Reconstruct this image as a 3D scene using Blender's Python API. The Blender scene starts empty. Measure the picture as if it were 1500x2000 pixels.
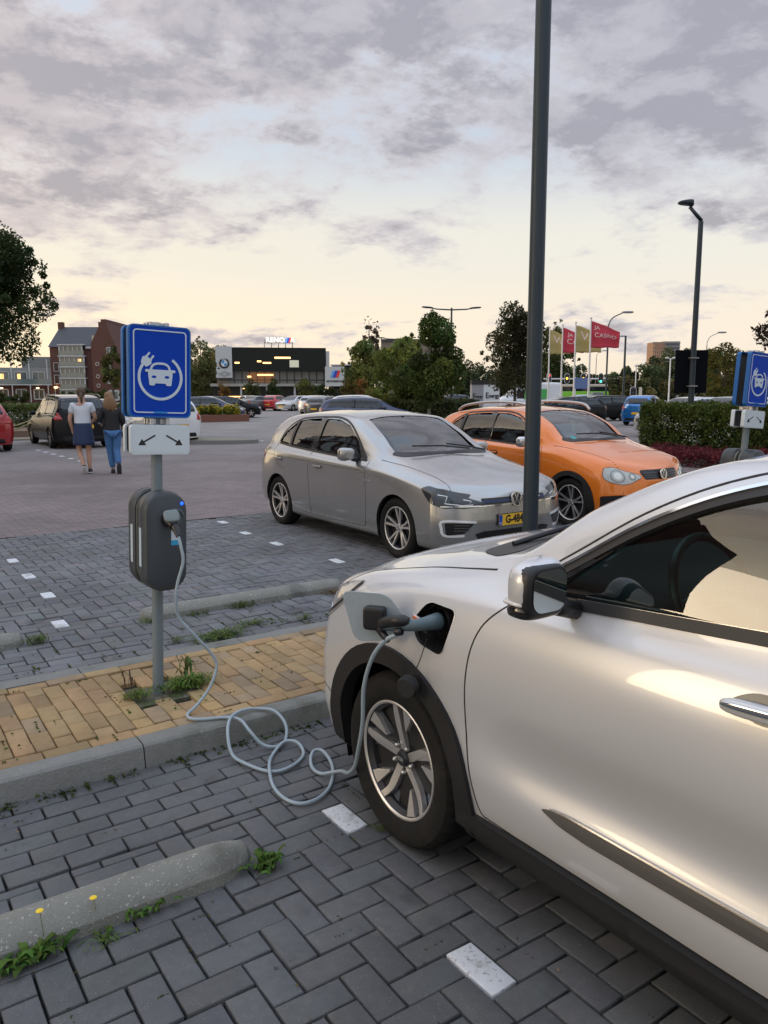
import bpy, bmesh, math, random
import numpy as np
from mathutils import Vector, Matrix
from mathutils.bvhtree import BVHTree
PI = math.pi; R = math.radians
scene = bpy.context.scene
col = scene.collection

# ------------------------------------------------------------ camera
F_PX = 1532.0; PITCH = R(8.65); ROLL = R(0.15); HEAD = R(34.3); EYE = 1.69
cam_d = bpy.data.cameras.new('camera'); cam = bpy.data.objects.new('camera', cam_d); col.objects.link(cam)
cam_d.sensor_fit = 'VERTICAL'; cam_d.sensor_height = 36; cam_d.lens = 36 * F_PX / 2000
cam_d.clip_start = 0.05; cam_d.clip_end = 9000
fw = Vector((math.sin(HEAD) * math.cos(PITCH), math.cos(HEAD) * math.cos(PITCH), -math.sin(PITCH)))
rt0 = Vector((math.cos(HEAD), -math.sin(HEAD), 0)); up0 = rt0.cross(fw)
rt = math.cos(ROLL) * rt0 - math.sin(ROLL) * up0; up = math.sin(ROLL) * rt0 + math.cos(ROLL) * up0
M = Matrix.Identity(4)
for i in range(3): M[i][0] = rt[i]; M[i][1] = up[i]; M[i][2] = -fw[i]
M[0][3] = 0; M[1][3] = 0; M[2][3] = EYE
cam.matrix_world = M
scene.camera = cam
scene.render.resolution_x = 768; scene.render.resolution_y = 1024

# ------------------------------------------------------------ world: dusk sky with broken cloud
SUN_AZ = R(-54)            # measured from +Y towards +X; the sun has just gone down here
SUN_EL = R(4)
world = bpy.data.worlds.new('World'); scene.world = world; world.use_nodes = True
nt = world.node_tree; nt.nodes.clear()
class NG:
    def __init__(s, nt): s.nt = nt
    def n(s, t, **k):
        x = s.nt.nodes.new(t)
        for a, b in k.items(): setattr(x, a, b)
        return x
    def set(s, sock, v):
        if isinstance(v, bpy.types.NodeSocket): s.nt.links.new(v, sock)
        elif v is not None: sock.default_value = v
    def math(s, op, a, b=None, c=None, clamp=False):
        x = s.n('ShaderNodeMath', operation=op, use_clamp=clamp)
        for i, v in enumerate((a, b, c)):
            if v is not None: s.set(x.inputs[i], v)
        return x.outputs[0]
    def vmath(s, op, a, b=None):
        x = s.n('ShaderNodeVectorMath', operation=op); s.set(x.inputs[0], a)
        if b is not None: s.set(x.inputs[1], b)
        return x
    def comb(s, x, y, z):
        c = s.n('ShaderNodeCombineXYZ'); s.set(c.inputs[0], x); s.set(c.inputs[1], y); s.set(c.inputs[2], z); return c.outputs[0]
    def noise(s, vec, scale, detail=4, rough=.5, dist=0, lac=2.0):
        x = s.n('ShaderNodeTexNoise'); s.set(x.inputs['Vector'], vec)
        x.inputs['Scale'].default_value = scale; x.inputs['Detail'].default_value = detail
        x.inputs['Roughness'].default_value = rough; x.inputs['Distortion'].default_value = dist
        x.inputs['Lacunarity'].default_value = lac
        return x.outputs['Fac']
    def smooth(s, v, a, b, c=0., d=1.):
        x = s.n('ShaderNodeMapRange', interpolation_type='SMOOTHSTEP'); s.set(x.inputs['Value'], v)
        for nm, q in (('From Min', a), ('From Max', b), ('To Min', c), ('To Max', d)): s.set(x.inputs[nm], q)
        return x.outputs[0]
    def ramp(s, v, stops, interp='EASE'):
        x = s.n('ShaderNodeValToRGB'); x.color_ramp.interpolation = interp; s.set(x.inputs[0], v)
        e = x.color_ramp.elements
        e.remove(e[1]); e[0].position = stops[0][0]; e[0].color = (*stops[0][1], 1)
        for p, c in stops[1:]: e.new(p).color = (*c, 1)
        return x.outputs[0]
    def mix(s, f, a, b, mode='MIX'):
        x = s.n('ShaderNodeMix', data_type='RGBA', blend_type=mode)
        s.set(x.inputs[0], f)
        s.set(x.inputs[6], a if isinstance(a, bpy.types.NodeSocket) else (*a, 1))
        s.set(x.inputs[7], b if isinstance(b, bpy.types.NodeSocket) else (*b, 1))
        return x.outputs[2]
g = NG(nt)
tc = g.n('ShaderNodeTexCoord').outputs['Generated']
dirv = g.vmath('NORMALIZE', tc).outputs[0]
sx = g.n('ShaderNodeSeparateXYZ'); nt.links.new(dirv, sx.inputs[0]); DX, DY, DZ = sx.outputs
el = g.math('MAXIMUM', DZ, 0.0)
flat = g.vmath('NORMALIZE', g.comb(DX, DY, 0.0)).outputs[0]
sd = g.vmath('DOT_PRODUCT', flat, (math.sin(SUN_AZ), math.cos(SUN_AZ), 0)).outputs['Value']
toward = g.smooth(sd, -0.35, 1.0)                       # 1 where the sun went down
glow = g.math('POWER', g.math('MAXIMUM', sd, 0.0), 5.0)
nish = g.n('ShaderNodeTexSky', sky_type='NISHITA', sun_disc=False, sun_elevation=SUN_EL, sun_rotation=SUN_AZ, air_density=1.2, dust_density=2.0)
cool = g.ramp(el, [(0.0, (.74, .63, .48)), (.07, (.76, .67, .54)), (.17, (.68, .66, .58)), (.30, (.44, .51, .59)), (.45, (.42, .51, .62)), (1.0, (.42, .50, .62))])
warm = g.ramp(el, [(0.0, (1.04, .75, .42)), (.06, (.99, .77, .48)), (.16, (.76, .68, .52)), (.30, (.60, .62, .62)), (.45, (.52, .59, .68)), (1.0, (.42, .50, .62))])
sky = g.mix(toward, cool, warm)
# strong glow low down at the sunset
sky = g.mix(0.06, sky, g.mix(1.0, nish.outputs[0], (.10, .10, .10), 'MULTIPLY'), 'ADD')
# clouds on a flat deck
inv = g.math('DIVIDE', 1.0, g.math('ADD', el, 0.20))
px = g.math('MULTIPLY', DX, inv); py = g.math('MULTIPLY', DY, inv)
pv = g.comb(px, py, 11.3)
n1 = g.noise(pv, 1.3, 12, .62, .12)
n2 = g.noise(g.vmath('ADD', pv, (7.3, 2.2, 1.0)).outputs[0], 4.2, 10, .68, .1)
nn = g.math('ADD', g.math('MULTIPLY', n1, .72), g.math('MULTIPLY', n2, .28))
bias = g.ramp(el, [(0.0, (.0, 0, 0)), (.05, (.44, 0, 0)), (.085, (.56, 0, 0)), (.12, (.14, 0, 0)), (.18, (.40, 0, 0)), (.235, (.84, 0, 0)), (.30, (1.0, 0, 0)), (.42, (1.02, 0, 0)), (.7, (.8, 0, 0)), (1.0, (.5, 0, 0))], 'LINEAR')
bs = g.n('ShaderNodeSeparateColor'); nt.links.new(bias, bs.inputs[0])
thr = g.math('SUBTRACT', 0.600, g.math('MULTIPLY', bs.outputs[0], 0.175))
dens = g.smooth(g.math('SUBTRACT', nn, thr), -0.022, 0.072)
core = g.smooth(g.math('SUBTRACT', nn, thr), 0.015, 0.115)
n3 = g.noise(g.vmath('ADD', pv, (1.7, 9.2, 4.0)).outputs[0], 4.5, 8, .62, .2)
mott = g.smooth(n3, .40, .58)
core = g.math('ADD', g.math('MULTIPLY', core, .45), g.math('MULTIPLY', g.math('MULTIPLY', mott, core), .75), clamp=True)
ccool = g.mix(core, (.50, .485, .51), (.285, .275, .305))
cwarm = g.mix(core, (.66, .53, .46), (.34, .295, .305))
ccol = g.mix(g.math('MULTIPLY', toward, .8), ccool, cwarm)
sky = g.mix(g.math('MULTIPLY', dens, .84), sky, ccol)
gl = g.math('MULTIPLY', glow, g.smooth(el, 0.80, 0.05))
sky = g.mix(1.0, sky, g.mix(gl, (0, 0, 0), (1.3, 1.05, .66)), 'ADD')
gn = g.math('MULTIPLY', g.math('POWER', g.math('MAXIMUM', sd, 0.0), 26.0), g.smooth(el, .62, .10))
sky = g.mix(1.0, sky, g.mix(gn, (0, 0, 0), (1.9, 1.5, .85)), 'ADD')
hi = g.smooth(el, .44, .72, 1.0, 1.85)
sky = g.mix(1.0, sky, g.comb(hi, hi, g.math('MULTIPLY', hi, 1.03)), 'MULTIPLY')
low = g.smooth(DZ, -0.02, 0.0)
sky = g.mix(low, (.10, .10, .10), sky)
bg = g.n('ShaderNodeBackground'); nt.links.new(sky, bg.inputs['Color']); bg.inputs['Strength'].default_value = 1.0
wo = g.n('ShaderNodeOutputWorld'); nt.links.new(bg.outputs[0], wo.inputs['Surface'])

# ------------------------------------------------------------ sun: only a last soft warm light
sl = bpy.data.lights.new('sun', 'SUN'); sl.energy = 0.5; sl.angle = R(25); sl.color = (1.0, .80, .58)
so = bpy.data.objects.new('sun', sl); col.objects.link(so)
sv = Vector((math.sin(SUN_AZ) * math.cos(R(9)), math.cos(SUN_AZ) * math.cos(R(9)), math.sin(R(9))))
so.rotation_euler = sv.to_track_quat('Z', 'Y').to_euler(); so.location = (-20, 10, 30)
vs = scene.view_settings; vs.view_transform = 'Standard'; vs.look = 'None'; vs.exposure = 0.36; vs.gamma = 1; vs.use_curve_mapping = False

# ------------------------------------------------------------ helpers
def at(u, d):
    """ground position in the direction of photo column u, d metres ahead"""
    X = d * (u - 750) / F_PX * math.cos(PITCH)
    return (X * math.cos(HEAD) + d * math.sin(HEAD), -X * math.sin(HEAD) + d * math.cos(HEAD))
def zat(v, d): return EYE + d * math.tan(math.atan((1000 - v) / F_PX) - PITCH)

MATS = {}
def mat(name, c=(.5, .5, .5), rough=.5, metal=0., coat=0., emit=None, estr=1., noise=0., nscale=8., bump=0., bscale=60., spec=.5, attr=None, alpha=None, trans=0., coatr=.04, spots=None):
    if name in MATS: return MATS[name]
    m = bpy.data.materials.new(name); m.use_nodes = True; MATS[name] = m
    t = m.node_tree; p = t.nodes['Principled BSDF']; q = NG(t)
    p.inputs['Base Color'].default_value = (*c, 1); p.inputs['Roughness'].default_value = rough
    p.inputs['Metallic'].default_value = metal; p.inputs['Coat Weight'].default_value = coat
    p.inputs['Coat Roughness'].default_value = coatr
    p.inputs['Specular IOR Level'].default_value = spec
    if trans: p.inputs['Transmission Weight'].default_value = trans
    if emit: p.inputs['Emission Color'].default_value = (*emit, 1); p.inputs['Emission Strength'].default_value = estr
    src = None
    if attr:
        a = q.n('ShaderNodeAttribute', attribute_name=attr); src = a.outputs['Color']
    if noise:
        o = q.n('ShaderNodeTexCoord').outputs['Object']
        f = q.noise(o, nscale, 6, .6)
        f2 = q.noise(o, nscale * 5.3, 3, .6)
        s = q.math('ADD', 1 - noise, q.math('MULTIPLY', q.math('ADD', q.math('MULTIPLY', f, .65), q.math('MULTIPLY', f2, .35)), 2 * noise))
        base = src if src else q.mix(0.0, c, c)
        src = q.mix(1.0, base, q.comb(s, s, s), 'MULTIPLY')
    if spots:
        o = q.n('ShaderNodeTexCoord').outputs['Object']
        for (cc, sc, lo, hi, amt) in spots:
            f = q.smooth(q.noise(o, sc, 4, .6), lo, hi)
            src = q.mix(q.math('MULTIPLY', f, amt), src if src else c, cc)
    if src: t.links.new(src, p.inputs['Base Color'])
    if bump:
        o = q.n('ShaderNodeTexCoord').outputs['Object']
        b = q.n('ShaderNodeBump'); b.inputs['Strength'].default_value = bump; b.inputs['Distance'].default_value = .01
        t.links.new(q.noise(o, bscale, 5, .65), b.inputs['Height']); t.links.new(b.outputs[0], p.inputs['Normal'])
    return m
def glass(name, tint=(.35, .45, .42), rough=.0, mixin=.0):
    if name in MATS: return MATS[name]
    m = bpy.data.materials.new(name); m.use_nodes = True; MATS[name] = m
    t = m.node_tree; t.nodes.clear(); q = NG(t)
    tr = q.n('ShaderNodeBsdfTransparent'); tr.inputs[0].default_value = (*tint, 1)
    gl_ = q.n('ShaderNodeBsdfGlossy'); gl_.inputs['Roughness'].default_value = rough; gl_.inputs['Color'].default_value = (1, 1, 1, 1)
    fr = q.n('ShaderNodeFresnel'); fr.inputs[0].default_value = 1.62
    f = q.math('ADD', q.math('MULTIPLY', fr.outputs[0], 1.25), mixin, clamp=True)
    mx = q.n('ShaderNodeMixShader'); t.links.new(f, mx.inputs[0]); t.links.new(tr.outputs[0], mx.inputs[1]); t.links.new(gl_.outputs[0], mx.inputs[2])
    o = q.n('ShaderNodeOutputMaterial'); t.links.new(mx.outputs[0], o.inputs['Surface'])
    return m

WOFF = {}      # things whose meshes are written in world coordinates
def link(name, me, m=None, parent=None, smooth=False, loc=None, rotz=None):
    off = WOFF.get(parent.name) if parent is not None else None
    if off: me.transform(Matrix.Translation(-Vector(off)))
    o = bpy.data.objects.new(name, me); col.objects.link(o)
    if m is not None:
        for k in (m if isinstance(m, (list, tuple)) else [m]): me.materials.append(k)
    if parent is not None: o.parent = parent
    if off: WOFF[o.name] = off
    if smooth: me.polygons.foreach_set('use_smooth', [True] * len(me.polygons))
    if loc: o.location = loc
    if rotz is not None: o.rotation_euler = (0, 0, rotz)
    return o
def tag(o, label=None, cat=None, group=None, kind=None):
    if label: o['label'] = label
    if cat: o['category'] = cat
    if group: o['group'] = group
    if kind: o['kind'] = kind
    return o
def thing(name, label, cat, loc=(0, 0, 0), rotz=0, group=None):
    o = bpy.data.objects.new(name, None); col.objects.link(o); o.empty_display_size = .2
    o.location = loc; o.rotation_euler = (0, 0, rotz)
    return tag(o, label, cat, group)
def wthing(name, label, cat, loc, group=None):
    o = thing(name, label, cat, loc, 0, group); WOFF[o.name] = tuple(loc); return o
def kids(o): return [c for c in bpy.data.objects if c.parent == o]
KID = {}
def dup(root, loc=None, rotz=None, label=None, group=None, parent=None, ch=None):
    if ch is None:
        ch = {}
        for o in bpy.data.objects:
            if o.parent: ch.setdefault(o.parent.name, []).append(o)
    r = root.copy(); col.objects.link(r)
    if parent is not None: r.parent = parent
    if loc is not None: r.location = loc
    if rotz is not None: r.rotation_euler = (0, 0, rotz)
    if label: r['label'] = label
    if group: r['group'] = group
    for c in ch.get(root.name, []): dup(c, parent=r, ch=ch)
    return r

class MB:
    """collects simple solids into one mesh"""
    def __init__(s): s.v = []; s.f = []; s.mi = []
    def add(s, vs_, fs, mi=0):
        n = len(s.v); s.v += [tuple(v) for v in vs_]; s.f += [tuple(i + n for i in f) for f in fs]; s.mi += [mi] * len(fs); return s
    def box(s, c, d, rz=0, mi=0, bev=0, ry=0, rx=0):
        x, y, z = d[0] / 2, d[1] / 2, d[2] / 2
        Mx = Matrix.Translation(c) @ Matrix.Rotation(rz, 4, 'Z') @ Matrix.Rotation(ry, 4, 'Y') @ Matrix.Rotation(rx, 4, 'X')
        if bev:
            b = min(bev, x * .9, y * .9, z * .9); vs_ = []
            for sz in (-1, 1):
                for (a, e) in ((x, y), ):
                    pass
            bm = bmesh.new(); bmesh.ops.create_cube(bm, size=1)
            for v in bm.verts: v.co = Vector((v.co.x * 2 * x, v.co.y * 2 * y, v.co.z * 2 * z))
            bmesh.ops.bevel(bm, geom=bm.edges[:], offset=b, segments=2, profile=.5, affect='EDGES')
            bm.verts.index_update()
            s.add([Mx @ v.co for v in bm.verts], [[v.index for v in f.verts] for f in bm.faces], mi); bm.free(); return s
        vs_ = [Mx @ Vector((a, b, e)) for e in (-z, z) for a, b in ((-x, -y), (x, -y), (x, y), (-x, y))]
        return s.add(vs_, [(3, 2, 1, 0), (4, 5, 6, 7), (0, 1, 5, 4), (1, 2, 6, 5), (2, 3, 7, 6), (3, 0, 4, 7)], mi)
    def tube(s, pts, r, n=10, mi=0, cap=True):
        pts = [Vector(p) for p in pts]; rs = r if isinstance(r, (list, tuple)) else [r] * len(pts)
        ring = []; prev = None; vv = []
        for i, p in enumerate(pts):
            t = (pts[min(i + 1, len(pts) - 1)] - pts[max(i - 1, 0)]).normalized()
            if prev is None:
                a = t.orthogonal().normalized()
            else:
                a = (prev - t * prev.dot(t)).normalized()
            prev = a; b = t.cross(a)
            vv += [p + (a * math.cos(2 * PI * k / n) + b * math.sin(2 * PI * k / n)) * rs[i] for k in range(n)]
        fs = [(i * n + k, i * n + (k + 1) % n, (i + 1) * n + (k + 1) % n, (i + 1) * n + k) for i in range(len(pts) - 1) for k in range(n)]
        if cap: fs += [tuple(range(n))[::-1], tuple((len(pts) - 1) * n + k for k in range(n))]
        return s.add(vv, fs, mi)
    def lathe(s, prof, n=24, axis='Z', c=(0, 0, 0), mi=0, close=False):
        vv = []
        for (r, h) in prof:
            for k in range(n):
                a = 2 * PI * k / n
                p = (r * math.cos(a), r * math.sin(a), h) if axis == 'Z' else ((r * math.cos(a), h, r * math.sin(a)) if axis == 'Y' else (h, r * math.cos(a), r * math.sin(a)))
                vv.append((p[0] + c[0], p[1] + c[1], p[2] + c[2]))
        m = len(prof)
        fs = [(i * n + k, i * n + (k + 1) % n, (i + 1) * n + (k + 1) % n, (i + 1) * n + k) for i in range(m - 1) for k in range(n)]
        if close: fs += [((m - 1) * n + k, (m - 1) * n + (k + 1) % n, (k + 1) % n, k) for k in range(n)]
        if axis == 'Y': fs = [f[::-1] for f in fs]
        return s.add(vv, fs, mi)
    def prism(s, poly, h0, h1, plane='XY', mi=0, Mx=None):
        """extrude a 2D polygon; plane XY -> along z, XZ -> along y, YZ -> along x"""
        n = len(poly)
        def P(a, b, h): return {'XY': (a, b, h), 'XZ': (a, h, b), 'YZ': (h, a, b)}[plane]
        vv = [P(a, b, h0) for a, b in poly] + [P(a, b, h1) for a, b in poly]
        if Mx is not None: vv = [Mx @ Vector(v) for v in vv]
        fs = [tuple(range(n))[::-1], tuple(range(n, 2 * n))] + [(i, (i + 1) % n, n + (i + 1) % n, n + i) for i in range(n)]
        return s.add(vv, fs, mi)
    def sup(s, c, d, e=.5, nu=24, nv=14, Mx=None, mi=0, fn=None):
        """superellipsoid blob, half sizes d"""
        def pw(v, p): return math.copysign(abs(v) ** p, v)
        vv = []
        for j in range(nv + 1):
            la = -PI / 2 + PI * j / nv
            for i in range(nu):
                lo = 2 * PI * i / nu
                p = Vector((d[0] * pw(math.cos(la), e) * pw(math.cos(lo), e), d[1] * pw(math.cos(la), e) * pw(math.sin(lo), e), d[2] * pw(math.sin(la), e)))
                if fn: p = fn(p)
                if Mx is not None: p = Mx @ p
                vv.append(p + Vector(c))
        fs = [(j * nu + i, j * nu + (i + 1) % nu, (j + 1) * nu + (i + 1) % nu, (j + 1) * nu + i) for j in range(nv) for i in range(nu)]
        return s.add(vv, fs, mi)
    def build(s, name, m=None, parent=None, smooth=False, fix=True, loc=None, rotz=None, auto=None):
        me = bpy.data.meshes.new(name); me.from_pydata(s.v, [], s.f)
        if any(s.mi): me.polygons.foreach_set('material_index', s.mi)
        if fix:
            bm = bmesh.new(); bm.from_mesh(me)
            bmesh.ops.remove_doubles(bm, verts=bm.verts, dist=1e-6)
            bmesh.ops.recalc_face_normals(bm, faces=bm.faces); bm.to_mesh(me); bm.free()
        o = link(name, me, m, parent, smooth or bool(auto), loc, rotz)
        if auto: me.set_sharp_from_angle(angle=R(auto))
        return o

def fillet(poly, r=.03, n=5):
    out = []; N = len(poly)
    for i in range(N):
        p0, p1, p2 = Vector(poly[i - 1]), Vector(poly[i]), Vector(poly[(i + 1) % N])
        a = p0 - p1; b = p2 - p1; d = min(r, a.length * .45, b.length * .45)
        s_ = p1 + a.normalized() * d; e = p1 + b.normalized() * d
        for k in range(n + 1):
            t = k / n; out.append(tuple((s_ * (1 - t) ** 2 + p1 * 2 * t * (1 - t) + e * t * t)))
    return out
def spline(pts, n=8, closed=False):
    P_ = [Vector(p) for p in pts]; out = []; N = len(P_)
    for i in range(N if closed else N - 1):
        p1 = P_[i]; p2 = P_[(i + 1) % N]
        p0 = P_[i - 1] if (i > 0 or closed) else p1 * 2 - p2
        p3 = P_[(i + 2) % N] if (i + 2 < N or closed) else p2 * 2 - p1
        for k in range(n):
            t = k / n
            out.append(.5 * ((2 * p1) + (p2 - p0) * t + (2 * p0 - 5 * p1 + 4 * p2 - p3) * t * t + (3 * p1 - p0 - 3 * p2 + p3) * t ** 3))
    if not closed: out.append(P_[-1].copy())
    return [tuple(v) for v in out]
def band(pts, w):
    """polygon of constant width along a 2D polyline"""
    P_ = [Vector(p) for p in pts]; L_, R_ = [], []
    for i, p in enumerate(P_):
        t = (P_[min(i + 1, len(P_) - 1)] - P_[max(i - 1, 0)]).normalized(); nrm = Vector((-t.y, t.x))
        L_.append(tuple(p + nrm * w / 2)); R_.append(tuple(p - nrm * w / 2))
    return Band(L_ + R_[::-1])
class Band(list): pass
def text_mesh(body, size=1., depth=.002, align='CENTER', bold=0.):
    c = bpy.data.curves.new('text', 'FONT'); c.body = body; c.size = size; c.extrude = depth / 2; c.align_x = align; c.align_y = 'CENTER'; c.offset = bold; c.resolution_u = 3
    o = bpy.data.objects.new('text', c); col.objects.link(o); dg = bpy.context.evaluated_depsgraph_get(); dg.update()
    me = bpy.data.meshes.new_from_object(o.evaluated_get(dg)); bpy.data.objects.remove(o); bpy.data.curves.remove(c)
    return me
def text(name, body, size, m, parent, Mx, depth=.002, bold=0., align='CENTER', sx_=1.):
    me = text_mesh(body, size, depth, align, bold)
    me.transform(Mx @ Matrix.Diagonal((sx_, 1, 1, 1))); me.materials.clear()
    return link(name, me, m, parent)
# ------------------------------------------------------------ ground and paving
rng = np.random.default_rng(5)
def colour_attr(me, cols, dom='POINT'):
    a = me.color_attributes.new('tone', 'FLOAT_COLOR', dom)
    a.data.foreach_set('color', np.concatenate([cols, np.ones((len(cols), 1))], 1).astype(np.float32).ravel())
def bricks(name, rects, base, var, mtl, z=0., gap=.009, ch=.0030, deep=.03, wob=.0016, hfun=None, seed=1, tint=None):
    """rects: (cx,cy,lx,ly); every brick has chamfered edges, its own tone, tilt and height"""
    r = np.random.default_rng(seed); n = len(rects); q = np.array(rects)
    cx, cy, lx, ly = q.T; lx = lx / 2 - gap / 2; ly = ly / 2 - gap / 2
    sgn = np.array([(-1, -1), (1, -1), (1, 1), (-1, 1)])
    hz = r.normal(0, wob, n); tx = r.normal(0, .006, n); ty = r.normal(0, .006, n); rot = r.normal(0, .008, n)
    V = np.zeros((n, 16, 3))
    for lvl, (ins, dz) in enumerate(((ch + .002, 0.), (ch * .35, -ch * .45), (0., -ch * 1.6), (0., -deep))):
        for k in range(4):
            jx = r.normal(0, .0007, n); jy = r.normal(0, .0007, n)
            x = sgn[k, 0] * (lx - ins) + jx; y = sgn[k, 1] * (ly - ins) + jy
            xr = x - rot * y; yr = y + rot * x
            V[:, lvl * 4 + k, 0] = cx + xr; V[:, lvl * 4 + k, 1] = cy + yr
            V[:, lvl * 4 + k, 2] = z + dz + hz + tx * xr + ty * yr
    if hfun is not None: V[:, :, 2] += hfun(V[:, :, 0], V[:, :, 1])
    fl = [(0, 1, 2, 3)] + [(a * 4 + 4 + k, a * 4 + 4 + (k + 1) % 4, a * 4 + (k + 1) % 4, a * 4 + k) for a in range(3) for k in range(4)]
    Fq = (np.array(fl)[None] + (np.arange(n) * 16)[:, None, None]).reshape(-1, 4)
    me = bpy.data.meshes.new(name); me.vertices.add(n * 16); me.vertices.foreach_set('co', V.astype(np.float32).ravel())
    me.loops.add(len(Fq) * 4); me.loops.foreach_set('vertex_index', Fq.ravel().astype(np.int32))
    me.polygons.add(len(Fq)); me.polygons.foreach_set('loop_start', np.arange(len(Fq), dtype=np.int32) * 4); me.polygons.foreach_set('loop_total', np.full(len(Fq), 4, dtype=np.int32))
    me.update(calc_edges=True); me.validate()
    t = np.array(base)[None] * (1 + r.normal(0, var, (n, 1))) * (1 + r.normal(0, var * .25, (n, 3)))
    if tint is not None:
        msk = r.random(n) < tint[1]; t[msk] = np.array(tint[0]) * (1 + r.normal(0, var, (msk.sum(), 1)))
    colour_attr(me, np.repeat(np.clip(t, .01, .9), 16, 0))
    return tag(link(name, me, mtl), kind='structure')
def herring(x0, x1, y0, y1, W=.105, ox=0., oy=0.):
    out = []; marks = []
    c0, c1 = int((x0 - ox) / W) - 2, int((x1 - ox) / W) + 2; r0, r1 = int((y0 - oy) / W) - 2, int((y1 - oy) / W) + 2
    for c in range(c0, c1):
        for r_ in range(r0, r1):
            k = (c - r_) % 4
            if k == 0: a = (ox + (c + 1) * W, oy + (r_ + .5) * W, 2 * W, W)
            elif k == 2: a = (ox + (c + .5) * W, oy + r_ * W, W, 2 * W)
            else: continue
            # clip to the area, cut bricks stay
            xa, xb = max(a[0] - a[2] / 2, x0), min(a[0] + a[2] / 2, x1); ya, yb = max(a[1] - a[3] / 2, y0), min(a[1] + a[3] / 2, y1)
            if xb - xa > .03 and yb - ya > .03: out.append(((xa + xb) / 2, (ya + yb) / 2, xb - xa, yb - ya))
    return out
def courses(x0, x1, y0, rows, L=.21, W=.105, seed=0):
    out = []
    for i in range(rows):
        x = x0 - (L / 2 if i % 2 else 0)
        while x < x1: out.append((x + L / 2, y0 + (i + .5) * W, L, W)); x += L
    return out
def rutted(x, y):   # the far gutter has sunk a little
    return -.012 * np.exp(-((y - 5.02) / .16) ** 2) + .004 * np.sin(x * 2.1) * np.sin(y * 1.7)
def gentle(x, y): return .004 * np.sin(x * 1.7 + .5) * np.sin(y * 1.3)

def mat_brick(name, noise, nscale, rough, grit, gs):
    m = mat(name, (1, 1, 1), rough, attr='tone', noise=noise, nscale=nscale, bump=.35, bscale=260)
    t = m.node_tree; q = NG(t); p = t.nodes['Principled BSDF']
    src = p.inputs['Base Color'].links[0].from_socket
    o = q.n('ShaderNodeTexCoord').outputs['Object']
    big = q.smooth(q.noise(o, 1.1, 5, .62), .36, .66, .80, 1.14)
    src = q.mix(1.0, src, q.comb(big, big, big), 'MULTIPLY')
    v = q.n('ShaderNodeTexVoronoi'); t.links.new(o, v.inputs['Vector']); v.inputs['Scale'].default_value = gs
    sp = q.math('MULTIPLY', q.math('LESS_THAN', v.outputs['Distance'], .16), q.smooth(q.noise(o, 37, 2), .50, .62))
    src = q.mix(q.math('MULTIPLY', sp, grit), src, (.55, .54, .50))
    oil = q.smooth(q.noise(o, 2.3, 4, .6), .60, .72)
    src = q.mix(q.math('MULTIPLY', oil, .5), src, (.035, .035, .035))
    sand = q.smooth(q.noise(o, 5.1, 6, .7), .56, .74)
    src = q.mix(q.math('MULTIPLY', sand, .35), src, (.20, .185, .15))
    t.links.new(src, p.inputs['Base Color']); return m
M_paver = mat_brick('grey_paver', .34, 26, .82, .60, 190)
M_yellow = mat_brick('yellow_paver', .40, 9, .85, .25, 160)
M_joint = mat('joint_soil', (.014, .013, .011), .95, noise=.4, nscale=30, bump=.8, bscale=120, spots=[((.055, .085, .02), 5, .60, .72, .8)])

G = MB(); S_ = 4000
G.add([(-S_, -S_, -.10), (S_, -S_, -.10), (S_, S_, -.10), (-S_, S_, -.10)], [(0, 1, 2, 3)])
M_far = mat('far_ground', (.085, .085, .080), .9, noise=.25, nscale=.05, spots=[((.04, .06, .025), .02, .50, .56, .9)])
tag(G.build('ground', M_far), kind='structure')
# lot paving of small reddish clinkers
def lot_mat():
    m = mat('lot_clinker', (.15, .115, .11), .8)
    t = m.node_tree; q = NG(t); p = t.nodes['Principled BSDF']
    o = q.n('ShaderNodeTexCoord').outputs['Object']
    b = q.n('ShaderNodeTexBrick'); t.links.new(o, b.inputs['Vector']); b.offset = .5
    b.inputs['Color1'].default_value = (.225, .178, .168, 1); b.inputs['Color2'].default_value = (.175, .140, .134, 1); b.inputs['Mortar'].default_value = (.10, .085, .085, 1)
    b.inputs['Scale'].default_value = 1.0; b.inputs['Brick Width'].default_value = .21; b.inputs['Row Height'].default_value = .075; b.inputs['Mortar Size'].default_value = .008
    n_ = q.noise(o, .45, 6, .6, .4); n2_ = q.noise(o, 5., 4, .6)
    s1 = q.smooth(n_, .3, .7, .80, 1.20); s2 = q.smooth(n2_, .2, .8, .86, 1.14)
    c = q.mix(1.0, b.outputs['Color'], q.comb(s1, s1, s1), 'MULTIPLY'); c = q.mix(1.0, c, q.comb(s2, s2, s2), 'MULTIPLY')
    sp = q.n('ShaderNodeSeparateXYZ'); t.links.new(o, sp.inputs[0])
    grey = q.smooth(sp.outputs[1], 14., 34.)
    c = q.mix(q.math('MULTIPLY', grey, .8), c, q.mix(1.0, (.23, .22, .215), q.comb(s1, s1, s1), 'MULTIPLY'))
    wx = q.noise(o, .9, 3, .5, 1.5); st_ = q.smooth(wx, .62, .70)
    c = q.mix(q.math('MULTIPLY', st_, .25), c, (.06, .055, .055))
    t.links.new(c, p.inputs['Base Color'])
    bp = q.n('ShaderNodeBump'); bp.inputs['Strength'].default_value = .6; bp.inputs['Distance'].default_value = .006
    inv_ = q.math('SUBTRACT', 1.0, b.outputs['Fac']); t.links.new(inv_, bp.inputs['Height']); t.links.new(bp.outputs[0], p.inputs['Normal'])
    return m
L_ = MB()
L_.add([(-60, 10.13, -.006), (140, 10.13, -.006), (140, 150, -.006), (-60, 150, -.006)], [(0, 1, 2, 3)])
L_.add([(20, -60, -.006), (140, -60, -.006), (140, 10.13, -.006), (20, 10.13, -.006)], [(0, 1, 2, 3)])
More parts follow.
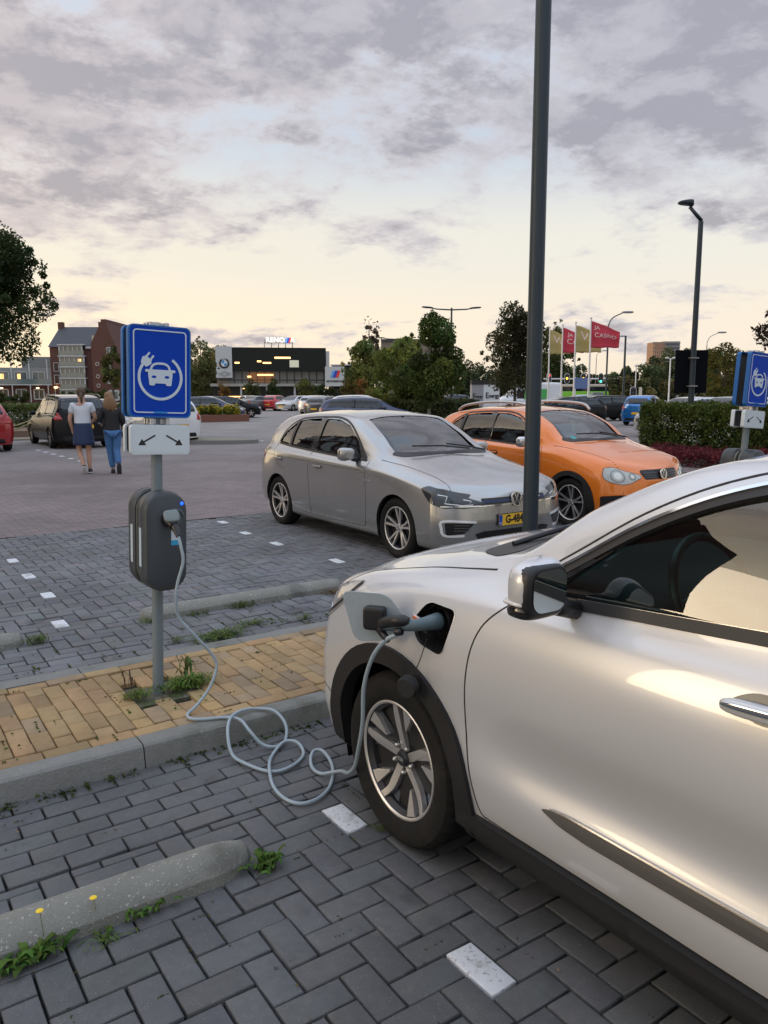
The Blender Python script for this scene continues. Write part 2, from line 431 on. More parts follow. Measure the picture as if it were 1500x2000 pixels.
tag(L_.build('car_park_paving', lot_mat()), kind='structure')
J = MB()
J.box((6, -4.3, -.049), (40, 15.7, .05)); J.box((6, 4.05, .025), (40, 1.2, .10)); J.box((6, 7.45, -.049), (40, 5.4, .05))
tag(J.build('paving_joints', M_joint), kind='structure')
WHITE_NEAR = [(1.42, 2.52 - .885 * k) for k in range(0, 7)]
near = herring(-2.2, 6.2, -2.6, 2.78, oy=.0, ox=.0) 
def split_marks(rs, targets, tol=.12):
    """the vertical brick nearest each target is a white one"""
    idx = set(); R_ = np.array(rs)
    for (tx_, ty_) in targets:
        d = np.hypot(R_[:, 0] - tx_, R_[:, 1] - ty_) + (R_[:, 2] > R_[:, 3]) * 5
        idx.add(int(d.argmin()))
    return [r for i, r in enumerate(rs) if i not in idx], [rs[i] for i in sorted(idx)]
near, wn = split_marks(near, WHITE_NEAR)
near += [r for r in courses(-2.2, 6.2, 2.785, 6, W=.1035)]
bricks('bay_paving', near, (.106, .109, .111), .045, M_paver, hfun=gentle, seed=3)
far = herring(-6.0, 13.0, 5.20, 10.07, ox=-.02, oy=.03)
WHITE_FAR = [(x, y) for x in (1.30, 3.96, 6.62, 9.28) for y in (5.97, 6.87, 7.80, 8.71, 9.72)] + [(-1.36, y) for y in (5.97, 6.87, 7.80, 8.71)]
far, wf = split_marks(far, WHITE_FAR)
far += courses(-6.0, 13.0, 4.70, 5, W=.1)
bricks('bay_paving_far_side', far, (.140, .142, .147), .08, M_paver, hfun=rutted, seed=4, wob=.0022)
M_white = mat('white_marking', (.66, .68, .70), .75, noise=.2, nscale=30, bump=.5, bscale=300, spots=[((.22, .22, .22), 60, .55, .68, .8), ((.30, .29, .26), 9, .52, .70, .6)])
for o in (bricks('bay_marking', wn, (.7, .7, .7), .03, M_white, z=.001, seed=5, hfun=gentle), bricks('bay_marking_far_side', wf, (.7, .7, .7), .03, M_white, z=.001, seed=6, hfun=rutted)): pass
# yellow footpath between two kerbs: long axis across, border courses along
yb = []; r_ = random.Random(8); x = -5.0; i = 0
while x < 12.5:
    y = 3.64 + (-.1 if i % 2 else 0.0) - r_.random() * .02
    while y < 4.44:
        a, b = max(y, 3.625), min(y + .2, 4.455)
        if b - a > .04: yb.append((x + .045, (a + b) / 2, .09, b - a))
        y += .2
    x += .09; i += 1
yb = [b for b in yb if not (abs(b[0] - 1.29) < .15 and abs(b[1] - 4.02) < .13)]
yb += courses(-5.0, 12.5, 3.535, 1, L=.2, W=.088) + courses(-5.0, 12.5, 4.457, 1, L=.2, W=.088)
bricks('yellow_footpath', yb, (.34, .228, .110), .10, M_yellow, z=.100, ch=.004, gap=.0045, wob=.0018, seed=9, tint=((.29, .21, .125), .18), hfun=lambda x, y: .004 * np.sin(x * 2.3) * np.sin(y * 5))
M_kerb = mat('kerb_concrete', (.20, .20, .185), .85, noise=.30, nscale=9, bump=.7, bscale=90, spots=[((.09, .10, .07), 2.2, .50, .70, .7), ((.33, .32, .29), 70, .62, .70, .6)])
def kerb(name, x0, x1, yf, yb_, h, L=1.0, front=-1, seed=0):
    k = MB(); rr = random.Random(seed); x = x0
    while x < x1:
        e = min(x + L - .006, x1); o = rr.uniform(-.003, .003); dz = rr.uniform(-.002, .002)
        w = yb_ - yf; c = .028
        # section: battered face, rounded arris
        if front < 0: sec = [(yf - .014, -.06), (yf + .006, h - .026), (yf + .012, h - .010), (yf + .026, h - .001), (yf + w * .6, h + .001), (yb_, h - .002), (yb_, -.06)]
        else: sec = [(yf, -.06), (yf, h - .002), (yf + w * .5, h + .001), (yb_ - .02, h), (yb_ - .006, h - .008), (yb_, h - .025), (yb_ + .01, -.06)]
        nseg = 6; prev = None; vv = []
        for s_ in range(nseg + 1):
            xx = x + (e - x) * s_ / nseg
            vv += [(xx, a + o, b + dz) for a, b in sec]
        m = len(sec); fs = [(s_ * m + i, s_ * m + (i + 1) % m, (s_ + 1) * m + (i + 1) % m, (s_ + 1) * m + i) for s_ in range(nseg) for i in range(m)]
        fs += [tuple(range(m)), tuple(nseg * m + i for i in range(m))[::-1]]
        k.add(vv, fs); x += L
    return tag(k.build(name, M_kerb, auto=14), kind='structure')
kerb('kerb', -5.0, 12.5, 3.405, 3.53, .102, seed=2)
kerb('kerb_far_side', -5.0, 12.5, 4.55, 4.68, .098, front=1, seed=3)

pt_ = MB(); pt_.box((1.29, 4.02, .082), (.34, .28, .022)); tag(pt_.build('soil_patch', mat('gravelly_soil', (.13, .115, .085), .95, noise=.6, nscale=40, bump=1., bscale=120, spots=[((.30, .28, .24), 70, .55, .62, .8), ((.06, .09, .025), 9, .5, .6, .8)])), kind='structure')
# ------------------------------------------------------------ wheel stops
M_stop = mat('stop_concrete', (.235, .235, .205), .85, noise=.30, nscale=6, bump=.9, bscale=140, spots=[((.55, .54, .50), 85, .61, .66, .8), ((.10, .11, .06), 4, .56, .72, .55), ((.08, .08, .07), 110, .66, .72, .7), ((.07, .07, .065), 1.7, .56, .66, .55)])
def wheel_stop(x0, x1, yc, label):
    k = MB(); W_ = .092; H_ = .090; n = 14; vv = []; N = 60; a0 = R(24)
    sec = [(-W_ - .001, .012)]
    for i in range(n + 1):
        a = a0 + (PI - 2 * a0) * i / n; sec.append((-W_ * math.cos(a) / math.cos(a0), .040 + (H_ - .040) * (math.sin(a) - math.sin(a0)) / (1 - math.sin(a0))))
    sec.append((W_ + .001, .012))
    sec = [(-W_ - .002, -.01)] + sec + [(W_ + .002, -.01)]
    for j in range(N + 1):
        s_ = j / N; x = x0 + (x1 - x0) * s_
        e = min(s_, 1 - s_) * (x1 - x0) / .17
        sc = 1.0 if e >= 1 else math.sqrt(max(0, 1 - (1 - e) ** 2)) * .97 + .03
        for a, b in sec: vv.append((x, yc + a * sc, b * (sc ** .30 if b > 0 else 1)))
    m = len(sec); fs = [(j * m + i, j * m + i + 1, (j + 1) * m + i + 1, (j + 1) * m + i) for j in range(N) for i in range(m - 1)]
    fs += [tuple(range(m)), tuple(N * m + i for i in range(m))[::-1]]
    k.add(vv, fs); o = k.build('wheel_stop', M_stop, auto=26)
    return tag(o, label, 'wheel stop', 'concrete wheel stops of the parking bays')
wheel_stop(-.70, 1.09, 2.475, 'long rounded concrete wheel stop with weeds and dandelions, in the empty bay beside the open silver car door side')['label'] = 'nearest rounded concrete wheel stop, with green weeds and dandelions along its edge'
wheel_stop(1.70, 3.47, 5.77, 'mossy concrete wheel stop behind the charging post, reaching to the silver car nose')
wheel_stop(-.92, .88, 5.66, 'concrete wheel stop cut by the left edge of the photo, rounded end beside a tuft')

# ------------------------------------------------------------ weeds and grass
M_leaf = {}
def leafmat(name, c, rough=.6, tr=.25):
    m = mat(name, c, rough, attr='tone', spec=.15)
    t = m.node_tree; p = t.nodes['Principled BSDF']; p.inputs['Subsurface Weight'].default_value = 0
    src = p.inputs['Base Color'].links[0].from_socket
    tb = t.nodes.new('ShaderNodeBsdfTranslucent'); t.links.new(src, tb.inputs[0])
    mx = t.nodes.new('ShaderNodeMixShader'); mx.inputs[0].default_value = tr
    o = [n for n in t.nodes if n.type == 'OUTPUT_MATERIAL'][0]
    t.links.new(p.outputs[0], mx.inputs[1]); t.links.new(tb.outputs[0], mx.inputs[2]); t.links.new(mx.outputs[0], o.inputs['Surface'])
    return m
M_weed = leafmat('weed_leaf', (.08, .15, .03))
def quads_mesh(name, V, C, mtl, kind=None, parent=None):
    n = len(V) // 4; me = bpy.data.meshes.new(name); me.vertices.add(n * 4); me.vertices.foreach_set('co', np.asarray(V, dtype=np.float32).ravel())
    me.loops.add(n * 4); me.loops.foreach_set('vertex_index', np.arange(n * 4, dtype=np.int32))
    me.polygons.add(n); me.polygons.foreach_set('loop_start', np.arange(n, dtype=np.int32) * 4); me.polygons.foreach_set('loop_total', np.full(n, 4, dtype=np.int32))
    me.update(calc_edges=True); colour_attr(me, np.asarray(C)); return link(name, me, mtl, parent)
def weed(x, y, z, r, h, n, label, broad=False, c=(.07, .14, .025), seed=0, name='weed', stretch=1.):
    rr = np.random.default_rng(seed); V = []; C = []
    for i in range(n):
        a = rr.random() * 2 * PI; d = np.array([math.cos(a), math.sin(a), 0]); s_ = np.array([-d[1], d[0], 0])
        b0 = np.array([x + rr.normal(0, r * .35) * stretch, y + rr.normal(0, r * .22), z]); L = r * rr.uniform(.5, 1.1); hh = h * rr.uniform(.4, 1.1)
        w = L * (.16 if broad else .035) * rr.uniform(.7, 1.3); w = max(w, .0016)
        cc = np.array(c) * rr.uniform(.55, 1.5) * np.array([rr.uniform(.8, 1.3), 1, 1])
        p = [b0, b0 + d * L * .35 + [0, 0, hh * .75], b0 + d * L * .75 + [0, 0, hh], b0 + d * L + [0, 0, hh * .7]]; ws = [w * .3, w, w * .9, w * .08]
        for k in range(3):
            V += [p[k] - s_ * ws[k], p[k + 1] - s_ * ws[k + 1], p[k + 1] + s_ * ws[k + 1], p[k] + s_ * ws[k]]; C += [cc] * 4
    return tag(quads_mesh(name, V, C, M_weed), label, 'weed', 'weeds growing in the paving joints')
weed(.34, 2.365, .0, .075, .055, 46, 'largest leafy dandelion rosette against the near wheel stop', True, seed=1, stretch=1.3)
weed(.235, 2.355, .0, .05, .04, 24, 'small dark rosette at the left foot of the nearest wheel stop weeds', True, seed=11)
weed(.66, 2.385, 0, .06, .045, 30, 'row of jagged green leaves midway along the near wheel stop', True, seed=2, stretch=2.4)
weed(.52, 2.33, 0, .06, .02, 36, 'flat pale green weed in the joint just off the near wheel stop', False, (.09, .15, .03), seed=3, stretch=1.5)
weed(1.10, 2.385, 0, .06, .06, 50, 'upright grassy tuft at the rounded end of the nearest wheel stop', True, (.075, .15, .03), seed=4)
weed(1.60, 2.36, 0, .05, .02, 34, 'low green weed beside the front tyre of the charging car', False, (.09, .13, .03), seed=5)
weed(1.42, 4.00, .1, .10, .055, 300, 'grass tuft right of the charging post foot on yellow paving', False, (.10, .17, .03), seed=6, stretch=1.6)
weed(1.14, 3.98, .1, .07, .05, 110, 'thin grass left of the charging post foot on yellow paving', False, (.11, .16, .03), seed=7, stretch=1.5)
weed(1.12, 4.06, .1, .03, .13, 9, 'tall reddish seed stalk beside the charging post foot', True, (.10, .060, .045), seed=8)
weed(1.46, 4.12, .1, .06, .13, 16, 'tall green seed stalk right of the charging post foot', True, (.09, .13, .04), seed=18)
for i, (xx, yy, rr_, n_, lb) in enumerate([(1.74, 5.66, .07, 60, 'weed at the rounded left end of the wheel stop behind the post'), (2.12, 5.66, .08, 60, 'grass tuft against the wheel stop just right of the charging post'), (2.48, 5.68, .10, 90, 'bright grass tuft against the middle of the mossy wheel stop'),
        (2.05, 5.05, .13, 190, 'widest weed patch in the sunken gutter behind the footpath'), (2.35, 5.20, .09, 80, 'weed patch in the sunken gutter near the cable'), (1.75, 5.12, .06, 40, 'thin weed in the gutter just right of the charging post'), (2.75, 5.10, .06, 50, 'small green tuft at the far kerb near the silver car nose'), (.95, 5.60, .07, 90, 'tuft at the rounded end of the left wheel stop'),
        (3.3, 5.63, .10, 60, 'brownish weeds at the right end of the mossy wheel stop')]):
    weed(xx, yy, -.01, rr_, .04 if i not in (2, 7) else .07, n_, lb, False, (.085, .13, .03) if i != 8 else (.13, .10, .05), seed=20 + i, stretch=1.8 if i in (3, 4) else 1.2)
# moss and tiny weeds in the joints: nobody could count them
V = []; C = []; rr = np.random.default_rng(77)
def moss(n, x0, x1, y0, y1, z, c, sz=.006):
    for i in range(n):
        x = rr.uniform(x0, x1); y = rr.uniform(y0, y1)
        if rr.random() < .5: x = round(x / .105) * .105 + rr.normal(0, .003)
        else: y = round(y / .105) * .105 + rr.normal(0, .003)
        m_ = rr.integers(2, 9); ang = 0 if rr.random() < .5 else PI / 2
        for k in range(m_):
            bx = x + math.cos(ang) * rr.normal(0, .03); by = y + math.sin(ang) * rr.normal(0, .03)
            a = rr.random() * PI; d = np.array([math.cos(a), math.sin(a), 0]) * sz * rr.uniform(.5, 1.4); u_ = np.array([-d[1] * .4, d[0] * .4, sz * rr.uniform(.3, 1.1)])
            b = np.array([bx, by, z + .001]); cc = np.array(c) * rr.uniform(.5, 1.5)
            V.extend([b - d, b + d, b + d * .5 + u_, b - d * .5 + u_]); C.extend([cc] * 4)
moss(230, -1, 3.6, .6, 3.4, 0, (.10, .10, .03)); moss(420, -1, 6, 4.7, 5.7, -.008, (.09, .12, .03), .010); moss(90, -1, 3, 3.55, 4.45, .1, (.09, .12, .03), .008); moss(60, -1, 4, 5.7, 9.8, 0, (.08, .08, .03), .007)
moss(160, 0, 3, 3.36, 3.42, 0, (.07, .09, .03), .010)
tag(quads_mesh('joint_moss', V, C, M_weed), 'sparse moss and seedlings in the joints of the paving', 'moss', kind='stuff')
# dandelions
M_yel = mat('petal_yellow', (.80, .55, .02), .6)
for i, (px_, py_, pz_) in enumerate([(.36, 2.40, .125), (.52, 2.41, .10), (.12, 2.36, .09)]):
    t_ = thing('dandelion', ['dandelion with the biggest yellow head, in front of the near wheel stop', 'smaller dandelion right of the biggest one at the near wheel stop', 'drooping dandelion farthest left at the near wheel stop'][i], 'flower', (px_, py_, 0), group='dandelions at the near wheel stop')
    MB().tube([(0, -.01, 0), (.004, -.012, pz_ * .5), (0, 0, pz_)], .0011, 6).build('stem', mat('stem_green', (.12, .16, .05), .6), t_)
    MB().lathe([(.0005, pz_ - .004), (.006, pz_), (.0115, pz_ + .003), (.011, pz_ + .005), (.0005, pz_ + .006)], 14).build('flower_head', M_yel, t_)
b_ = MB().tube([(.155, 2.235, .008), (.18, 2.232, .012), (.20, 2.234, .009), (.213, 2.24, .009)], [.0075, .0085, .0062, .0075], 9).build('cigarette_end', mat('tan_paper', (.62, .47, .30), .7, noise=.3, nscale=80), smooth=True)
tag(b_, 'chewed tan cigarette end lying on the pavers by the dandelions', 'litter')
# fallen leaves
V = []; C = []
for i in range(80):
    zone = rr.random()
    if zone < .4: x, y, z = rr.uniform(-.5, 3.2), rr.uniform(3.3, 3.42), .006
    elif zone < .7: x, y, z = rr.uniform(-.5, 3.4), rr.uniform(1.2, 3.3), .006
    else: x, y, z = rr.uniform(.3, 3.4), rr.uniform(4.75, 5.6), .004
    a = rr.random() * PI; s_ = rr.uniform(.003, .009); d = np.array([math.cos(a), math.sin(a), rr.normal(0, .2)]) * s_; e = np.array([-math.sin(a), math.cos(a), rr.normal(0, .2)]) * s_ * .5
    b = np.array([x, y, z]); V += [b - d, b - e, b + d, b + e]; C += [np.array([.25, .17, .07]) * rr.uniform(.5, 1.6)] * 4
tag(quads_mesh('leaf_litter', V, C, M_weed), 'crumbs of dry brown leaf scattered on the pavers', 'litter', kind='stuff')
# ------------------------------------------------------------ charging posts
M_polegrey = mat('pole_grey', (.175, .215, .235), .5, metal=.15, noise=.14, nscale=6, spots=[((.16, .13, .08), 3, .60, .75, .5)])
M_boxgrey = mat('box_grey', (.046, .054, .062), .48, noise=.16, nscale=9, bump=.08, bscale=400)
M_alu = mat('aluminium', (.55, .55, .56), .38, metal=.8, noise=.1, nscale=10)
M_signblue = mat('sign_blue', (.000, .048, .42), .55, noise=.05, nscale=3, spec=.2)
M_frameblue = mat('frame_blue', (.004, .115, .38), .5, noise=.05, nscale=3)
M_signwhite = mat('sign_white', (.60, .68, .74), .4)
M_platewhite = mat('plate_white', (.62, .68, .71), .4, noise=.04, nscale=4)
M_signback = mat('sign_back', (.085, .09, .092), .5)
M_black = mat('black_plastic', (.012, .012, .014), .4)
M_ink = mat('black_ink', (.010, .010, .012), .5)
def rrect(w, h, r, n=6, cx=0, cz=0):
    o = []
    for (sx_, sz_, a0) in ((1, 1, 0), (-1, 1, 90), (-1, -1, 180), (1, -1, 270)):
        for k in range(n + 1):
            a = R(a0 + 90 * k / n); o.append((cx + sx_ * (w / 2 - r) + r * math.cos(a), cz + sz_ * (h / 2 - r) + r * math.sin(a)))
    return o
def ring_prism(mb, outer, inner, y0, y1):
    n = len(outer); vv = [(a, y0, b) for a, b in outer] + [(a, y0, b) for a, b in inner] + [(a, y1, b) for a, b in outer] + [(a, y1, b) for a, b in inner]
    fs = []
    for i in range(n):
        j = (i + 1) % n
        fs += [(i, j, n + j, n + i), (2 * n + i, 3 * n + i, 3 * n + j, 2 * n + j), (i, 2 * n + i, 2 * n + j, j), (n + i, n + j, 3 * n + j, 3 * n + i)]
    mb.add(vv, fs); return mb
def blue_sign(parent, zc, yf, side):
    """side -1 faces -y, +1 faces +y; a dished plate with a folded blue edge"""
    w, h = .318, .458; s = side
    f = MB(); ring_prism(f, rrect(w, h, .028, cz=zc), rrect(w - .016, h - .016, .022, cz=zc), yf, yf - s * .036)
    fr = f.build('parking_sign', M_frameblue, parent, auto=40)
    p = MB(); p.prism(rrect(w - .016, h - .016, .022, cz=zc), yf - s * .002, yf - s * .006, 'XZ', 0)
    pl = p.build('sign_face', M_signblue, fr)
    MB().prism(rrect(w - .018, h - .018, .021, cz=zc), yf - s * .0065, yf - s * .008, 'XZ').build('sign_rear', M_signback, fr)
    e0, e1 = yf + s * .0005, yf - s * .002
    g_ = MB()
    o_, i_ = rrect(w - .046, h - .046, .018, cz=zc), rrect(w - .058, h - .058, .013, cz=zc)
    ring_prism(g_, o_, i_, e0, e1)
    cz = zc - .045; cx = 0; m = -s  # mirrored for the back face
    def X(a): return a * m * -1 if s > 0 else a
    # cable loop round the car, from the plug to its free end
    arc = [(cx + .108 * math.sin(R(a)), cz + .018 + .108 * math.cos(R(a))) for a in np.linspace(-50, -325, 48)]
    g_.prism([(X(a), b) for a, b in band(arc, .0135)], e0 + s * .0003, e1, 'XZ')
    # plug
    pm = Matrix.Rotation(R(-37), 2)
    def plug(pts): 
        return [(X(-.068 + (pm @ Vector(q)).x), cz + .100 + (pm @ Vector(q)).y) for q in pts]
    g_.prism(plug([(-.017, -.028), (.017, -.028), (.026, -.006), (.026, .006), (-.026, .006), (-.026, -.006)]), e0 + s * .0006, e1, 'XZ')
    g_.prism(plug([(-.020, .006), (.020, .006), (.020, .016), (-.020, .016)]), e0 + s * .0006, e1, 'XZ')
    for q in (-.0125, .0125): g_.prism(plug([(q - .0045, .012), (q + .0045, .012), (q + .0045, .040), (q - .0045, .040)]), e0 + s * .0009, e1, 'XZ')
    # car seen from the front
    body = fillet([(-.062, .030), (-.062, .002), (-.058, -.022), (-.056, -.045), (-.030, -.045), (-.028, -.034), (.028, -.034), (.030, -.045), (.056, -.045), (.058, -.022), (.062, .002), (.062, .030), (.045, .034), (-.045, .034)], .006, 3)
    g_.prism([(X(a), b + cz + .022) for a, b in body], e0 + s * .0012, e1, 'XZ')
    for q in (-1, 1): g_.prism([(X(q * .064 + a), b + cz + .050) for a, b in rrect(.026, .013, .004, 3)], e0 + s * .0014, e1, 'XZ')
    roof = spline([(-.050, .026), (-.042, .048), (-.026, .060), (0, .063), (.026, .060), (.042, .048), (.050, .026)], 5)
    g_.prism([(X(a), b + cz + .024) for a, b in band(roof, .011)], e0 + s * .0016, e1, 'XZ')
    g_.build('pictogram', M_signwhite, fr, fix=True)
    ey = MB()
    for q in (-1, 1): ey.prism([(X(q * .033 + .0125 * math.cos(a)), cz + .020 + .0068 * math.sin(a)) for a in np.linspace(0, 2 * PI, 14)[:-1]], e0 + s * .0018, e1, 'XZ')
    ey.build('pictogram_headlamp', M_signblue, fr)
    lb = MB(); lb.prism([(a, b) for a, b in rrect(.07, .010, .003, cz=zc - h / 2 + .0265)], e0 + s * .0020, e1, 'XZ'); lb.build('maker_mark', mat('mark_blue', (.02, .22, .55), .4), fr)
    return fr
def arrow_plate(parent, zc, yf, side):
    s = side; w, h = .305, .150
    f = MB(); ring_prism(f, rrect(w, h, .018, cz=zc), rrect(w - .02, h - .02, .012, cz=zc), yf - s * .001, yf - s * .034)
    fr = f.build('arrow_sign', M_platewhite, parent, auto=40)
    MB().prism(rrect(w - .018, h - .018, .013, cz=zc), yf, yf - s * .004, 'XZ').build('sign_face', M_platewhite, fr)
    MB().prism(rrect(w - .021, h - .021, .012, cz=zc), yf - s * .0045, yf - s * .007, 'XZ').build('sign_rear', M_signback, fr)
    for q in (-1, 1):
        a = MB(); p0 = Vector((q * .028, zc + .022)); p1 = Vector((q * .115, zc - .028)); t = (p1 - p0).normalized(); nn_ = Vector((-t.y, t.x))
        e = p1 - t * .034
        a.prism([tuple(v) for v in (p0 + nn_ * .0042, e + nn_ * .0042, e - nn_ * .0042, p0 - nn_ * .0042)], yf + s * .0006, yf - s * .002, 'XZ')
        a.prism(fillet([tuple(p1), (q * .074, zc - .028), (q * .096, zc + .004)], .004, 3), yf + s * .0009, yf - s * .002, 'XZ')
        a.build('arrow', M_ink, fr)
    return fr
def charge_box(parent, side, used):
    s = side; zc = .865; w, h, dd = .222, .515, .125
    b = MB(); n = 44; lv = []
    prof = [(0.0, .96, .965), (.012, 1.0, 1.0), (.080, 1.0, 1.0), (.102, .985, .992), (.117, .93, .968), (.125, .80, .915)]
    out = rrect(1, 1, .5, 10)
    def shape(kx, kz): 
        ww, hh = w * kx, h * kz; return rrect(ww, hh, min(ww * .44, .096), 10, cz=zc)
    vv = []
    for (d_, kx, kz) in prof: vv += [(a, s * (.030 + d_), b_) for a, b_ in shape(kx, kz)]
    N = len(shape(1, 1)); m = len(prof)
    fs = [(j * N + i, j * N + (i + 1) % N, (j + 1) * N + (i + 1) % N, (j + 1) * N + i) for j in range(m - 1) for i in range(N)]
    fs += [tuple(range(N)), tuple((m - 1) * N + i for i in range(N))[::-1]]
    b.add(vv, fs); bx = b.build('charging_box', M_boxgrey, parent, auto=35)
    bp = MB(); bp.prism(rrect(w * .90, h * .93, .085, 10, cz=zc), s * .012, s * .0298, 'XZ'); bp.build('back_shell', mat('olive_grey', (.13, .135, .115), .5), bx, auto=40)
    fy = s * .155; cx = .042 * -s if s > 0 else .042; cx = .042 if s < 0 else -.042; cz = zc + .125
    rg = MB(); rg.lathe([(.020, fy - s * .012), (.045, fy - s * .012), (.047, fy + s * .006), (.041, fy + s * .010), (.037, fy + s * .002), (.020, fy - s * .001)], 30, 'Y', (cx, 0, cz)); rg.build('socket_ring', mat('ring_grey', (.085, .11, .115), .5), bx, auto=40)
    MB().lathe([(.0005, fy - s * .002), (.039, fy - s * .002)], 24, 'Y', (cx, 0, cz)).build('socket', M_black, bx)
    if used:
        MB().lathe([(.0006, fy + .0045 * s), (.007, fy + .004 * s), (.0095, fy - .002 * s), (.0095, fy - .02 * s)], 16, 'Y', (cx + .035, 0, zc + .196)).build('status_light', mat('led_blue', (.0, .05, .9), .3, emit=(.01, .09, 1.0), estr=2.2), bx, smooth=True)
    st = MB(); st.prism(rrect(.046, .078, .002, 2, cx + .002, zc + .022), fy + s * .0008, fy - s * .001, 'XZ'); so_ = st.build('sticker', mat('sticker_pale', (.60, .68, .72), .5), bx)
    st = MB(); st.prism(rrect(.046, .026, .002, 2, cx + .002, zc - .004), fy + s * .0014, fy - s * .001, 'XZ'); st.build('sticker_band', mat('sticker_blue', (.03, .36, .62), .5), so_)
    for (a_, b_) in ((-w * .30, zc - h * .36), (w * .30, zc - h * .36), (-w * .30, zc + h * .34)):
        MB().lathe([(.0005, fy + s * .0006), (.0042, fy + s * .0004), (.005, fy - s * .002)], 10, 'Y', (a_, 0, b_)).build('screw', mat('dark_bolt', (.12, .12, .12), .4, metal=.8), bx)
    sm_ = MB(); ring_prism(sm_, rrect(w + .0015, h + .0015, .097, 10, cz=zc), rrect(w - .004, h - .004, .095, 10, cz=zc), s * .0955, s * .0975); sm_.build('case_seam', M_black, bx)
    # long pale label on the flank
    fl = MB(); fl.box((-w / 2 - .0006, s * .072, zc - .03), (.0016, .034, .20)); fl.build('side_label', mat('label_pale', (.50, .60, .66), .5), bx)
    return bx
def charging_post(label, loc, lean, leandir, used, group='charging posts on the footpath'):
    t = thing('charging_post', label, 'charging post', loc, 0, group)
    t.rotation_euler = (lean * math.cos(leandir), lean * math.sin(leandir), 0)
    MB().tube([(0, 0, -.1), (0, 0, 1.95)], .0285, 24).build('pole', M_polegrey, t, auto=40)
    MB().lathe([(.0005, 1.975), (.030, 1.97), (.031, 1.94)], 20).build('pole_cap', M_alu, t, auto=40)
    z_s = 1.722
    for s in (-1, 1):
        blue_sign(t, z_s, s * .066, s)
        arrow_plate(t, 1.382, s * .066, s)
    for zc in (1.952, 1.474):
        c = MB()
        for s in (-1, 1):
            c.box((0, s * .020, zc), (.115, .012, .034), bev=.004); c.box((s * .040, s * 0, zc), (.02, .115, .034), bev=.003)
        c.build('clamp', M_alu, t)
        for s in (-1, 1): MB().tube([(s * .046, -.034, zc), (s * .046, .03, zc)], .006, 8).build('bolt', mat('dark_bolt', (.12, .12, .12), .4, metal=.8), t)
    charge_box(t, -1, used); charge_box(t, 1, False)
    return t
post1 = charging_post('charging post by the yellow path with the cable plugged in and blue light on', (1.265, 4.02, .075), R(2.3), R(90), True)
post2 = charging_post('leaning charging post at the right edge of the photo, behind the silver bonnet', (6.42, 3.92, .075), R(3.6), R(78), False)

# ------------------------------------------------------------ charging cable
M_cable = mat('cable_grey', (.30, .37, .41), .45, coat=.1)
M_plugteal = mat('plug_teal', (.085, .125, .14), .4)
cab = wthing('charging_cable', 'pale grey charging cable looped on the kerb between the post and the silver car', 'cable', (1.30, 3.70, .1))
PLUG = (1.318, 3.855, 1.045)
path = [(1.318, 3.745, .985), (1.322, 3.725, .93), (1.325, 3.715, .86), (1.295, 3.72, .76), (1.283, 3.72, .68), (1.295, 3.73, .58), (1.365, 3.71, .48), (1.447, 3.70, .37), (1.470, 3.69, .295), (1.42, 3.67, .20), (1.34, 3.65, .130), (1.278, 3.612, .112), (1.275, 3.548, .112), (1.33, 3.506, .112), (1.42, 3.462, .114), (1.46, 3.385, .118), (1.474, 3.305, .085), (1.512, 3.255, .03), (1.567, 3.225, .014), (1.635, 3.255, .018), (1.668, 3.315, .07), (1.650, 3.395, .114), (1.600, 3.470, .114), (1.52, 3.480, .122), (1.43, 3.425, .126), (1.368, 3.325, .10), (1.350, 3.235, .03), (1.378, 3.14, .014), (1.428, 3.026, .012), (1.495, 2.994, .014), (1.587, 3.029, .014), (1.652, 3.102, .012), (1.66, 3.185, .028), (1.612, 3.222, .028), (1.53, 3.171, .012), (1.45, 3.053, .026), (1.393, 2.906, .012), (1.38, 2.779, .012), (1.41, 2.699, .012), (1.482, 2.685, .012), (1.572, 2.732, .012), (1.652, 2.831, .012), (1.703, 2.934, .016), (1.714, 3.029, .030), (1.681, 3.052, .03), (1.638, 3.008, .018), (1.607, 2.93, .012), (1.612, 2.862, .016), (1.640, 2.815, .035), (1.645, 2.74, .07), (1.60, 2.62, .125), (1.54, 2.47, .23), (1.49, 2.36, .36), (1.462, 2.285, .50), (1.442, 2.243, .655), (1.438, 2.183, .78), (1.448, 2.120, .856), (1.468, 2.075, .888)]
cb = MB().tube(spline(path, 7), .0078, 12).build('cable', M_cable, cab, smooth=True)
# plug at the post
pk = MB(); pk.tube([(1.318, 3.745, .985), (1.318, 3.768, 1.010), (1.318, 3.800, 1.035)], [.0125, .016, .020], 14)
pk.tube([(1.316, 3.795, 1.032), (1.312, 3.835, 1.060), (1.308, 3.868, 1.055)], [.024, .036, .036], 18)
pk.build('plug', M_black, cab, auto=50)
MB().sup((1.308, 3.806, 1.082), (.040, .012, .032), .55, Mx=Matrix.Rotation(R(-28), 4, 'X')).build('plug_cover', mat('plug_grey', (.20, .24, .235), .5), cab, smooth=True)
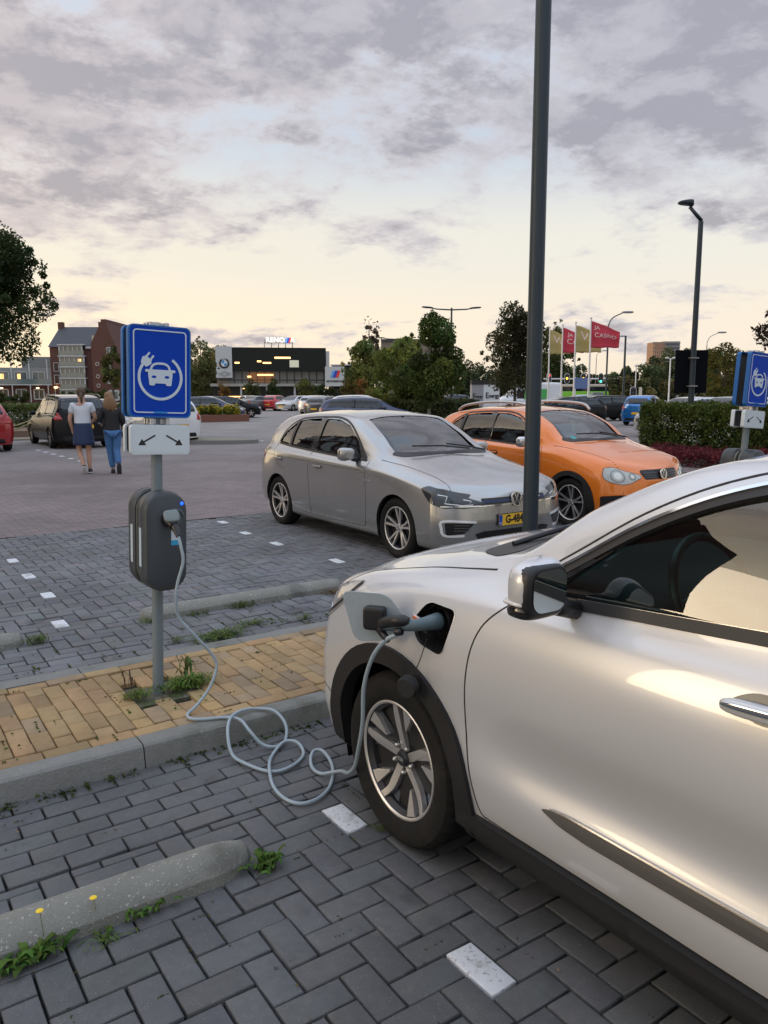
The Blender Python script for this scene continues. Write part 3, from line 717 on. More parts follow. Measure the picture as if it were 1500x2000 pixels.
# ------------------------------------------------------------ cars
def pchip(xs, ys, x):
    xs = np.asarray(xs, float); ys = np.asarray(ys, float); h = np.diff(xs); d = np.diff(ys) / h; n = len(xs); m = np.zeros(n)
    for i in range(1, n - 1):
        if d[i - 1] * d[i] > 0:
            w1 = 2 * h[i] + h[i - 1]; w2 = h[i] + 2 * h[i - 1]; m[i] = (w1 + w2) / (w1 / d[i - 1] + w2 / d[i])
    m[0] = d[0]; m[-1] = d[-1]
    x = np.clip(x, xs[0], xs[-1]); k = np.clip(np.searchsorted(xs, x) - 1, 0, n - 2); t = (x - xs[k]) / h[k]
    return ys[k] * (1 + 2 * t) * (1 - t) ** 2 + m[k] * h[k] * t * (1 - t) ** 2 + ys[k + 1] * t * t * (3 - 2 * t) + m[k + 1] * h[k] * t * t * (t - 1)
class Shell:
    """car body: rows of (x, y, z) keys from sill to roof centre, rounded in plan at nose and tail"""
    def __init__(s, rows, L, front=(.30, 3.2), rear=(.24, 3.2), lean_f=None, lean_r=None, nf=22, nm=110, nr=20, per=7):
        xs = [front[0] * (k / nf) ** front[1] for k in range(nf)] + list(np.linspace(front[0], L - rear[0], nm)) + [L - rear[0] * (1 - k / nr) ** rear[1] for k in range(1, nr + 1)]
        xs = np.array(xs); g_ = np.ones(len(xs))
        fm = xs < front[0]; g_[fm] = (xs[fm] / front[0]) ** (1 / front[1]); rm = xs > L - rear[0]; g_[rm] = np.maximum((L - xs[rm]) / rear[0], 0) ** (1 / rear[1])
        # ease the joins so that the flank stays tangent
        Y = []; Z = []
        for row in rows:
            a = np.array(row, float); Y.append(pchip(a[:, 0], a[:, 1], xs)); Z.append(pchip(a[:, 0], a[:, 2], xs))
        Y = np.array(Y).T * g_[:, None]; Z = np.array(Z).T
        m = len(rows); T = []
        for j in range(m - 1):
            for k in range(per): T.append((j, k / per))
        T.append((m - 2, 1.0))
        P = np.zeros((len(xs), len(T), 3)); P[:, :, 0] = xs[:, None]
        for q, (j, t) in enumerate(T):
            j0, j3 = max(j - 1, 0), min(j + 2, m - 1)
            for A, ax in ((Y, 1), (Z, 2)):
                p0, p1, p2, p3 = A[:, j0], A[:, j], A[:, j + 1], A[:, j3]
                if j == 0: p0 = 2 * p1 - p2
                if j == m - 2: p3 = (-p1 if ax == 1 else p1)       # mirror over the centre line
                P[:, q, ax] = .5 * (2 * p1 + (p2 - p0) * t + (2 * p0 - 5 * p1 + 4 * p2 - p3) * t * t + (3 * p1 - p0 - 3 * p2 + p3) * t ** 3)
        P[:, -1, 1] = 0
        if lean_f is not None:
            lf = np.array(lean_f); d = np.interp(P[:, :, 2], lf[:, 0], lf[:, 1]); w = np.clip(1 - P[:, :, 0] / .7, 0, 1) ** 2; P[:, :, 0] += d * w
        if lean_r is not None:
            lf = np.array(lean_r); d = np.interp(P[:, :, 2], lf[:, 0], lf[:, 1]); w = np.clip(1 - (L - xs[:, None]) / .6, 0, 1) ** 2; P[:, :, 0] -= d * w
        nu, nv = P.shape[:2]
        full = np.concatenate([P, (P[:, ::-1, :] * [1, -1, 1])[:, 1:, :]], 1)
        nv2 = full.shape[1]; s.V = full.reshape(-1, 3)
        idx = np.arange(nu * nv2).reshape(nu, nv2)
        a, b, c, d = idx[:-1, :-1], idx[:-1, 1:], idx[1:, 1:], idx[1:, :-1]
        s.F = np.stack([a, b, c, d], -1).reshape(-1, 4)
        bm = bmesh.new()
        vs_ = [bm.verts.new(v) for v in s.V]
        for f in s.F:
            try: bm.faces.new([vs_[i] for i in f])
            except ValueError: pass
        bmesh.ops.remove_doubles(bm, verts=bm.verts, dist=1e-5)
        bmesh.ops.dissolve_degenerate(bm, edges=bm.edges, dist=1e-6)
        bmesh.ops.recalc_face_normals(bm, faces=bm.faces)
        # outward check
        f = max(bm.faces, key=lambda f: f.calc_center_median().y)
        if f.normal.y < 0: bmesh.ops.reverse_faces(bm, faces=bm.faces)
        bm.normal_update(); bm.verts.ensure_lookup_table(); bm.verts.index_update(); bm.faces.ensure_lookup_table()
        s.bvh = BVHTree.FromBMesh(bm); s.bm = bm
        s.N = [v.normal.copy() for v in bm.verts]; s.fv = [[v.index for v in f.verts] for f in bm.faces]; s.co = [v.co.copy() for v in bm.verts]
    def normal(s, p):
        loc, nrm, i, d = s.bvh.find_nearest(p)
        if i is None: return Vector((0, 0, 1))
        n = Vector((0, 0, 0)); w = 0
        for j in s.fv[i]:
            k = 1 / ((s.co[j] - p).length + 1e-4) ** 1.5; n += s.N[j] * k
        return n.normalized()
    def cut(s, bm, poly, plane, keep=None, side=0):
        """open a hole: poly in (x,z) for plane 'XZ' or (x,y) for 'XY'; side +1/-1 limits it to one flank"""
        a, b = (0, 2) if plane == 'XZ' else (0, 1); c = 1 if plane == 'XZ' else 2
        n = len(poly); P_ = [Vector(p) for p in poly]
        def ok(v): return side == 0 or v[c] * side > .05
        for i in range(n):
            p, q = P_[i], P_[(i + 1) % n]; t = q - p
            if t.length < 1e-5: continue
            mid = (p + q) / 2; rad = t.length / 2 + .05
            fs = []
            for f in bm.faces:
                ce = f.calc_center_median()
                if ok(ce) and (Vector((ce[a], ce[b])) - mid).length < rad: fs.append(f)
            if not fs: continue
            nr = [0, 0, 0]; nr[a] = -t.y; nr[b] = t.x; co = [0, 0, 0]; co[a] = p.x; co[b] = p.y
            ge = set(fs)
            for f in fs: ge.update(f.edges); ge.update(f.verts)
            bmesh.ops.bisect_plane(bm, geom=list(ge), plane_co=co, plane_no=nr, dist=1e-5)
        dead = []
        for f in bm.faces:
            ce = f.calc_center_median()
            if ok(ce) and (keep is None or keep(ce)) and inside(ce[a], ce[b], poly): dead.append(f)
        bmesh.ops.delete(bm, geom=dead, context='FACES')
    def mesh(s, bm, name, mtl, parent, off=0., flip=False):
        me = bpy.data.meshes.new(name)
        if off or flip:
            bm = bm.copy()
            for v in bm.verts: v.co = v.co + s.normal(v.co) * off
            if flip: bmesh.ops.reverse_faces(bm, faces=bm.faces)
        bm.to_mesh(me)
        o = link(name, me, mtl, parent, True)
        sg = -1 if flip else 1
        if not off:
            me.normals_split_custom_set_from_vertices([tuple(s.normal(v.co) * sg) for v in me.vertices])
        return o
    def hit(s, u, v, plane, side):
        if plane == 'XZ': o = Vector((u, 3 * side, v)); d = Vector((0, -side, 0))
        elif plane == 'YZ': o = Vector((-3 if side < 0 else 9, u, v)); d = Vector((1 if side < 0 else -1, 0, 0))
        else: o = Vector((u, v, 4)); d = Vector((0, 0, -1))
        loc, nrm, i, dd = s.bvh.ray_cast(o, d); return loc
    def panel(s, poly, plane='XZ', side=1, off=.002, th=.004, grid=.05, mirror=False):
        """a shaped piece lying on the body: returns a bmesh"""
        bm = bmesh.new()
        def P3(p): return Vector((p[0], 0, p[1])) if plane == 'XZ' else (Vector((0, p[0], p[1])) if plane == 'YZ' else Vector((p[0], p[1], 0)))
        vs_ = []
        if isinstance(poly, Band):
            m_ = len(poly) // 2; A_ = [Vector(p) for p in poly[:m_]]; B_ = [Vector(p) for p in poly[m_:][::-1]]; prev = None
            for i in range(m_ - 1):
                k = max(1, int((A_[i + 1] - A_[i]).length / grid))
                for j in range(k + (i == m_ - 2)):
                    t_ = j / k; a_ = bm.verts.new(P3(A_[i].lerp(A_[i + 1], t_))); b_ = bm.verts.new(P3(B_[i].lerp(B_[i + 1], t_)))
                    if prev: bm.faces.new((prev[0], a_, b_, prev[1]))
                    prev = (a_, b_)
        for p in ([] if isinstance(poly, Band) else poly):
            q = P3(p)
            if not vs_ or (vs_[-1].co - q).length > 1e-5: vs_.append(bm.verts.new(q))
        if vs_:
            if (vs_[0].co - vs_[-1].co).length < 1e-5: bm.verts.remove(vs_.pop())
            f = bm.faces.new(vs_)
            bmesh.ops.triangulate(bm, faces=[f], ngon_method='EAR_CLIP')
        ax = {'XZ': (0, 2), 'YZ': (1, 2), 'XY': (0, 1)}[plane]
        for a in (ax if vs_ else ()):
            lo = min(v.co[a] for v in bm.verts); hi = max(v.co[a] for v in bm.verts); k = int((hi - lo) / grid)
            for i in range(1, k + 1):
                co = [0, 0, 0]; co[a] = lo + (hi - lo) * i / (k + 1); no = [0, 0, 0]; no[a] = 1
                bmesh.ops.bisect_plane(bm, geom=bm.verts[:] + bm.edges[:] + bm.faces[:], plane_co=co, plane_no=no, dist=1e-6)
        bad = []
        for v in bm.verts:
            h = s.hit(v.co[ax[0]], v.co[ax[1]], plane, side)
            if h is None: bad.append(v); continue
            v.co = h
        if bad: bmesh.ops.delete(bm, geom=bad, context='VERTS')
        bmesh.ops.recalc_face_normals(bm, faces=bm.faces)
        nv_ = {v: s.normal(v.co) for v in bm.verts}
        if bm.faces:
            sm = sum(f.normal.dot(nv_[f.verts[0]]) for f in bm.faces)
            if sm < 0: bmesh.ops.reverse_faces(bm, faces=bm.faces)
        # skirt
        be = [e for e in bm.edges if e.is_boundary]
        base = {v: v.co.copy() for v in bm.verts}
        for v in bm.verts: v.co = base[v] + nv_[v] * off
        r = bmesh.ops.extrude_edge_only(bm, edges=be)
        for v in [g_ for g_ in r['geom'] if isinstance(g_, bmesh.types.BMVert)]:
            v.co = v.co - s.normal(v.co) * th
        return bm
def inside(x, y, poly):
    c = False; n = len(poly); j = n - 1
    for i in range(n):
        xi, yi = poly[i]; xj, yj = poly[j]
        if (yi > y) != (yj > y) and x < (xj - xi) * (y - yi) / (yj - yi) + xi: c = not c
        j = i
    return c
def bm_obj(bm, name, mtl, parent, auto=40, smooth=True):
    me = bpy.data.meshes.new(name); bm.to_mesh(me); bm.free(); o = link(name, me, mtl, parent, smooth)
    if auto: me.set_sharp_from_angle(angle=R(auto))
    return o
def join_bm(bms):
    bm = bms[0]
    for b in bms[1:]:
        me = bpy.data.meshes.new('tmp'); b.to_mesh(me); b.free(); bm.from_mesh(me); bpy.data.meshes.remove(me)
    return bm

M_rubber = mat('tyre_rubber', (.012, .0115, .011), .82, spec=.25, noise=.22, nscale=20, bump=.2, bscale=200, spots=[((.035, .031, .027), 6, .45, .75, .5)])
M_clad = mat('cladding', (.016, .016, .017), .62, spec=.3, noise=.15, nscale=12, bump=.25, bscale=500)
M_dark = mat('dark_interior', (.050, .052, .055), .7, spec=.3)
M_well = mat('wheel_well', (.005, .005, .005), .95, spec=.1)
M_darkalloy = mat('dark_alloy', (.030, .030, .033), .35, metal=.3)
M_machined = mat('machined_alloy', (.78, .75, .71), .36, metal=.85)
M_chrome = mat('chrome', (.72, .72, .72), .10, metal=1.0)
M_satin = mat('satin_metal', (.55, .53, .50), .28, metal=.9)
M_seam = mat('seam_black', (.006, .006, .006), .6)
M_seat = mat('seat_cloth', (.085, .088, .092), .85)
M_glassdark = glass('glass_green', (.42, .62, .57), mixin=.02)
M_glassback = glass('glass_privacy', (.07, .08, .085))
M_wind = glass('windscreen_glass', (.50, .64, .61), mixin=.02)
M_red = mat('lamp_red', (.40, .012, .012), .15, coat=1.0)
M_amber = mat('lamp_amber', (.75, .25, .03), .2, coat=.5)
M_plate = mat('plate_yellow', (.80, .47, .03), .45)
M_blue = mat('plate_blue', (.01, .07, .38), .45)
M_lens = glass('lens_clear', (.86, .88, .88), mixin=.05)
M_bright = mat('reflector', (.62, .62, .62), .18, metal=.8)
M_headin = mat('headlamp_inner', (.05, .05, .055), .3, metal=.4)

def paint(name, c, metal=.0, rough=.28, fl=True, coat=1.0):
    m = mat(name, c, rough, metal=metal, coat=coat, coatr=.03, noise=0)
    t = m.node_tree; q = NG(t); p = t.nodes['Principled BSDF']
    o = q.n('ShaderNodeTexCoord').outputs['Object']
    dust = q.smooth(q.noise(o, 1.6, 1, .5), .3, .7, rough * .94, rough * 1.08); t.links.new(dust, p.inputs['Roughness'])
    return m
def wheel(parent, x, y, z, r, rr_, w, side, rim_fn, hubtxt=None, tread=0, steer=0., n=64):
    """side +1: outer face towards +y. tyre > tread; rim > spokes, cap"""
    t = MB(); N = tread if tread else n; s = side
    prof = [(rr_ - .004, w * .36), (rr_ + .008, w * .44), (rr_ + .022, w * .475), (r - .045, w * .505), (r - .022, w * .47), (r - .008, w * .40), (r - .001, w * .33), (r, w * .15), (r, 0), (r, -w * .15), (r - .001, -w * .33), (r - .010, -w * .42), (rr_ + .01, -w * .46), (rr_ - .004, -w * .36)]
    if tread:
        prof2 = []
        for (a, b) in prof: prof2.append((a, b))
        prof = prof2[:7] + [(r, w * .27), (r, w * .262), (r - .007, w * .258), (r - .007, w * .235), (r, w * .231), (r, w * .09), (r - .007, w * .086), (r - .007, w * .062), (r, w * .058)] + [(a, b) for a, b in prof2[8:]]
    vv = []
    for i, (a, b) in enumerate(prof):
        for k in range(N):
            ph = 2 * PI * (k + (b / w) * 1.2 * (1 if tread else 0)) / N; ra = a
            if tread and a > r - .012 and abs(b) < w * .44 and (k % 4) == 0: ra = a - .0055
            vv.append((ra * math.cos(ph), s * b, ra * math.sin(ph)))
    m_ = len(prof); fs = [(i * N + k, i * N + (k + 1) % N, (i + 1) * N + (k + 1) % N, (i + 1) * N + k) for i in range(m_ - 1) for k in range(N)]
    t.add(vv, fs)
    wh = thing('wheel', None, None, (x, y, z)); wh.parent = parent
    wh.rotation_euler = (0, 0, steer)
    t.build('tyre', M_rubber, wh, auto=28)
    b = MB(); b.lathe([(rr_ * .30, s * -w * .1), (rr_ - .030, s * -w * .2), (rr_ - .022, s * w * .30), (rr_ - .004, s * w * .40), (rr_ + .0005, s * w * .425), (rr_ + .004, s * w * .41), (rr_ + .004, s * w * .30)], 64, 'Y')
    rm = b.build('rim', M_darkalloy, wh, auto=35)
    MB().lathe([(rr_ - .010, s * w * .405), (rr_ - .006, s * w * .43), (rr_ + .0015, s * w * .436), (rr_ + .003, s * w * .42)], 64, 'Y').build('rim_lip', M_machined, rm, smooth=True)
    MB().lathe([(.0005, s * -w * .12), (rr_ - .025, s * -w * .15)], 40, 'Y').build('brake_disc', mat('brake', (.10, .10, .10), .5, metal=.6), wh, smooth=True)
    rim_fn(rm, rr_, w, s)
    return wh
def spokes(parent, polys, ztab, th, m, s, name='spokes', inset=0.0):
    """polys in wheel plane (x,z); ztab(r) gives the outward height"""
    bm = bmesh.new()
    for poly in polys:
        fr = [bm.verts.new((a, s * ztab(math.hypot(a, b)), b)) for a, b in poly]
        bk = [bm.verts.new((a * 1., s * (ztab(math.hypot(a, b)) - th), b)) for a, b in poly]
        n = len(poly); f = bm.faces.new(fr)
        for i in range(n): bm.faces.new((fr[i], fr[(i + 1) % n], bk[(i + 1) % n], bk[i]))
    bmesh.ops.triangulate(bm, faces=[f for f in bm.faces if len(f.verts) > 4], ngon_method='EAR_CLIP')
    bmesh.ops.recalc_face_normals(bm, faces=bm.faces)
    return bm_obj(bm, name, m, parent, auto=30)
def rot2(pts, a): c, s_ = math.cos(a), math.sin(a); return [(x * c - y * s_, x * s_ + y * c) for x, y in pts]
def taper(a0, a1, r0, r1, w0, w1, curve=0., n=7):
    """spoke outline in polar sweep from angle a0 at r0 to a1 at r1"""
    L_, R_ = [], []
    for i in range(n + 1):
        t = i / n; r = r0 + (r1 - r0) * t; a = a0 + (a1 - a0) * t + curve * math.sin(PI * t); w = w0 + (w1 - w0) * t
        p = Vector((math.cos(a), math.sin(a))) * r; nn_ = Vector((-math.sin(a), math.cos(a)))
        L_.append(tuple(p + nn_ * w / 2)); R_.append(tuple(p - nn_ * w / 2))
    return L_ + R_[::-1]
def nuts(rm, s, y, r=.052, n=5, a0=0):
    b = MB()
    for k in range(n):
        a = a0 + 2 * PI * k / n; c = (r * math.cos(a), 0, r * math.sin(a))
        b.lathe([(.0004, y + s * .012), (.006, y + s * .011), (.009, y + s * .005), (.010, y - s * .006)], 10, 'Y', c)
    return b.build('wheel_nuts', M_satin, rm, smooth=True)
def rim_niro(rm, R_, w, s):
    zt = lambda r: w * .40 - .030 + .030 * (r / R_) ** 2 if r > .03 else w * .38
    z2 = lambda r: zt(r) - .012
    P1, P2, P3 = [], [], []
    for k in range(5):
        a = R(96) + 2 * PI * k / 5
        q = 1
        P1.append(taper(a - q * R(4), a, .030, R_ - .010, .034, .026, q * R(7)))
        P1.append([(math.cos(a + R(b)) * r, math.sin(a + R(b)) * r) for b, r in ((-13, R_ - .012), (-27, R_ - .012), (-26, R_ * .80), (-17, R_ * .52), (-14, R_ * .55))] )
        P2.append(taper(a - q * R(14), a - q * R(16), .030, R_ - .016, .050, .110))
        P3.append([(math.cos(a + R(b)) * r, math.sin(a + R(b)) * r) for b, r in ((4, R_ * .95), (19, R_ * .95), (13, R_ * .62), (4, R_ * .34))])
    spokes(rm, P2, lambda r: zt(r) - .022, .02, M_darkalloy, s, 'spoke_web')
    spokes(rm, P1, zt, .022, M_machined, s, 'spokes')
    spokes(rm, P3, lambda r: zt(r) - .028, .012, mat('blue_grey_alloy', (.10, .12, .15), .35, metal=.5), s, 'spoke_pocket')
    MB().lathe([(.004, s * (w * .40 - .045)), (R_ - .008, s * (w * .40 - .040))], 50, 'Y').build('rim_back', mat('pocket_black', (.012, .012, .014), .6), rm)
    MB().lathe([(.0005, s * (w * .40 - .012)), (.026, s * (w * .40 - .013)), (.031, s * (w * .40 - .020)), (.034, s * (w * .40 - .040))], 30, 'Y').build('centre_cap', M_darkalloy, rm, auto=30)
    nuts(rm, s, s * (w * .40 - .024), .054, 5, R(96 + 36))
    y = s * (w * .40 - .0112)
    text('centre_mark', 'KIA', .021, M_machined, rm, Matrix.Translation((0, y, 0)) @ Matrix.Rotation(R(205) if s > 0 else 0, 4, 'Y') @ Matrix.Rotation(PI if s > 0 else 0, 4, 'Z') @ Matrix.Rotation(R(90), 4, 'X'), .0015, .0006)
def rim_multi(dark=True, a0=90, twin=True):
    def fn(rm, R_, w, s):
        zt = lambda r: w * .40 - .026 + .026 * (r / R_) ** 2
        P1 = []
        for k in range(5):
            a = R(a0) + 2 * PI * k / 5
            for q in (-1, 1): P1.append(taper(a + q * R(9), a + q * R(11 if twin else 15), .034, R_ - .009, .020, .024, 0))
        P1.append([(.046 * math.cos(t), .046 * math.sin(t)) for t in np.linspace(0, 2 * PI, 24)[:-1]])
        if dark:
            spokes(rm, [taper(R(a0) + 2 * PI * k / 5, R(a0) + 2 * PI * k / 5, .03, R_ - .015, .035, .085) for k in range(5)], lambda r: zt(r) - .014, .015, M_darkalloy, s, 'spoke_web')
        spokes(rm, P1, zt, .024, M_machined if dark else mat('silver_alloy', (.42, .43, .44), .35, metal=.75), s, 'spokes')
        MB().lathe([(.004, s * (w * .40 - .075)), (R_ - .008, s * (w * .40 - .070))], 40, 'Y').build('rim_back', mat('pocket_black', (.012, .012, .014), .6), rm)
        MB().lathe([(.0005, s * (w * .40 - .012)), (.022, s * (w * .40 - .013)), (.027, s * (w * .40 - .022))], 24, 'Y').build('centre_cap', M_satin, rm, auto=30)
        nuts(rm, s, s * (w * .40 - .022), .036, 5, R(a0 + 36))
    return fn
def vw_badge(parent, c, r, nrm='-x', tilt=0.):
    """ring with the two letters one above the other, facing the nose"""
    b = MB(); n = 36
    def C_(rr2): return [(rr2 * math.cos(a), rr2 * math.sin(a)) for a in np.linspace(0, 2 * PI, n + 1)[:-1]]
    Mx = Matrix.Translation(c) @ Matrix.Rotation(tilt, 4, 'Y') @ Matrix.Rotation(R(-90), 4, 'Z')
    bk = MB(); bk.prism(C_(r * .97), .002, -.006, 'XZ', Mx=Mx); bk.build('badge_back', mat('badge_dark', (.02, .025, .04), .3), parent)
    o, i_ = C_(r), C_(r * .86); vv = [(a, -.010, q) for a, q in o] + [(a, -.010, q) for a, q in i_] + [(a, 0, q) for a, q in o] + [(a, 0, q) for a, q in i_]
    fs = []
    for k in range(n):
        j = (k + 1) % n; fs += [(k, j, n + j, n + k), (k, 2 * n + k, 2 * n + j, j), (n + k, n + j, 3 * n + j, 3 * n + k)]
    b.add([Mx @ Vector(v) for v in vv], fs)
    for pts in ([(-.34, .82), (0, .06), (.34, .82)], [(-.80, .30), (-.40, -.78), (0, .10), (.40, -.78), (.80, .30)]):
        b.prism([(a * r, q * r) for a, q in band(pts, .17)], -.009, 0, 'XZ', Mx=Mx)
    return b.build('badge', M_chrome, parent)
def plate(parent, c, txt, tilt=0., yaw=0., w=.52, h=.11, face=-1):
    Mx = Matrix.Translation(c) @ Matrix.Rotation(yaw, 4, 'Z') @ Matrix.Rotation(tilt * -face, 4, 'Y') @ Matrix.Rotation(R(-90) if face < 0 else R(90), 4, 'Z')
    b = MB(); b.prism(rrect(w + .012, h + .012, .01, 3), .006, -.006, 'XZ', Mx=Mx); o = b.build('plate_holder', M_black, parent)
    b = MB(); b.prism(rrect(w, h, .008, 3), -.006, -.009, 'XZ', Mx=Mx); pl = b.build('number_plate', M_plate, o)
    b = MB(); b.prism([(-w / 2, -h / 2 + .004), (-w / 2 + .045, -h / 2 + .004), (-w / 2 + .045, h / 2 - .004), (-w / 2, h / 2 - .004)], -.0095, -.0105, 'XZ', Mx=Mx); b.build('plate_band', M_blue, pl)
    if txt:
        text('plate_text', txt, h * 1.0, M_ink, pl, Mx @ Matrix.Translation((.018, -.0105, 0)) @ Matrix.Rotation(R(90), 4, 'X'), .001, .0040, sx_=.84)
        text('plate_country', 'NL', .026, M_signwhite, pl, Mx @ Matrix.Translation((-w / 2 + .0225, -.0115, -.03)) @ Matrix.Rotation(R(90), 4, 'X'), .0008, .0004)
    return o
def seats(parent, xf, zf, hw, roof_z, wheel_side=1, xw=None, zw=None):
    b = MB()
    for s in (-1, 1):
        c = s * .36
        b.sup((xf + .10, c, zf + .12), (.27, .24, .11), .45); b.sup((xf + .38, c, zf + .42), (.09, .24, .34), .45, Mx=Matrix.Rotation(R(16), 4, 'Y')); 
        b.sup((xf + .50, c, zf + .84), (.05, .13, .09), .5, Mx=Matrix.Rotation(R(12), 4, 'Y'))
    b.sup((xf + 1.10, 0, zf + .12), (.28, .58, .12), .4); b.sup((xf + 1.36, 0, zf + .42), (.09, .60, .32), .4, Mx=Matrix.Rotation(R(18), 4, 'Y'))
    for c in (-.38, .38): b.sup((xf + 1.48, c, zf + .80), (.045, .12, .07), .5)
    b.build('seats', M_seat, parent, smooth=True)
    d = MB(); d.sup((xw - .33, 0, zw - .13), (.36, hw - .14, .15), .35, nu=30); d.build('dashboard', M_dark, parent, smooth=True)
    w_ = MB(); th = R(24)
    Mw = Matrix.Translation((xw, wheel_side * .36, zw)) @ Matrix.Rotation(-th, 4, 'Y')
    w_.tube([Mw @ Vector((0, .185 * math.cos(a), .185 * math.sin(a))) for a in np.linspace(0, 2 * PI, 40)], .0145, 10, cap=False)
    w_.sup(Mw @ Vector((-.03, 0, -.01)), (.035, .072, .062), .7)
    for a in (0, PI, -PI / 2): w_.tube([Mw @ Vector((-.02, .05 * math.cos(a), .05 * math.sin(a))), Mw @ Vector((0, .18 * math.cos(a), .18 * math.sin(a)))], [.020, .013], 8)
    w_.tube([Mw @ Vector((-.02, 0, 0)), Mw @ Vector((-.28, 0, -.02))], .03, 10)
    w_.build('steering_wheel', mat('wheel_leather', (.075, .078, .08), .35), parent, smooth=True)
def arch(cx, cz, r, zlow, n=26, rx=None):
    rx = rx or r; a0 = math.asin(max(-1, min(1, (cz - zlow) / r)))
    pts = [(cx + rx * math.cos(a), cz + r * math.sin(a)) for a in np.linspace(-a0 * .0, PI, n)]
    return [(cx + rx * 1.0, zlow - .4)] + pts + [(cx - rx * 1.0, zlow - .4)]
def well(parent, cx, cz, r, y0, y1, name='wheel_arch_liner'):
    for s in (-1, 1):
        b = MB(); n = 24; A = np.linspace(-.35, PI + .35, n)
        vv = [(cx + r * math.cos(a), s * y1, cz + r * math.sin(a)) for a in A] + [(cx + r * math.cos(a), s * y0, cz + r * math.sin(a)) for a in A] + [(cx, s * y0, cz)]
        fs = [(i, i + 1, n + i + 1, n + i) for i in range(n - 1)] + [(n + i, n + i + 1, 2 * n) for i in range(n - 1)]
        b.add(vv, fs); b.build(name, M_well, parent, smooth=False, fix=False)
def mirror_y(bm):
    b = bm.copy()
    for v in b.verts: v.co.y *= -1
    bmesh.ops.reverse_faces(b, faces=b.faces); return b
def both(sh, poly, name, mtl, parent, off=.002, th=.004, grid=.05, sides=(1, -1), auto=40, plane='XZ'):
    o = None
    for s in sides: o = bm_obj(sh.panel(poly, plane, s, off, th, grid), name, mtl, parent, auto)
    return o
def seam(sh, pts, parent, w=.005, sides=(1, -1), plane='XZ', name='panel_gap', grid=.06):
    bms = [sh.panel(band(pts, w), plane, s, .0008, .001, grid) for s in sides]
    return bm_obj(join_bm(bms), name, M_seam, parent, None)
def mirror_housing(parent, c, s, m, d=(.075, .115, .085)):
    b = MB()
    def fn(p): 
        q = Vector(p); q.z *= 1 + .12 * (q.y / d[1]); q.x += .25 * abs(q.y) * .2; return q
    b.sup((0, 0, 0), d, .62, nu=28, nv=18, fn=fn)
    h = b.build('door_mirror', m, parent, smooth=True); h.location = c
    g_ = MB(); g_.sup((d[0] * .50, 0, -.003), (d[0] * .60, d[1] * .955, d[2] * .93), .5, nu=24, nv=12); g_.build('mirror_frame', M_black, h, smooth=True)
    gg = MB(); gg.prism(rrect(d[1] * 1.52, d[2] * 1.45, .035, 6), d[0] * 1.105, d[0] * 1.11, 'YZ'); gg.build('mirror_glass', mat('mirror_silver', (.42, .47, .48), .03, metal=1.), h)
    a = MB(); a.tube([(.0, -s * d[1] * .7, -d[2] * .7), (.01, -s * (d[1] + .07), -d[2] * 1.1)], [.03, .028], 10); a.build('mirror_arm', M_black, h, smooth=True)
    return h
def rows_from(keys, *rows):
    """rows given as lists of (y, z), one per key x"""
    return [[(k, a, b) for k, (a, b) in zip(keys, r)] for r in rows]
def off_rows(rows, dy=0): return rows

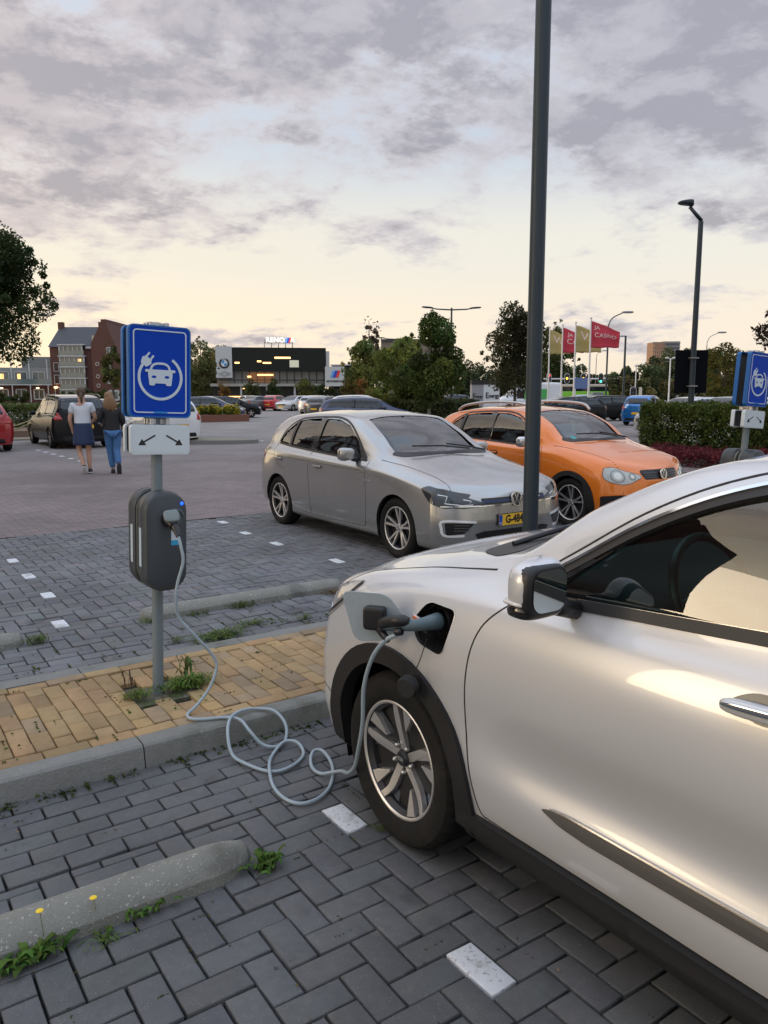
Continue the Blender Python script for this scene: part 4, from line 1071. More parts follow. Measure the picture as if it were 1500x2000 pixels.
# ------------------------------------------------------------ the silver crossover being charged
M_kia = paint('silver_paint', (.60, .605, .615), metal=.32, rough=.33)
KX = [0, .15, .35, .87, 1.30, 1.60, 2.00, 2.50, 3.00, 3.50, 3.90, 4.15, 4.355]
K_rows = rows_from(KX,
    [(.50, .20)] * 13,
    [(.70, .24), (.74, .24), (.80, .235), (.84, .235), (.835, .24), (.83, .24), (.83, .24), (.83, .24), (.83, .24), (.84, .20), (.80, .24), (.76, .28), (.70, .30)],
    [(.78, .34), (.83, .34), (.86, .34), (.885, .34), (.878, .33), (.872, .33), (.870, .335), (.870, .34), (.875, .35), (.888, .38), (.86, .40), (.82, .42), (.76, .44)],
    [(.80, .45), (.85, .45), (.875, .46), (.896, .47), (.897, .46), (.893, .46), (.893, .465), (.893, .47), (.895, .48), (.899, .50), (.88, .52), (.84, .54), (.78, .55)],
    [(.79, .56), (.85, .58), (.878, .60), (.900, .62), (.893, .60), (.868, .59), (.862, .60), (.862, .61), (.875, .62), (.900, .64), (.885, .65), (.84, .66), (.78, .66)],
    [(.76, .65), (.83, .68), (.868, .73), (.902, .78), (.899, .76), (.895, .75), (.893, .76), (.893, .77), (.897, .78), (.902, .80), (.880, .80), (.83, .80), (.77, .76)],
    [(.72, .72), (.80, .77), (.845, .83), (.890, .905), (.889, .91), (.888, .91), (.887, .92), (.887, .93), (.888, .95), (.888, .96), (.86, .94), (.81, .91), (.74, .84)],
    [(.66, .765), (.76, .825), (.810, .895), (.852, .985), (.862, 1.01), (.862, 1.015), (.860, 1.025), (.860, 1.04), (.858, 1.06), (.85, 1.07), (.82, 1.05), (.77, 1.00), (.70, .88)],
    [(.58, .79), (.69, .86), (.75, .93), (.800, 1.030), (.812, 1.072), (.815, 1.083), (.815, 1.105), (.812, 1.13), (.805, 1.16), (.79, 1.18), (.76, 1.15), (.72, 1.06), (.64, .91)],
    [(.48, .81), (.59, .875), (.66, .945), (.73, 1.052), (.757, 1.122), (.762, 1.215), (.752, 1.30), (.748, 1.32), (.742, 1.32), (.73, 1.31), (.71, 1.24), (.67, 1.10), (.57, .93)],
    [(.36, .825), (.46, .885), (.52, .972), (.60, 1.092), (.690, 1.168), (.680, 1.340), (.655, 1.482), (.645, 1.512), (.635, 1.505), (.61, 1.44), (.60, 1.34), (.58, 1.14), (.48, .94)],
    [(.22, .835), (.27, .892), (.30, .985), (.34, 1.122), (.47, 1.196), (.50, 1.380), (.47, 1.524), (.44, 1.553), (.42, 1.548), (.42, 1.49), (.42, 1.39), (.40, 1.17), (.30, .95)],
    [(0, .84), (0, .895), (0, .992), (0, 1.132), (0, 1.216), (0, 1.412), (0, 1.540), (0, 1.566), (0, 1.560), (0, 1.505), (0, 1.41), (0, 1.19), (0, .955)])
t = kia = thing('parked_car', 'large silver crossover in the right foreground, charging plug in its front wing', 'car', (2.465, 3.125, 0), R(-90))
KS = Shell(K_rows, 4.355, (.34, 3.0), (.26, 3.0), lean_f=[(.2, .05), (.45, 0), (.62, .02), (.84, .12)], lean_r=[(.3, .02), (.6, 0), (.95, .10)], nm=150, per=8)
bm = KS.bm.copy()
AR = .385
for cx in (.87, 3.57): KS.cut(bm, arch(cx, .326, AR, .20, 34), 'XZ', keep=lambda c: abs(c.y) > .45)
side_win = fillet([(1.585, 1.098), (2.20, 1.152), (2.72, 1.185), (2.735, 1.495), (2.30, 1.497), (2.05, 1.462), (1.80, 1.352)], .03, 4)
side_win = fillet([(1.50, 1.098), (2.20, 1.146), (2.66, 1.172), (2.64, 1.482), (2.35, 1.498), (2.12, 1.474), (1.90, 1.397), (1.70, 1.272)], .04, 4)
rear_win = fillet([(2.76, 1.178), (3.45, 1.205), (3.42, 1.40), (3.15, 1.455), (2.74, 1.465)], .05, 4)
wind = [(1.30, -.60), (1.17, -.35), (1.13, 0), (1.17, .35), (1.30, .60), (1.95, .52), (1.99, .3), (2.0, 0), (1.99, -.3), (1.95, -.52)]
port = fillet([(.985, .850), (1.165, .826), (1.216, .993), (1.060, .985)], .032, 5)
port = fillet([(.992, .905), (1.03, .838), (1.165, .822), (1.212, .985), (1.055, .985)], .034, 5)
for s in (1, -1):
    KS.cut(bm, side_win, 'XZ', side=s); KS.cut(bm, rear_win, 'XZ', side=s)
KS.cut(bm, port, 'XZ', side=-1)
KS.cut(bm, wind, 'XY', keep=lambda c: c.z > .9)
KS.mesh(bm, 'body', M_kia, t)
KS.mesh(bm, 'inner_shell', M_dark, t, -.03, True)
bm.free()
for s in (1, -1):
    bm_obj(KS.panel(side_win, 'XZ', s, -.012, .002), 'door_window', M_glassdark, t, None)
    bm_obj(KS.panel(rear_win, 'XZ', s, -.012, .002), 'rear_door_window', M_glassback, t, None)
    # black lower rail, bright rail and rubber round the glass
    bm_obj(KS.panel(band([(1.40, 1.082), (1.60, 1.094), (2.20, 1.141), (2.66, 1.167), (3.46, 1.20)], .030), 'XZ', s, .004, .016), 'window_rail', mat('rubber_trim', (.018, .018, .019), .5), t)
    fr = spline([(1.40, 1.09), (1.60, 1.222), (1.80, 1.355), (2.00, 1.452), (2.20, 1.507), (2.45, 1.530), (2.80, 1.526), (3.15, 1.505), (3.42, 1.44)], 6)
    up = spline([(1.43, 1.085), (1.62, 1.205), (1.81, 1.328), (2.01, 1.424), (2.21, 1.480), (2.45, 1.503), (2.80, 1.500), (3.12, 1.480), (3.40, 1.41)], 6)
    bm_obj(KS.panel(band(up, .026), 'XZ', s, .005, .018), 'window_surround', mat('rubber_trim'), t)
    mid = [(a, b + .012) for a, b in up]
    bm_obj(KS.panel(band(mid, .008), 'XZ', s, .010, .010), 'bright_trim', M_chrome, t)
    seam(KS, [(a + .004, b + .013) for a, b in fr], t, .006, (s,))
    bm_obj(KS.panel([(1.42, 1.095), (1.52, 1.098), (1.70, 1.228), (1.66, 1.225)], 'XZ', s, .003, .006), 'quarter_panel', mat('gloss_black', (.012, .012, .013), .12, coat=.6), t)
    bm_obj(KS.panel([(1.515, 1.10), (1.535, 1.10), (1.735, 1.262), (1.715, 1.262)], 'XZ', s, -.004, .01), 'window_divider', M_black, t)
    bm_obj(KS.panel([(2.655, 1.17), (2.765, 1.176), (2.75, 1.468), (2.635, 1.468)], 'XZ', s, .002, .01), 'door_pillar', mat('gloss_black'), t)
    # arches, sill and door strip
    for cx in (.87, 3.57):
        n = 30; A = np.linspace(R(-22 if cx < 1 else -14), R(198), n)
        A = np.linspace(R(-15), R(197), n)
        o = [(cx + (AR + .068) * math.cos(a) * (1.02 if math.cos(a) < 0 else 1.0), .326 + (AR + .066) * math.sin(a)) for a in A]; i_ = [(cx + (AR - .004) * math.cos(a), .326 + (AR - .004) * math.sin(a)) for a in A]
        bm_obj(KS.panel(o + i_[::-1], 'XZ', s, .016, .060, .04), 'wheel_arch_cladding', M_clad, t, 50)
    bm_obj(KS.panel(fillet([(1.27, .325), (1.36, .335), (3.12, .345), (3.17, .33), (3.17, .25), (1.29, .25)], .03, 3), 'XZ', s, .020, .030, .04), 'sill_cladding', M_clad, t, 50)
    st = [(1.62, .492), (1.68, .505), (3.02, .524), (3.05, .512), (3.02, .488), (1.80, .468), (1.70, .474)]
    bm_obj(KS.panel(fillet(st, .02, 3), 'XZ', s, .007, .012, .04), 'door_strip', mat('strip_grey', (.055, .052, .05), .5), t)
    bm_obj(KS.panel(band([(1.66, .504), (1.72, .510), (3.02, .527)], .0045), 'XZ', s, .010, .006), 'strip_trim', M_chrome, t)
    seam(KS, spline([(1.475, 1.085), (1.405, 1.035), (1.335, .96), (1.295, .85), (1.285, .70), (1.30, .53), (1.345, .37), (1.375, .338)], 5), t, .0055, (s,))
    seam(KS, [(1.375, .342), (1.5, .338), (2.4, .345), (3.1, .352)], t, .005, (s,))
    seam(KS, [(2.70, 1.17), (2.70, .8), (2.69, .35)], t, .0055, (s,))
    hd = fillet([(2.145, 1.005), (2.20, 1.025), (2.40, 1.032), (2.42, 1.015), (2.40, .998), (2.22, .985)], .014, 4)
    bm_obj(KS.panel(fillet([(2.16, 1.0), (2.22, 1.035), (2.36, 1.04), (2.38, .99), (2.24, .968)], .03, 4), 'XZ', s, .0015, .002, .03), 'handle_recess_shade', mat('recess_dark', (.10, .10, .10), .3, metal=.4), t)  # shade of the hollow behind the handle, painted as a dark flush patch
    hb = MB(); yy = s * (abs(KS.hit(2.28, 1.0, 'XZ', s).y) + .012)
    hb.sup((2.285, yy + s * .008, 1.006), (.125, .016, .019), .55, Mx=Matrix.Rotation(R(-4), 4, 'Y')); hb.build('door_handle', M_kia, t, smooth=True)
    cbm = MB(); cbm.sup((2.285, yy + s * .0225, 1.012), (.118, .006, .008), .6, Mx=Matrix.Rotation(R(-4), 4, 'Y')); cbm.build('handle_trim', M_chrome, t, smooth=True)
bm_obj(KS.panel(wind, 'XY', 1, -.006, .002, .08), 'windscreen', M_wind, t, None)
# weather strip along the glass and black mirror foot, washer jets, tow cover line
for s in (1, -1):
    seam(KS, [(1.62, 1.083), (2.20, 1.127), (2.66, 1.153), (3.44, 1.186)], t, .004, (s,), name='glass_strip')
    bm_obj(KS.panel(band([(1.66, 1.112), (1.90, 1.131), (2.20, 1.155), (2.62, 1.181)], .005), 'XZ', s, .002, .004), 'glass_seal', M_satin, t)
    seam(KS, [(.32, .62), (.335, .50), (.40, .40)], t, .004, (s,), name='bumper_joint')
    seam(KS, [(1.29, .30), (3.16, .305)], t, .003, (s,), name='sill_joint')
# bonnet shut lines and headlamps
for s in (1, -1):
    hl = spline([(.30, s * .845), (.45, s * .80), (.62, s * .752), (.87, s * .733), (1.12, s * .742), (1.27, s * .752)], 6)
    seam(KS, hl, t, .006, (1,), 'XY')
    lamp = fillet([(.09, .73), (.20, .70), (.36, .765), (.50, .862), (.60, .960), (.50, .938), (.30, .868), (.14, .80)], .02, 4)
    bm_obj(KS.panel(lamp, 'XZ', s, .0035, .006, .03), 'headlight', mat('headlamp_smoke', (.30, .30, .31), .12, coat=1.0, noise=.5, nscale=16), t)
    bm_obj(KS.panel(band(spline([(.14, .735), (.22, .725), (.36, .785), (.50, .880), (.585, .95)], 5), .010), 'XZ', s, .006, .004, .03), 'lamp_edge', M_black, t)
    bm_obj(KS.panel(band(spline([(.16, .765), (.26, .765), (.38, .815)], 5), .022), 'XZ', s, .006, .004, .03), 'daytime_light', mat('drl', (.75, .78, .80), .15, coat=1.), t)
    seam(KS, spline([(.36, .765), (.30, .70), (.265, .60), (.27, .52), (.40, .45)], 5), t, .004, (s,))
cow = [(1.04, -.60), (1.135, -.52), (1.10, -.3), (1.085, 0), (1.10, .3), (1.135, .52), (1.04, .60)]
cow = fillet([(1.05, -.62), (1.02, -.3), (1.01, 0), (1.02, .3), (1.05, .62), (1.20, .69), (1.29, .655), (1.165, .35), (1.125, 0), (1.165, -.35), (1.29, -.655), (1.20, -.69)], .04, 3)
bm_obj(KS.panel(cow, 'XY', 1, .003, .004, .05), 'cowl_panel', mat('cowl_black', (.012, .012, .013), .5), t)
wp = MB(); wp.tube([(1.12, -.30, 1.175), (1.16, .05, 1.215), (1.20, .38, 1.215)], .010, 8); wp.tube([(1.13, -.55, 1.16), (1.16, -.32, 1.20), (1.185, -.1, 1.225)], .010, 8); wp.build('wipers', M_black, t)
# nose
bm_obj(KS.panel(fillet([(-.42, .62), (.42, .62), (.46, .70), (-.46, .70)], .03, 3), 'YZ', -1, .003, .005), 'grille', M_black, t)
bm_obj(KS.panel(fillet([(-.55, .26), (.55, .26), (.60, .42), (-.60, .42)], .04, 3), 'YZ', -1, .004, .006), 'lower_grille', M_clad, t)
plate(t, (.0, 0, .50), None)
for s in (1, -1):
    bm_obj(KS.panel(fillet([(s * .50, .93), (s * .76, .90), (s * .80, .80), (s * .55, .82)], .03, 3), 'YZ', 1, .004, .006), 'tail_light', M_red, t)
bm_obj(KS.panel(fillet([(-.55, 1.02), (.55, 1.02), (.50, 1.34), (-.50, 1.34)], .06, 4), 'YZ', 1, .004, .006), 'rear_window', M_glassback, t)
for cx in (.87, 3.57): well(t, cx, .326, AR + .03, .50, .845)
for cx in (.87, 3.57):
    for s in (1, -1): wheel(t, cx, s * .785, .331, .331, .222, .205, s, rim_niro, tread=176)
seats(t, 2.05, .45, .80, 1.5, -1, 1.80, 1.085)
mirror_housing(t, (1.655, -.970, 1.172), -1, M_kia, (.050, .080, .078))
mirror_housing(t, (1.655, .970, 1.172), 1, M_kia, (.050, .080, .078))
for h in [o for o in bpy.data.objects if o.name.startswith('door_mirror') and o.parent == kia]:
    sg = 1 if h.location.y > 0 else -1
    q = MB(); q.sup((-.008, 0, -.036), (.0475, .0830, .008), .5); q.build('mirror_indicator', mat('clear_indicator', (.62, .60, .58), .15, coat=1.), h, smooth=True)
    q = MB(); q.sup((.0, 0, -.057), (.047, .080, .025), .6); q.build('mirror_underside', mat('gloss_black'), h, smooth=True)
# charging inlet: recess, connector seat, open flap with caps
M_rec = mat('recess_black', (.010, .010, .010), .45, bump=.3, bscale=60)
def port_pts(y, k=1.0):
    c = Vector((1.10, .905)); return [(c.x + (a - c.x) * k, y, c.y + (b - c.y) * k) for a, b in port]
pb = MB(); n = len(port)
surf = [tuple(KS.hit(a, b, 'XZ', -1) + Vector((0, -.002, 0))) for a, b in port]
r1 = [(x, y + .012, z) for x, y, z in [tuple(Vector(v) + (Vector((1.10, v[1], .905)) - Vector(v)) * .05) for v in surf]]
r2 = [(p[0], -.83, p[2]) for p in port_pts(0, .90)]; r3 = [(p[0], -.80, p[2]) for p in port_pts(0, .72)]
pb.add(surf + r1 + r2 + r3, [(j * n + i, j * n + (i + 1) % n, (j + 1) * n + (i + 1) % n, (j + 1) * n + i) for j in range(3) for i in range(n)] + [tuple(3 * n + i for i in range(n))])
inlet = pb.build('charging_inlet', M_rec, t, auto=40)
surf2 = [tuple(Vector(v) + (Vector(v) - Vector((1.10, v[1], .905))) * .035) for v in surf]
surf2 = [tuple(KS.hit(v[0], v[2], 'XZ', -1) + Vector((0, -.0015, 0))) for v in surf2]
lp = MB(); lp.add(surf + surf2, [(i, (i + 1) % n, n + (i + 1) % n, n + i) for i in range(n)]); lp.build('inlet_lip', M_kia, inlet, smooth=True)
sk = MB(); sk.lathe([(.010, -.812), (.036, -.812), (.040, -.850), (.044, -.858), (.047, -.852), (.048, -.80)], 30, 'Y', (1.105, 0, .925)); sk.build('inlet_ring', M_black, inlet, auto=40)
# flap
hin = Vector((.995, -.905, .90)); ang = R(143)
Mf = Matrix.Translation(hin) @ Matrix.Rotation(PI - ang, 4, 'Z') 
def fl_pt(a, b, h): return Mf @ Vector((-(a - .99), -h, b - .90))
fb = MB(); out = [(.985 + (1.21 - a), b) for a, b in port]  # mirrored outline swings forward of the hinge
flp = [(-(1.0 + (a - .992)) + 1.0, b) for a, b in port]
vv = []
for h in (.0, .006): vv += [Mf @ Vector((-(a - .985) * 1.12, -h, (b - .90) * 1.12)) for a, b in port]
fb.add(vv, [tuple(range(n)), tuple(n + i for i in range(n))[::-1]] + [(i, (i + 1) % n, n + (i + 1) % n, n + i) for i in range(n)])
flap = fb.build('charging_flap', mat('flap_inner', (.36, .42, .46), .40, metal=.3, noise=.2, nscale=18), t, auto=40)  # cool sky reflection is put into the bluish base colour
ho = MB(); ho.sup(Mf @ Vector((-.120, -.024, .012)), (.040, .020, .042), .3, Mx=Mf.to_3x3().to_4x4()); ho.build('cap_holder', M_black, flap, smooth=True)
hg = MB(); hg.box(hin + Vector((.045, .018, .004)), (.12, .014, .038), rz=R(-14)); hg.build('flap_hinge', M_black, flap)
wl = MB(); wl.box(hin + Vector((.030, .008, .012)), (.062, .003, .034), rz=R(-14)); wlo = wl.build('warning_label', mat('label_white', (.70, .70, .70), .4), flap)
wl = MB(); wl.box(hin + Vector((.030, .0055, .019)), (.056, .003, .010), rz=R(-14)); wl.build('label_band', mat('label_orange', (.75, .16, .03), .5), wlo)
cp = MB(); cp.tube([(1.095, -.905, .868), (1.085, -.925, .80), (1.070, -.945, .735)], .0018, 6); cp.build('cap_string', M_black, t)
cp = MB(); cp.lathe([(.0005, -.022), (.034, -.022), (.038, -.012), (.038, .010), (.030, .018), (.0005, .018)], 26, 'Y', (0, 0, 0)); c_ = cp.build('hanging_cap', mat('cap_black', (.016, .017, .018), .7), t, auto=40); c_.location = (1.058, -.955, .700); c_.rotation_euler = (R(8), 0, R(22))

# connector in the inlet (world coordinates), part of the cable
def KW(x, y, z): return (2.465 + y, 3.125 - x, z)
hnd = MB()
hp = [KW(1.105, -.862, .925), KW(1.105, -.900, .925), KW(1.098, -.945, .924), KW(1.078, -.975, .921), KW(1.045, -.985, .915), KW(1.00, -.990, .904), KW(.955, -.992, .890)]
hnd.tube(spline(hp, 5), [.82 * v for v in [(.036, .036, .035, .034, .033, .032, .030, .028, .027, .026, .0255, .025, .0245, .024, .0235, .023, .0225, .022, .0215, .021, .0208, .0205, .0205, .0208, .021, .021, .0205, .020, .019, .018, .018)[i] for i in range(31)]], 20)
hnd.build('connector', M_plugteal, cab, smooth=True)
gp = MB(); gp.tube(spline([KW(1.088, -.975, .940), KW(1.060, -.998, .938), KW(1.02, -1.002, .927), KW(.985, -1.000, .914), KW(.955, -.996, .900)], 5), [.012, .016, .019] + [.0205] * 16 + [.0195, .018], 14)
gp.tube(spline([KW(1.078, -1.000, .905), KW(1.056, -1.006, .900)], 4), .0135, 12)
gp.build('connector_grip', M_black, cab, smooth=True)
gp = MB(); gp.tube([KW(.962, -.992, .893), KW(.925, -.988, .878), (1.452, 2.110, .862)], [.0195, .0165, .0115], 14)
gp.build('cable_sleeve', M_black, cab, smooth=True)
cab_end = [KW(.925, -.988, .878)]
# ------------------------------------------------------------ silver hatchback and orange hatchback
M_golf = paint('pale_silver', (.40, .395, .38), metal=.75, rough=.27)
M_orange = paint('orange_paint', (.80, .20, .012), metal=.1, rough=.26)
GX = [0, .12, .35, .86, 1.25, 1.60, 2.05, 2.55, 3.05, 3.50, 3.85, 4.05, 4.27]
G_rows = rows_from(GX,
    [(.50, .19)] * 13,
    [(.72, .19), (.76, .18), (.80, .17), (.83, .18), (.82, .18), (.82, .18), (.82, .18), (.82, .18), (.82, .18), (.84, .20), (.80, .24), (.78, .26), (.72, .28)],
    [(.80, .30), (.84, .30), (.865, .30), (.885, .30), (.868, .29), (.862, .29), (.862, .29), (.862, .30), (.866, .31), (.885, .33), (.87, .36), (.84, .38), (.80, .40)],
    [(.80, .45), (.85, .45), (.875, .46), (.895, .48), (.888, .48), (.883, .48), (.883, .48), (.883, .49), (.886, .50), (.897, .52), (.88, .54), (.85, .55), (.80, .56)],
    [(.76, .58), (.83, .60), (.865, .62), (.895, .68), (.893, .70), (.890, .71), (.890, .72), (.890, .74), (.892, .76), (.893, .77), (.87, .77), (.84, .76), (.78, .72)],
    [(.70, .65), (.80, .69), (.840, .738), (.870, .835), (.884, .872), (.888, .880), (.888, .895), (.888, .912), (.886, .93), (.876, .94), (.83, .95), (.79, .93), (.73, .82)],
    [(.62, .675), (.72, .735), (.765, .80), (.790, .895), (.800, .945), (.812, .955), (.818, .965), (.818, .985), (.810, 1.005), (.79, 1.03), (.76, 1.05), (.72, 1.00), (.66, .86)],
    [(.50, .69), (.60, .76), (.66, .83), (.705, .930), (.735, .995), (.752, 1.09), (.748, 1.17), (.742, 1.19), (.735, 1.20), (.72, 1.21), (.705, 1.185), (.675, 1.09), (.60, .88)],
    [(.36, .70), (.45, .775), (.50, .848), (.57, .955), (.675, 1.035), (.672, 1.205), (.642, 1.370), (.628, 1.405), (.618, 1.395), (.60, 1.365), (.585, 1.315), (.575, 1.17), (.50, .90)],
    [(.22, .71), (.27, .782), (.30, .855), (.33, .975), (.47, 1.050), (.51, 1.245), (.48, 1.418), (.45, 1.455), (.44, 1.450), (.43, 1.425), (.42, 1.375), (.40, 1.21), (.32, .91)],
    [(0, .715), (0, .786), (0, .860), (0, .990), (0, 1.085), (0, 1.285), (0, 1.438), (0, 1.480), (0, 1.475), (0, 1.450), (0, 1.400), (0, 1.22), (0, .915)])
def near_car(rows, L, root, pnt, axle, wb, wr, rimr, archr, wins, wind, front_fn, rim_fn, seatx, lean_f, lean_r, det, frontp=(.30, 3.2)):
    S = Shell(rows, L, frontp, (.24, 3.0), lean_f=lean_f, lean_r=lean_r, nm=120, per=7)
    bm = S.bm.copy()
    axs = (axle, axle + wb)
    for cx in axs: S.cut(bm, arch(cx, wr, archr, .16, 28), 'XZ', keep=lambda c: abs(c.y) > .45)
    for w_ in wins:
        for s in (1, -1): S.cut(bm, w_[0], 'XZ', side=s)
    S.cut(bm, wind, 'XY', keep=lambda c: c.z > .85)
    S.mesh(bm, 'body', pnt, root); S.mesh(bm, 'inner_shell', M_dark, root, -.028, True); bm.free()
    for s in (1, -1):
        for poly, gm, nm in wins: bm_obj(S.panel(poly, 'XZ', s, -.010, .002), nm, gm, root, None)
    bm_obj(S.panel(wind, 'XY', 1, -.005, .002, .08), 'windscreen', M_wind, root, None)
    for cx in axs: well(root, cx, wr, archr + .03, .45, det.get('welly', .83))
    for cx in axs:
        for s in (1, -1): wheel(root, cx, s * det.get('track', .775), wr, wr + .004, rimr, .20, s, rim_fn, n=72)
    seats(root, *seatx)
    front_fn(S, root, pnt)
    return S
golf = thing('parked_car', 'pale silver hatchback with plate G-48 parked behind the lamp post', 'car', (5.44, 5.62, 0), R(90))
Gw1 = fillet([(1.60, .975), (2.10, .985), (2.62, 1.005), (2.60, 1.385), (2.30, 1.380), (2.02, 1.315), (1.78, 1.17)], .04, 4)
Gw2 = fillet([(2.74, 1.010), (3.28, 1.035), (3.26, 1.345), (3.0, 1.372), (2.72, 1.385)], .03, 4)
Gw3 = fillet([(3.33, 1.038), (3.62, 1.06), (3.52, 1.20), (3.31, 1.335)], .03, 4)
Gwind = [(1.285, -.58), (1.17, -.38), (1.11, 0), (1.17, .38), (1.285, .58), (1.92, .50), (1.96, .3), (1.97, 0), (1.96, -.3), (1.92, -.50)]
def golf_details(S, t, P_):
    rub = mat('rubber_trim')
    for s in (1, -1):
        bot = [(1.50, .962), (1.62, .968), (2.10, .976), (2.62, .996), (3.28, 1.026), (3.62, 1.050)]
        bm_obj(S.panel(band(bot, .022), 'XZ', s, .003, .01), 'window_rail', rub, t)
        up = spline([(1.52, .985), (1.78, 1.185), (2.02, 1.332), (2.30, 1.398), (2.62, 1.403), (3.0, 1.388), (3.28, 1.358), (3.50, 1.25), (3.63, 1.07)], 6)
        bm_obj(S.panel(band(up, .020), 'XZ', s, .003, .01), 'window_surround', rub, t)
        bm_obj(S.panel([(2.62, 1.0), (2.74, 1.005), (2.72, 1.39), (2.60, 1.39)], 'XZ', s, .003, .01), 'door_pillar', mat('gloss_black', (.012, .012, .013), .12, coat=.6), t)
        bm_obj(S.panel([(3.28, 1.03), (3.33, 1.033), (3.31, 1.34), (3.26, 1.345)], 'XZ', s, .003, .01), 'window_divider', M_black, t)
        bm_obj(S.panel([(1.52, .972), (1.60, .975), (1.78, 1.17), (1.74, 1.165)], 'XZ', s, .002, .008), 'quarter_panel', M_black, t)
        seam(S, spline([(1.46, .965), (1.42, .88), (1.405, .70), (1.41, .45), (1.45, .26)], 5), t, .006, (s,))
        seam(S, [(2.68, .99), (2.68, .7), (2.665, .26)], t, .006, (s,))
        seam(S, spline([(3.66, 1.07), (3.60, .92), (3.48, .80), (3.30, .74)], 5), t, .005, (s,))
        seam(S, [(1.45, .255), (2.2, .24), (3.15, .25)], t, .006, (s,))
        seam(S, spline([(1.5, .862), (2.2, .868), (3.0, .885), (3.9, .905)], 4), t, .004, (s,), name='crease_shade_line')  # shade along the shoulder crease drawn as a thin dark strip
        for hx in (2.42, 3.42):
            bm_obj(S.panel(rrect(.17, .055, .026, 5, hx, .835 + (.03 if hx > 3 else 0)), 'XZ', s, .001, .001, .03), 'handle_recess_shade', mat('recess_shade', (.22, .21, .20), .3, metal=.5), t)  # darker flush patch paints the shade of the handle hollow
            y = s * (abs(S.hit(hx, .84, 'XZ', s).y) + .022); MB().sup((hx, y, .838 + (.03 if hx > 3 else 0)), (.088, .010, .013), .5).build('door_handle', P_, t, smooth=True)
        bm_obj(S.panel(fillet([(1.30, .76), (1.44, .755), (1.44, .772), (1.34, .778)], .006, 2), 'XZ', s, .003, .004), 'wing_emblem', M_chrome, t)
        # sill
        bm_obj(S.panel(band([(1.24, .205), (2.2, .195), (3.1, .21)], .05), 'XZ', s, .004, .012), 'sill', P_, t)
        seam(S, spline([(.12, s * .70), (.28, s * .665), (.50, s * .665), (.86, s * .70), (1.12, s * .742), (1.28, s * .76)], 6), t, .007, (1,), 'XY')
        lamp = fillet([(s * .845, .70), (s * .80, .755), (s * .70, .745), (s * .50, .665), (s * .40, .635), (s * .40, .600), (s * .62, .582), (s * .78, .60), (s * .835, .64)], .02, 3)
        bm_obj(S.panel(lamp, 'YZ', -1, .004, .008, .025), 'headlight', mat('headlamp_dark', (.030, .033, .036), .12, coat=.5, noise=.8, nscale=22), t)
        bm_obj(S.panel(fillet([(.10, .60), (.20, .585), (.34, .655), (.47, .765), (.40, .79), (.26, .765), (.12, .71)], .02, 3), 'XZ', s, .0042, .008, .025), 'headlight_side', mat('headlamp_dark'), t)
        drl = mat('drl', (.75, .78, .80), .15, coat=1.)
        for q in ([(s * .80, .715), (s * .73, .70), (s * .765, .635), (s * .62, .615), (s * .52, .618)], [(s * .60, .668), (s * .53, .652), (s * .565, .605), (s * .44, .606)]):
            bm_obj(S.panel(band(q, .009), 'YZ', -1, .007, .004, .02), 'daytime_light', drl, t)
        bl = fillet([(s * .80, .40), (s * .77, .47), (s * .48, .455), (s * .47, .43), (s * .60, .42), (s * .66, .35), (s * .72, .335), (s * .78, .35)], .02, 3)
        fog = fillet([(s * .78, .45), (s * .52, .44), (s * .60, .345), (s * .76, .325)], .02, 3)
        bm_obj(S.panel(fog, 'YZ', -1, .003, .006, .03), 'fog_opening', M_black, t)
        bm_obj(S.panel(band(spline([(s * .50, .452), (s * .78, .468), (s * .80, .40), (s * .765, .325), (s * .60, .318)], 6), .020), 'YZ', -1, .006, .006, .02), 'fog_trim', mat('drl'), t)
        for k in range(3): bm_obj(S.panel(band([(s * .56, .37 + k * .026), (s * .70, .374 + k * .026)], .006), 'YZ', -1, .006, .004, .03), 'fog_slat', mat('slat_grey', (.12, .12, .12), .4), t)
        bm_obj(S.panel(fillet([(s * .60, .98), (s * .74, .94), (s * .78, .84), (s * .58, .84)], .03, 3), 'YZ', 1, .004, .006), 'tail_light', M_red, t)
        bm_obj(S.panel(fillet([(3.98, .97), (4.12, .93), (4.20, .85), (4.05, .83), (3.93, .88)], .02, 3), 'XZ', s, .004, .006, .03), 'tail_light_side', M_red, t)
    bm_obj(S.panel(fillet([(-.42, .612), (.42, .612), (.42, .672), (-.42, .672)], .01, 3), 'YZ', -1, .003, .006, .03), 'grille', M_black, t)
    bm_obj(S.panel(band([(-.80, .606), (-.42, .602), (0, .600), (.42, .602), (.80, .606)], .009), 'YZ', -1, .008, .006, .04), 'grille_trim', M_chrome, t)
    bm_obj(S.panel(band([(-.42, .640), (0, .640), (.42, .640)], .004), 'YZ', -1, .006, .003, .04), 'grille_line', M_blue, t)
    bm_obj(S.panel(fillet([(-.42, .24), (.42, .24), (.50, .33), (.40, .355), (-.40, .355), (-.50, .33)], .02, 3), 'YZ', -1, .004, .006, .04), 'lower_grille', M_black, t)
    bm_obj(S.panel(band([(-.78, .215), (-.5, .195), (0, .19), (.5, .195), (.78, .215)], .016), 'YZ', -1, .006, .006, .04), 'bumper_trim', M_chrome, t)
    h = S.hit(0, .645, 'YZ', -1); vw_badge(t, (h.x - .012, 0, .645), .074, tilt=R(8))
    h = S.hit(0, .46, 'YZ', -1); plate(t, (h.x - .008, 0, .455), 'G-484-ZR', tilt=0, face=-1)
    bm_obj(S.panel(rrect(.075, .02, .003, 2, -.30 * 1, .652), 'YZ', -1, .008, .003), 'grille_badge', M_chrome, t)
    bm_obj(S.panel(fillet([(-.58, 1.08), (.58, 1.08), (.50, 1.31), (-.50, 1.31)], .06, 4), 'YZ', 1, .004, .006), 'rear_window', M_glassback, t)
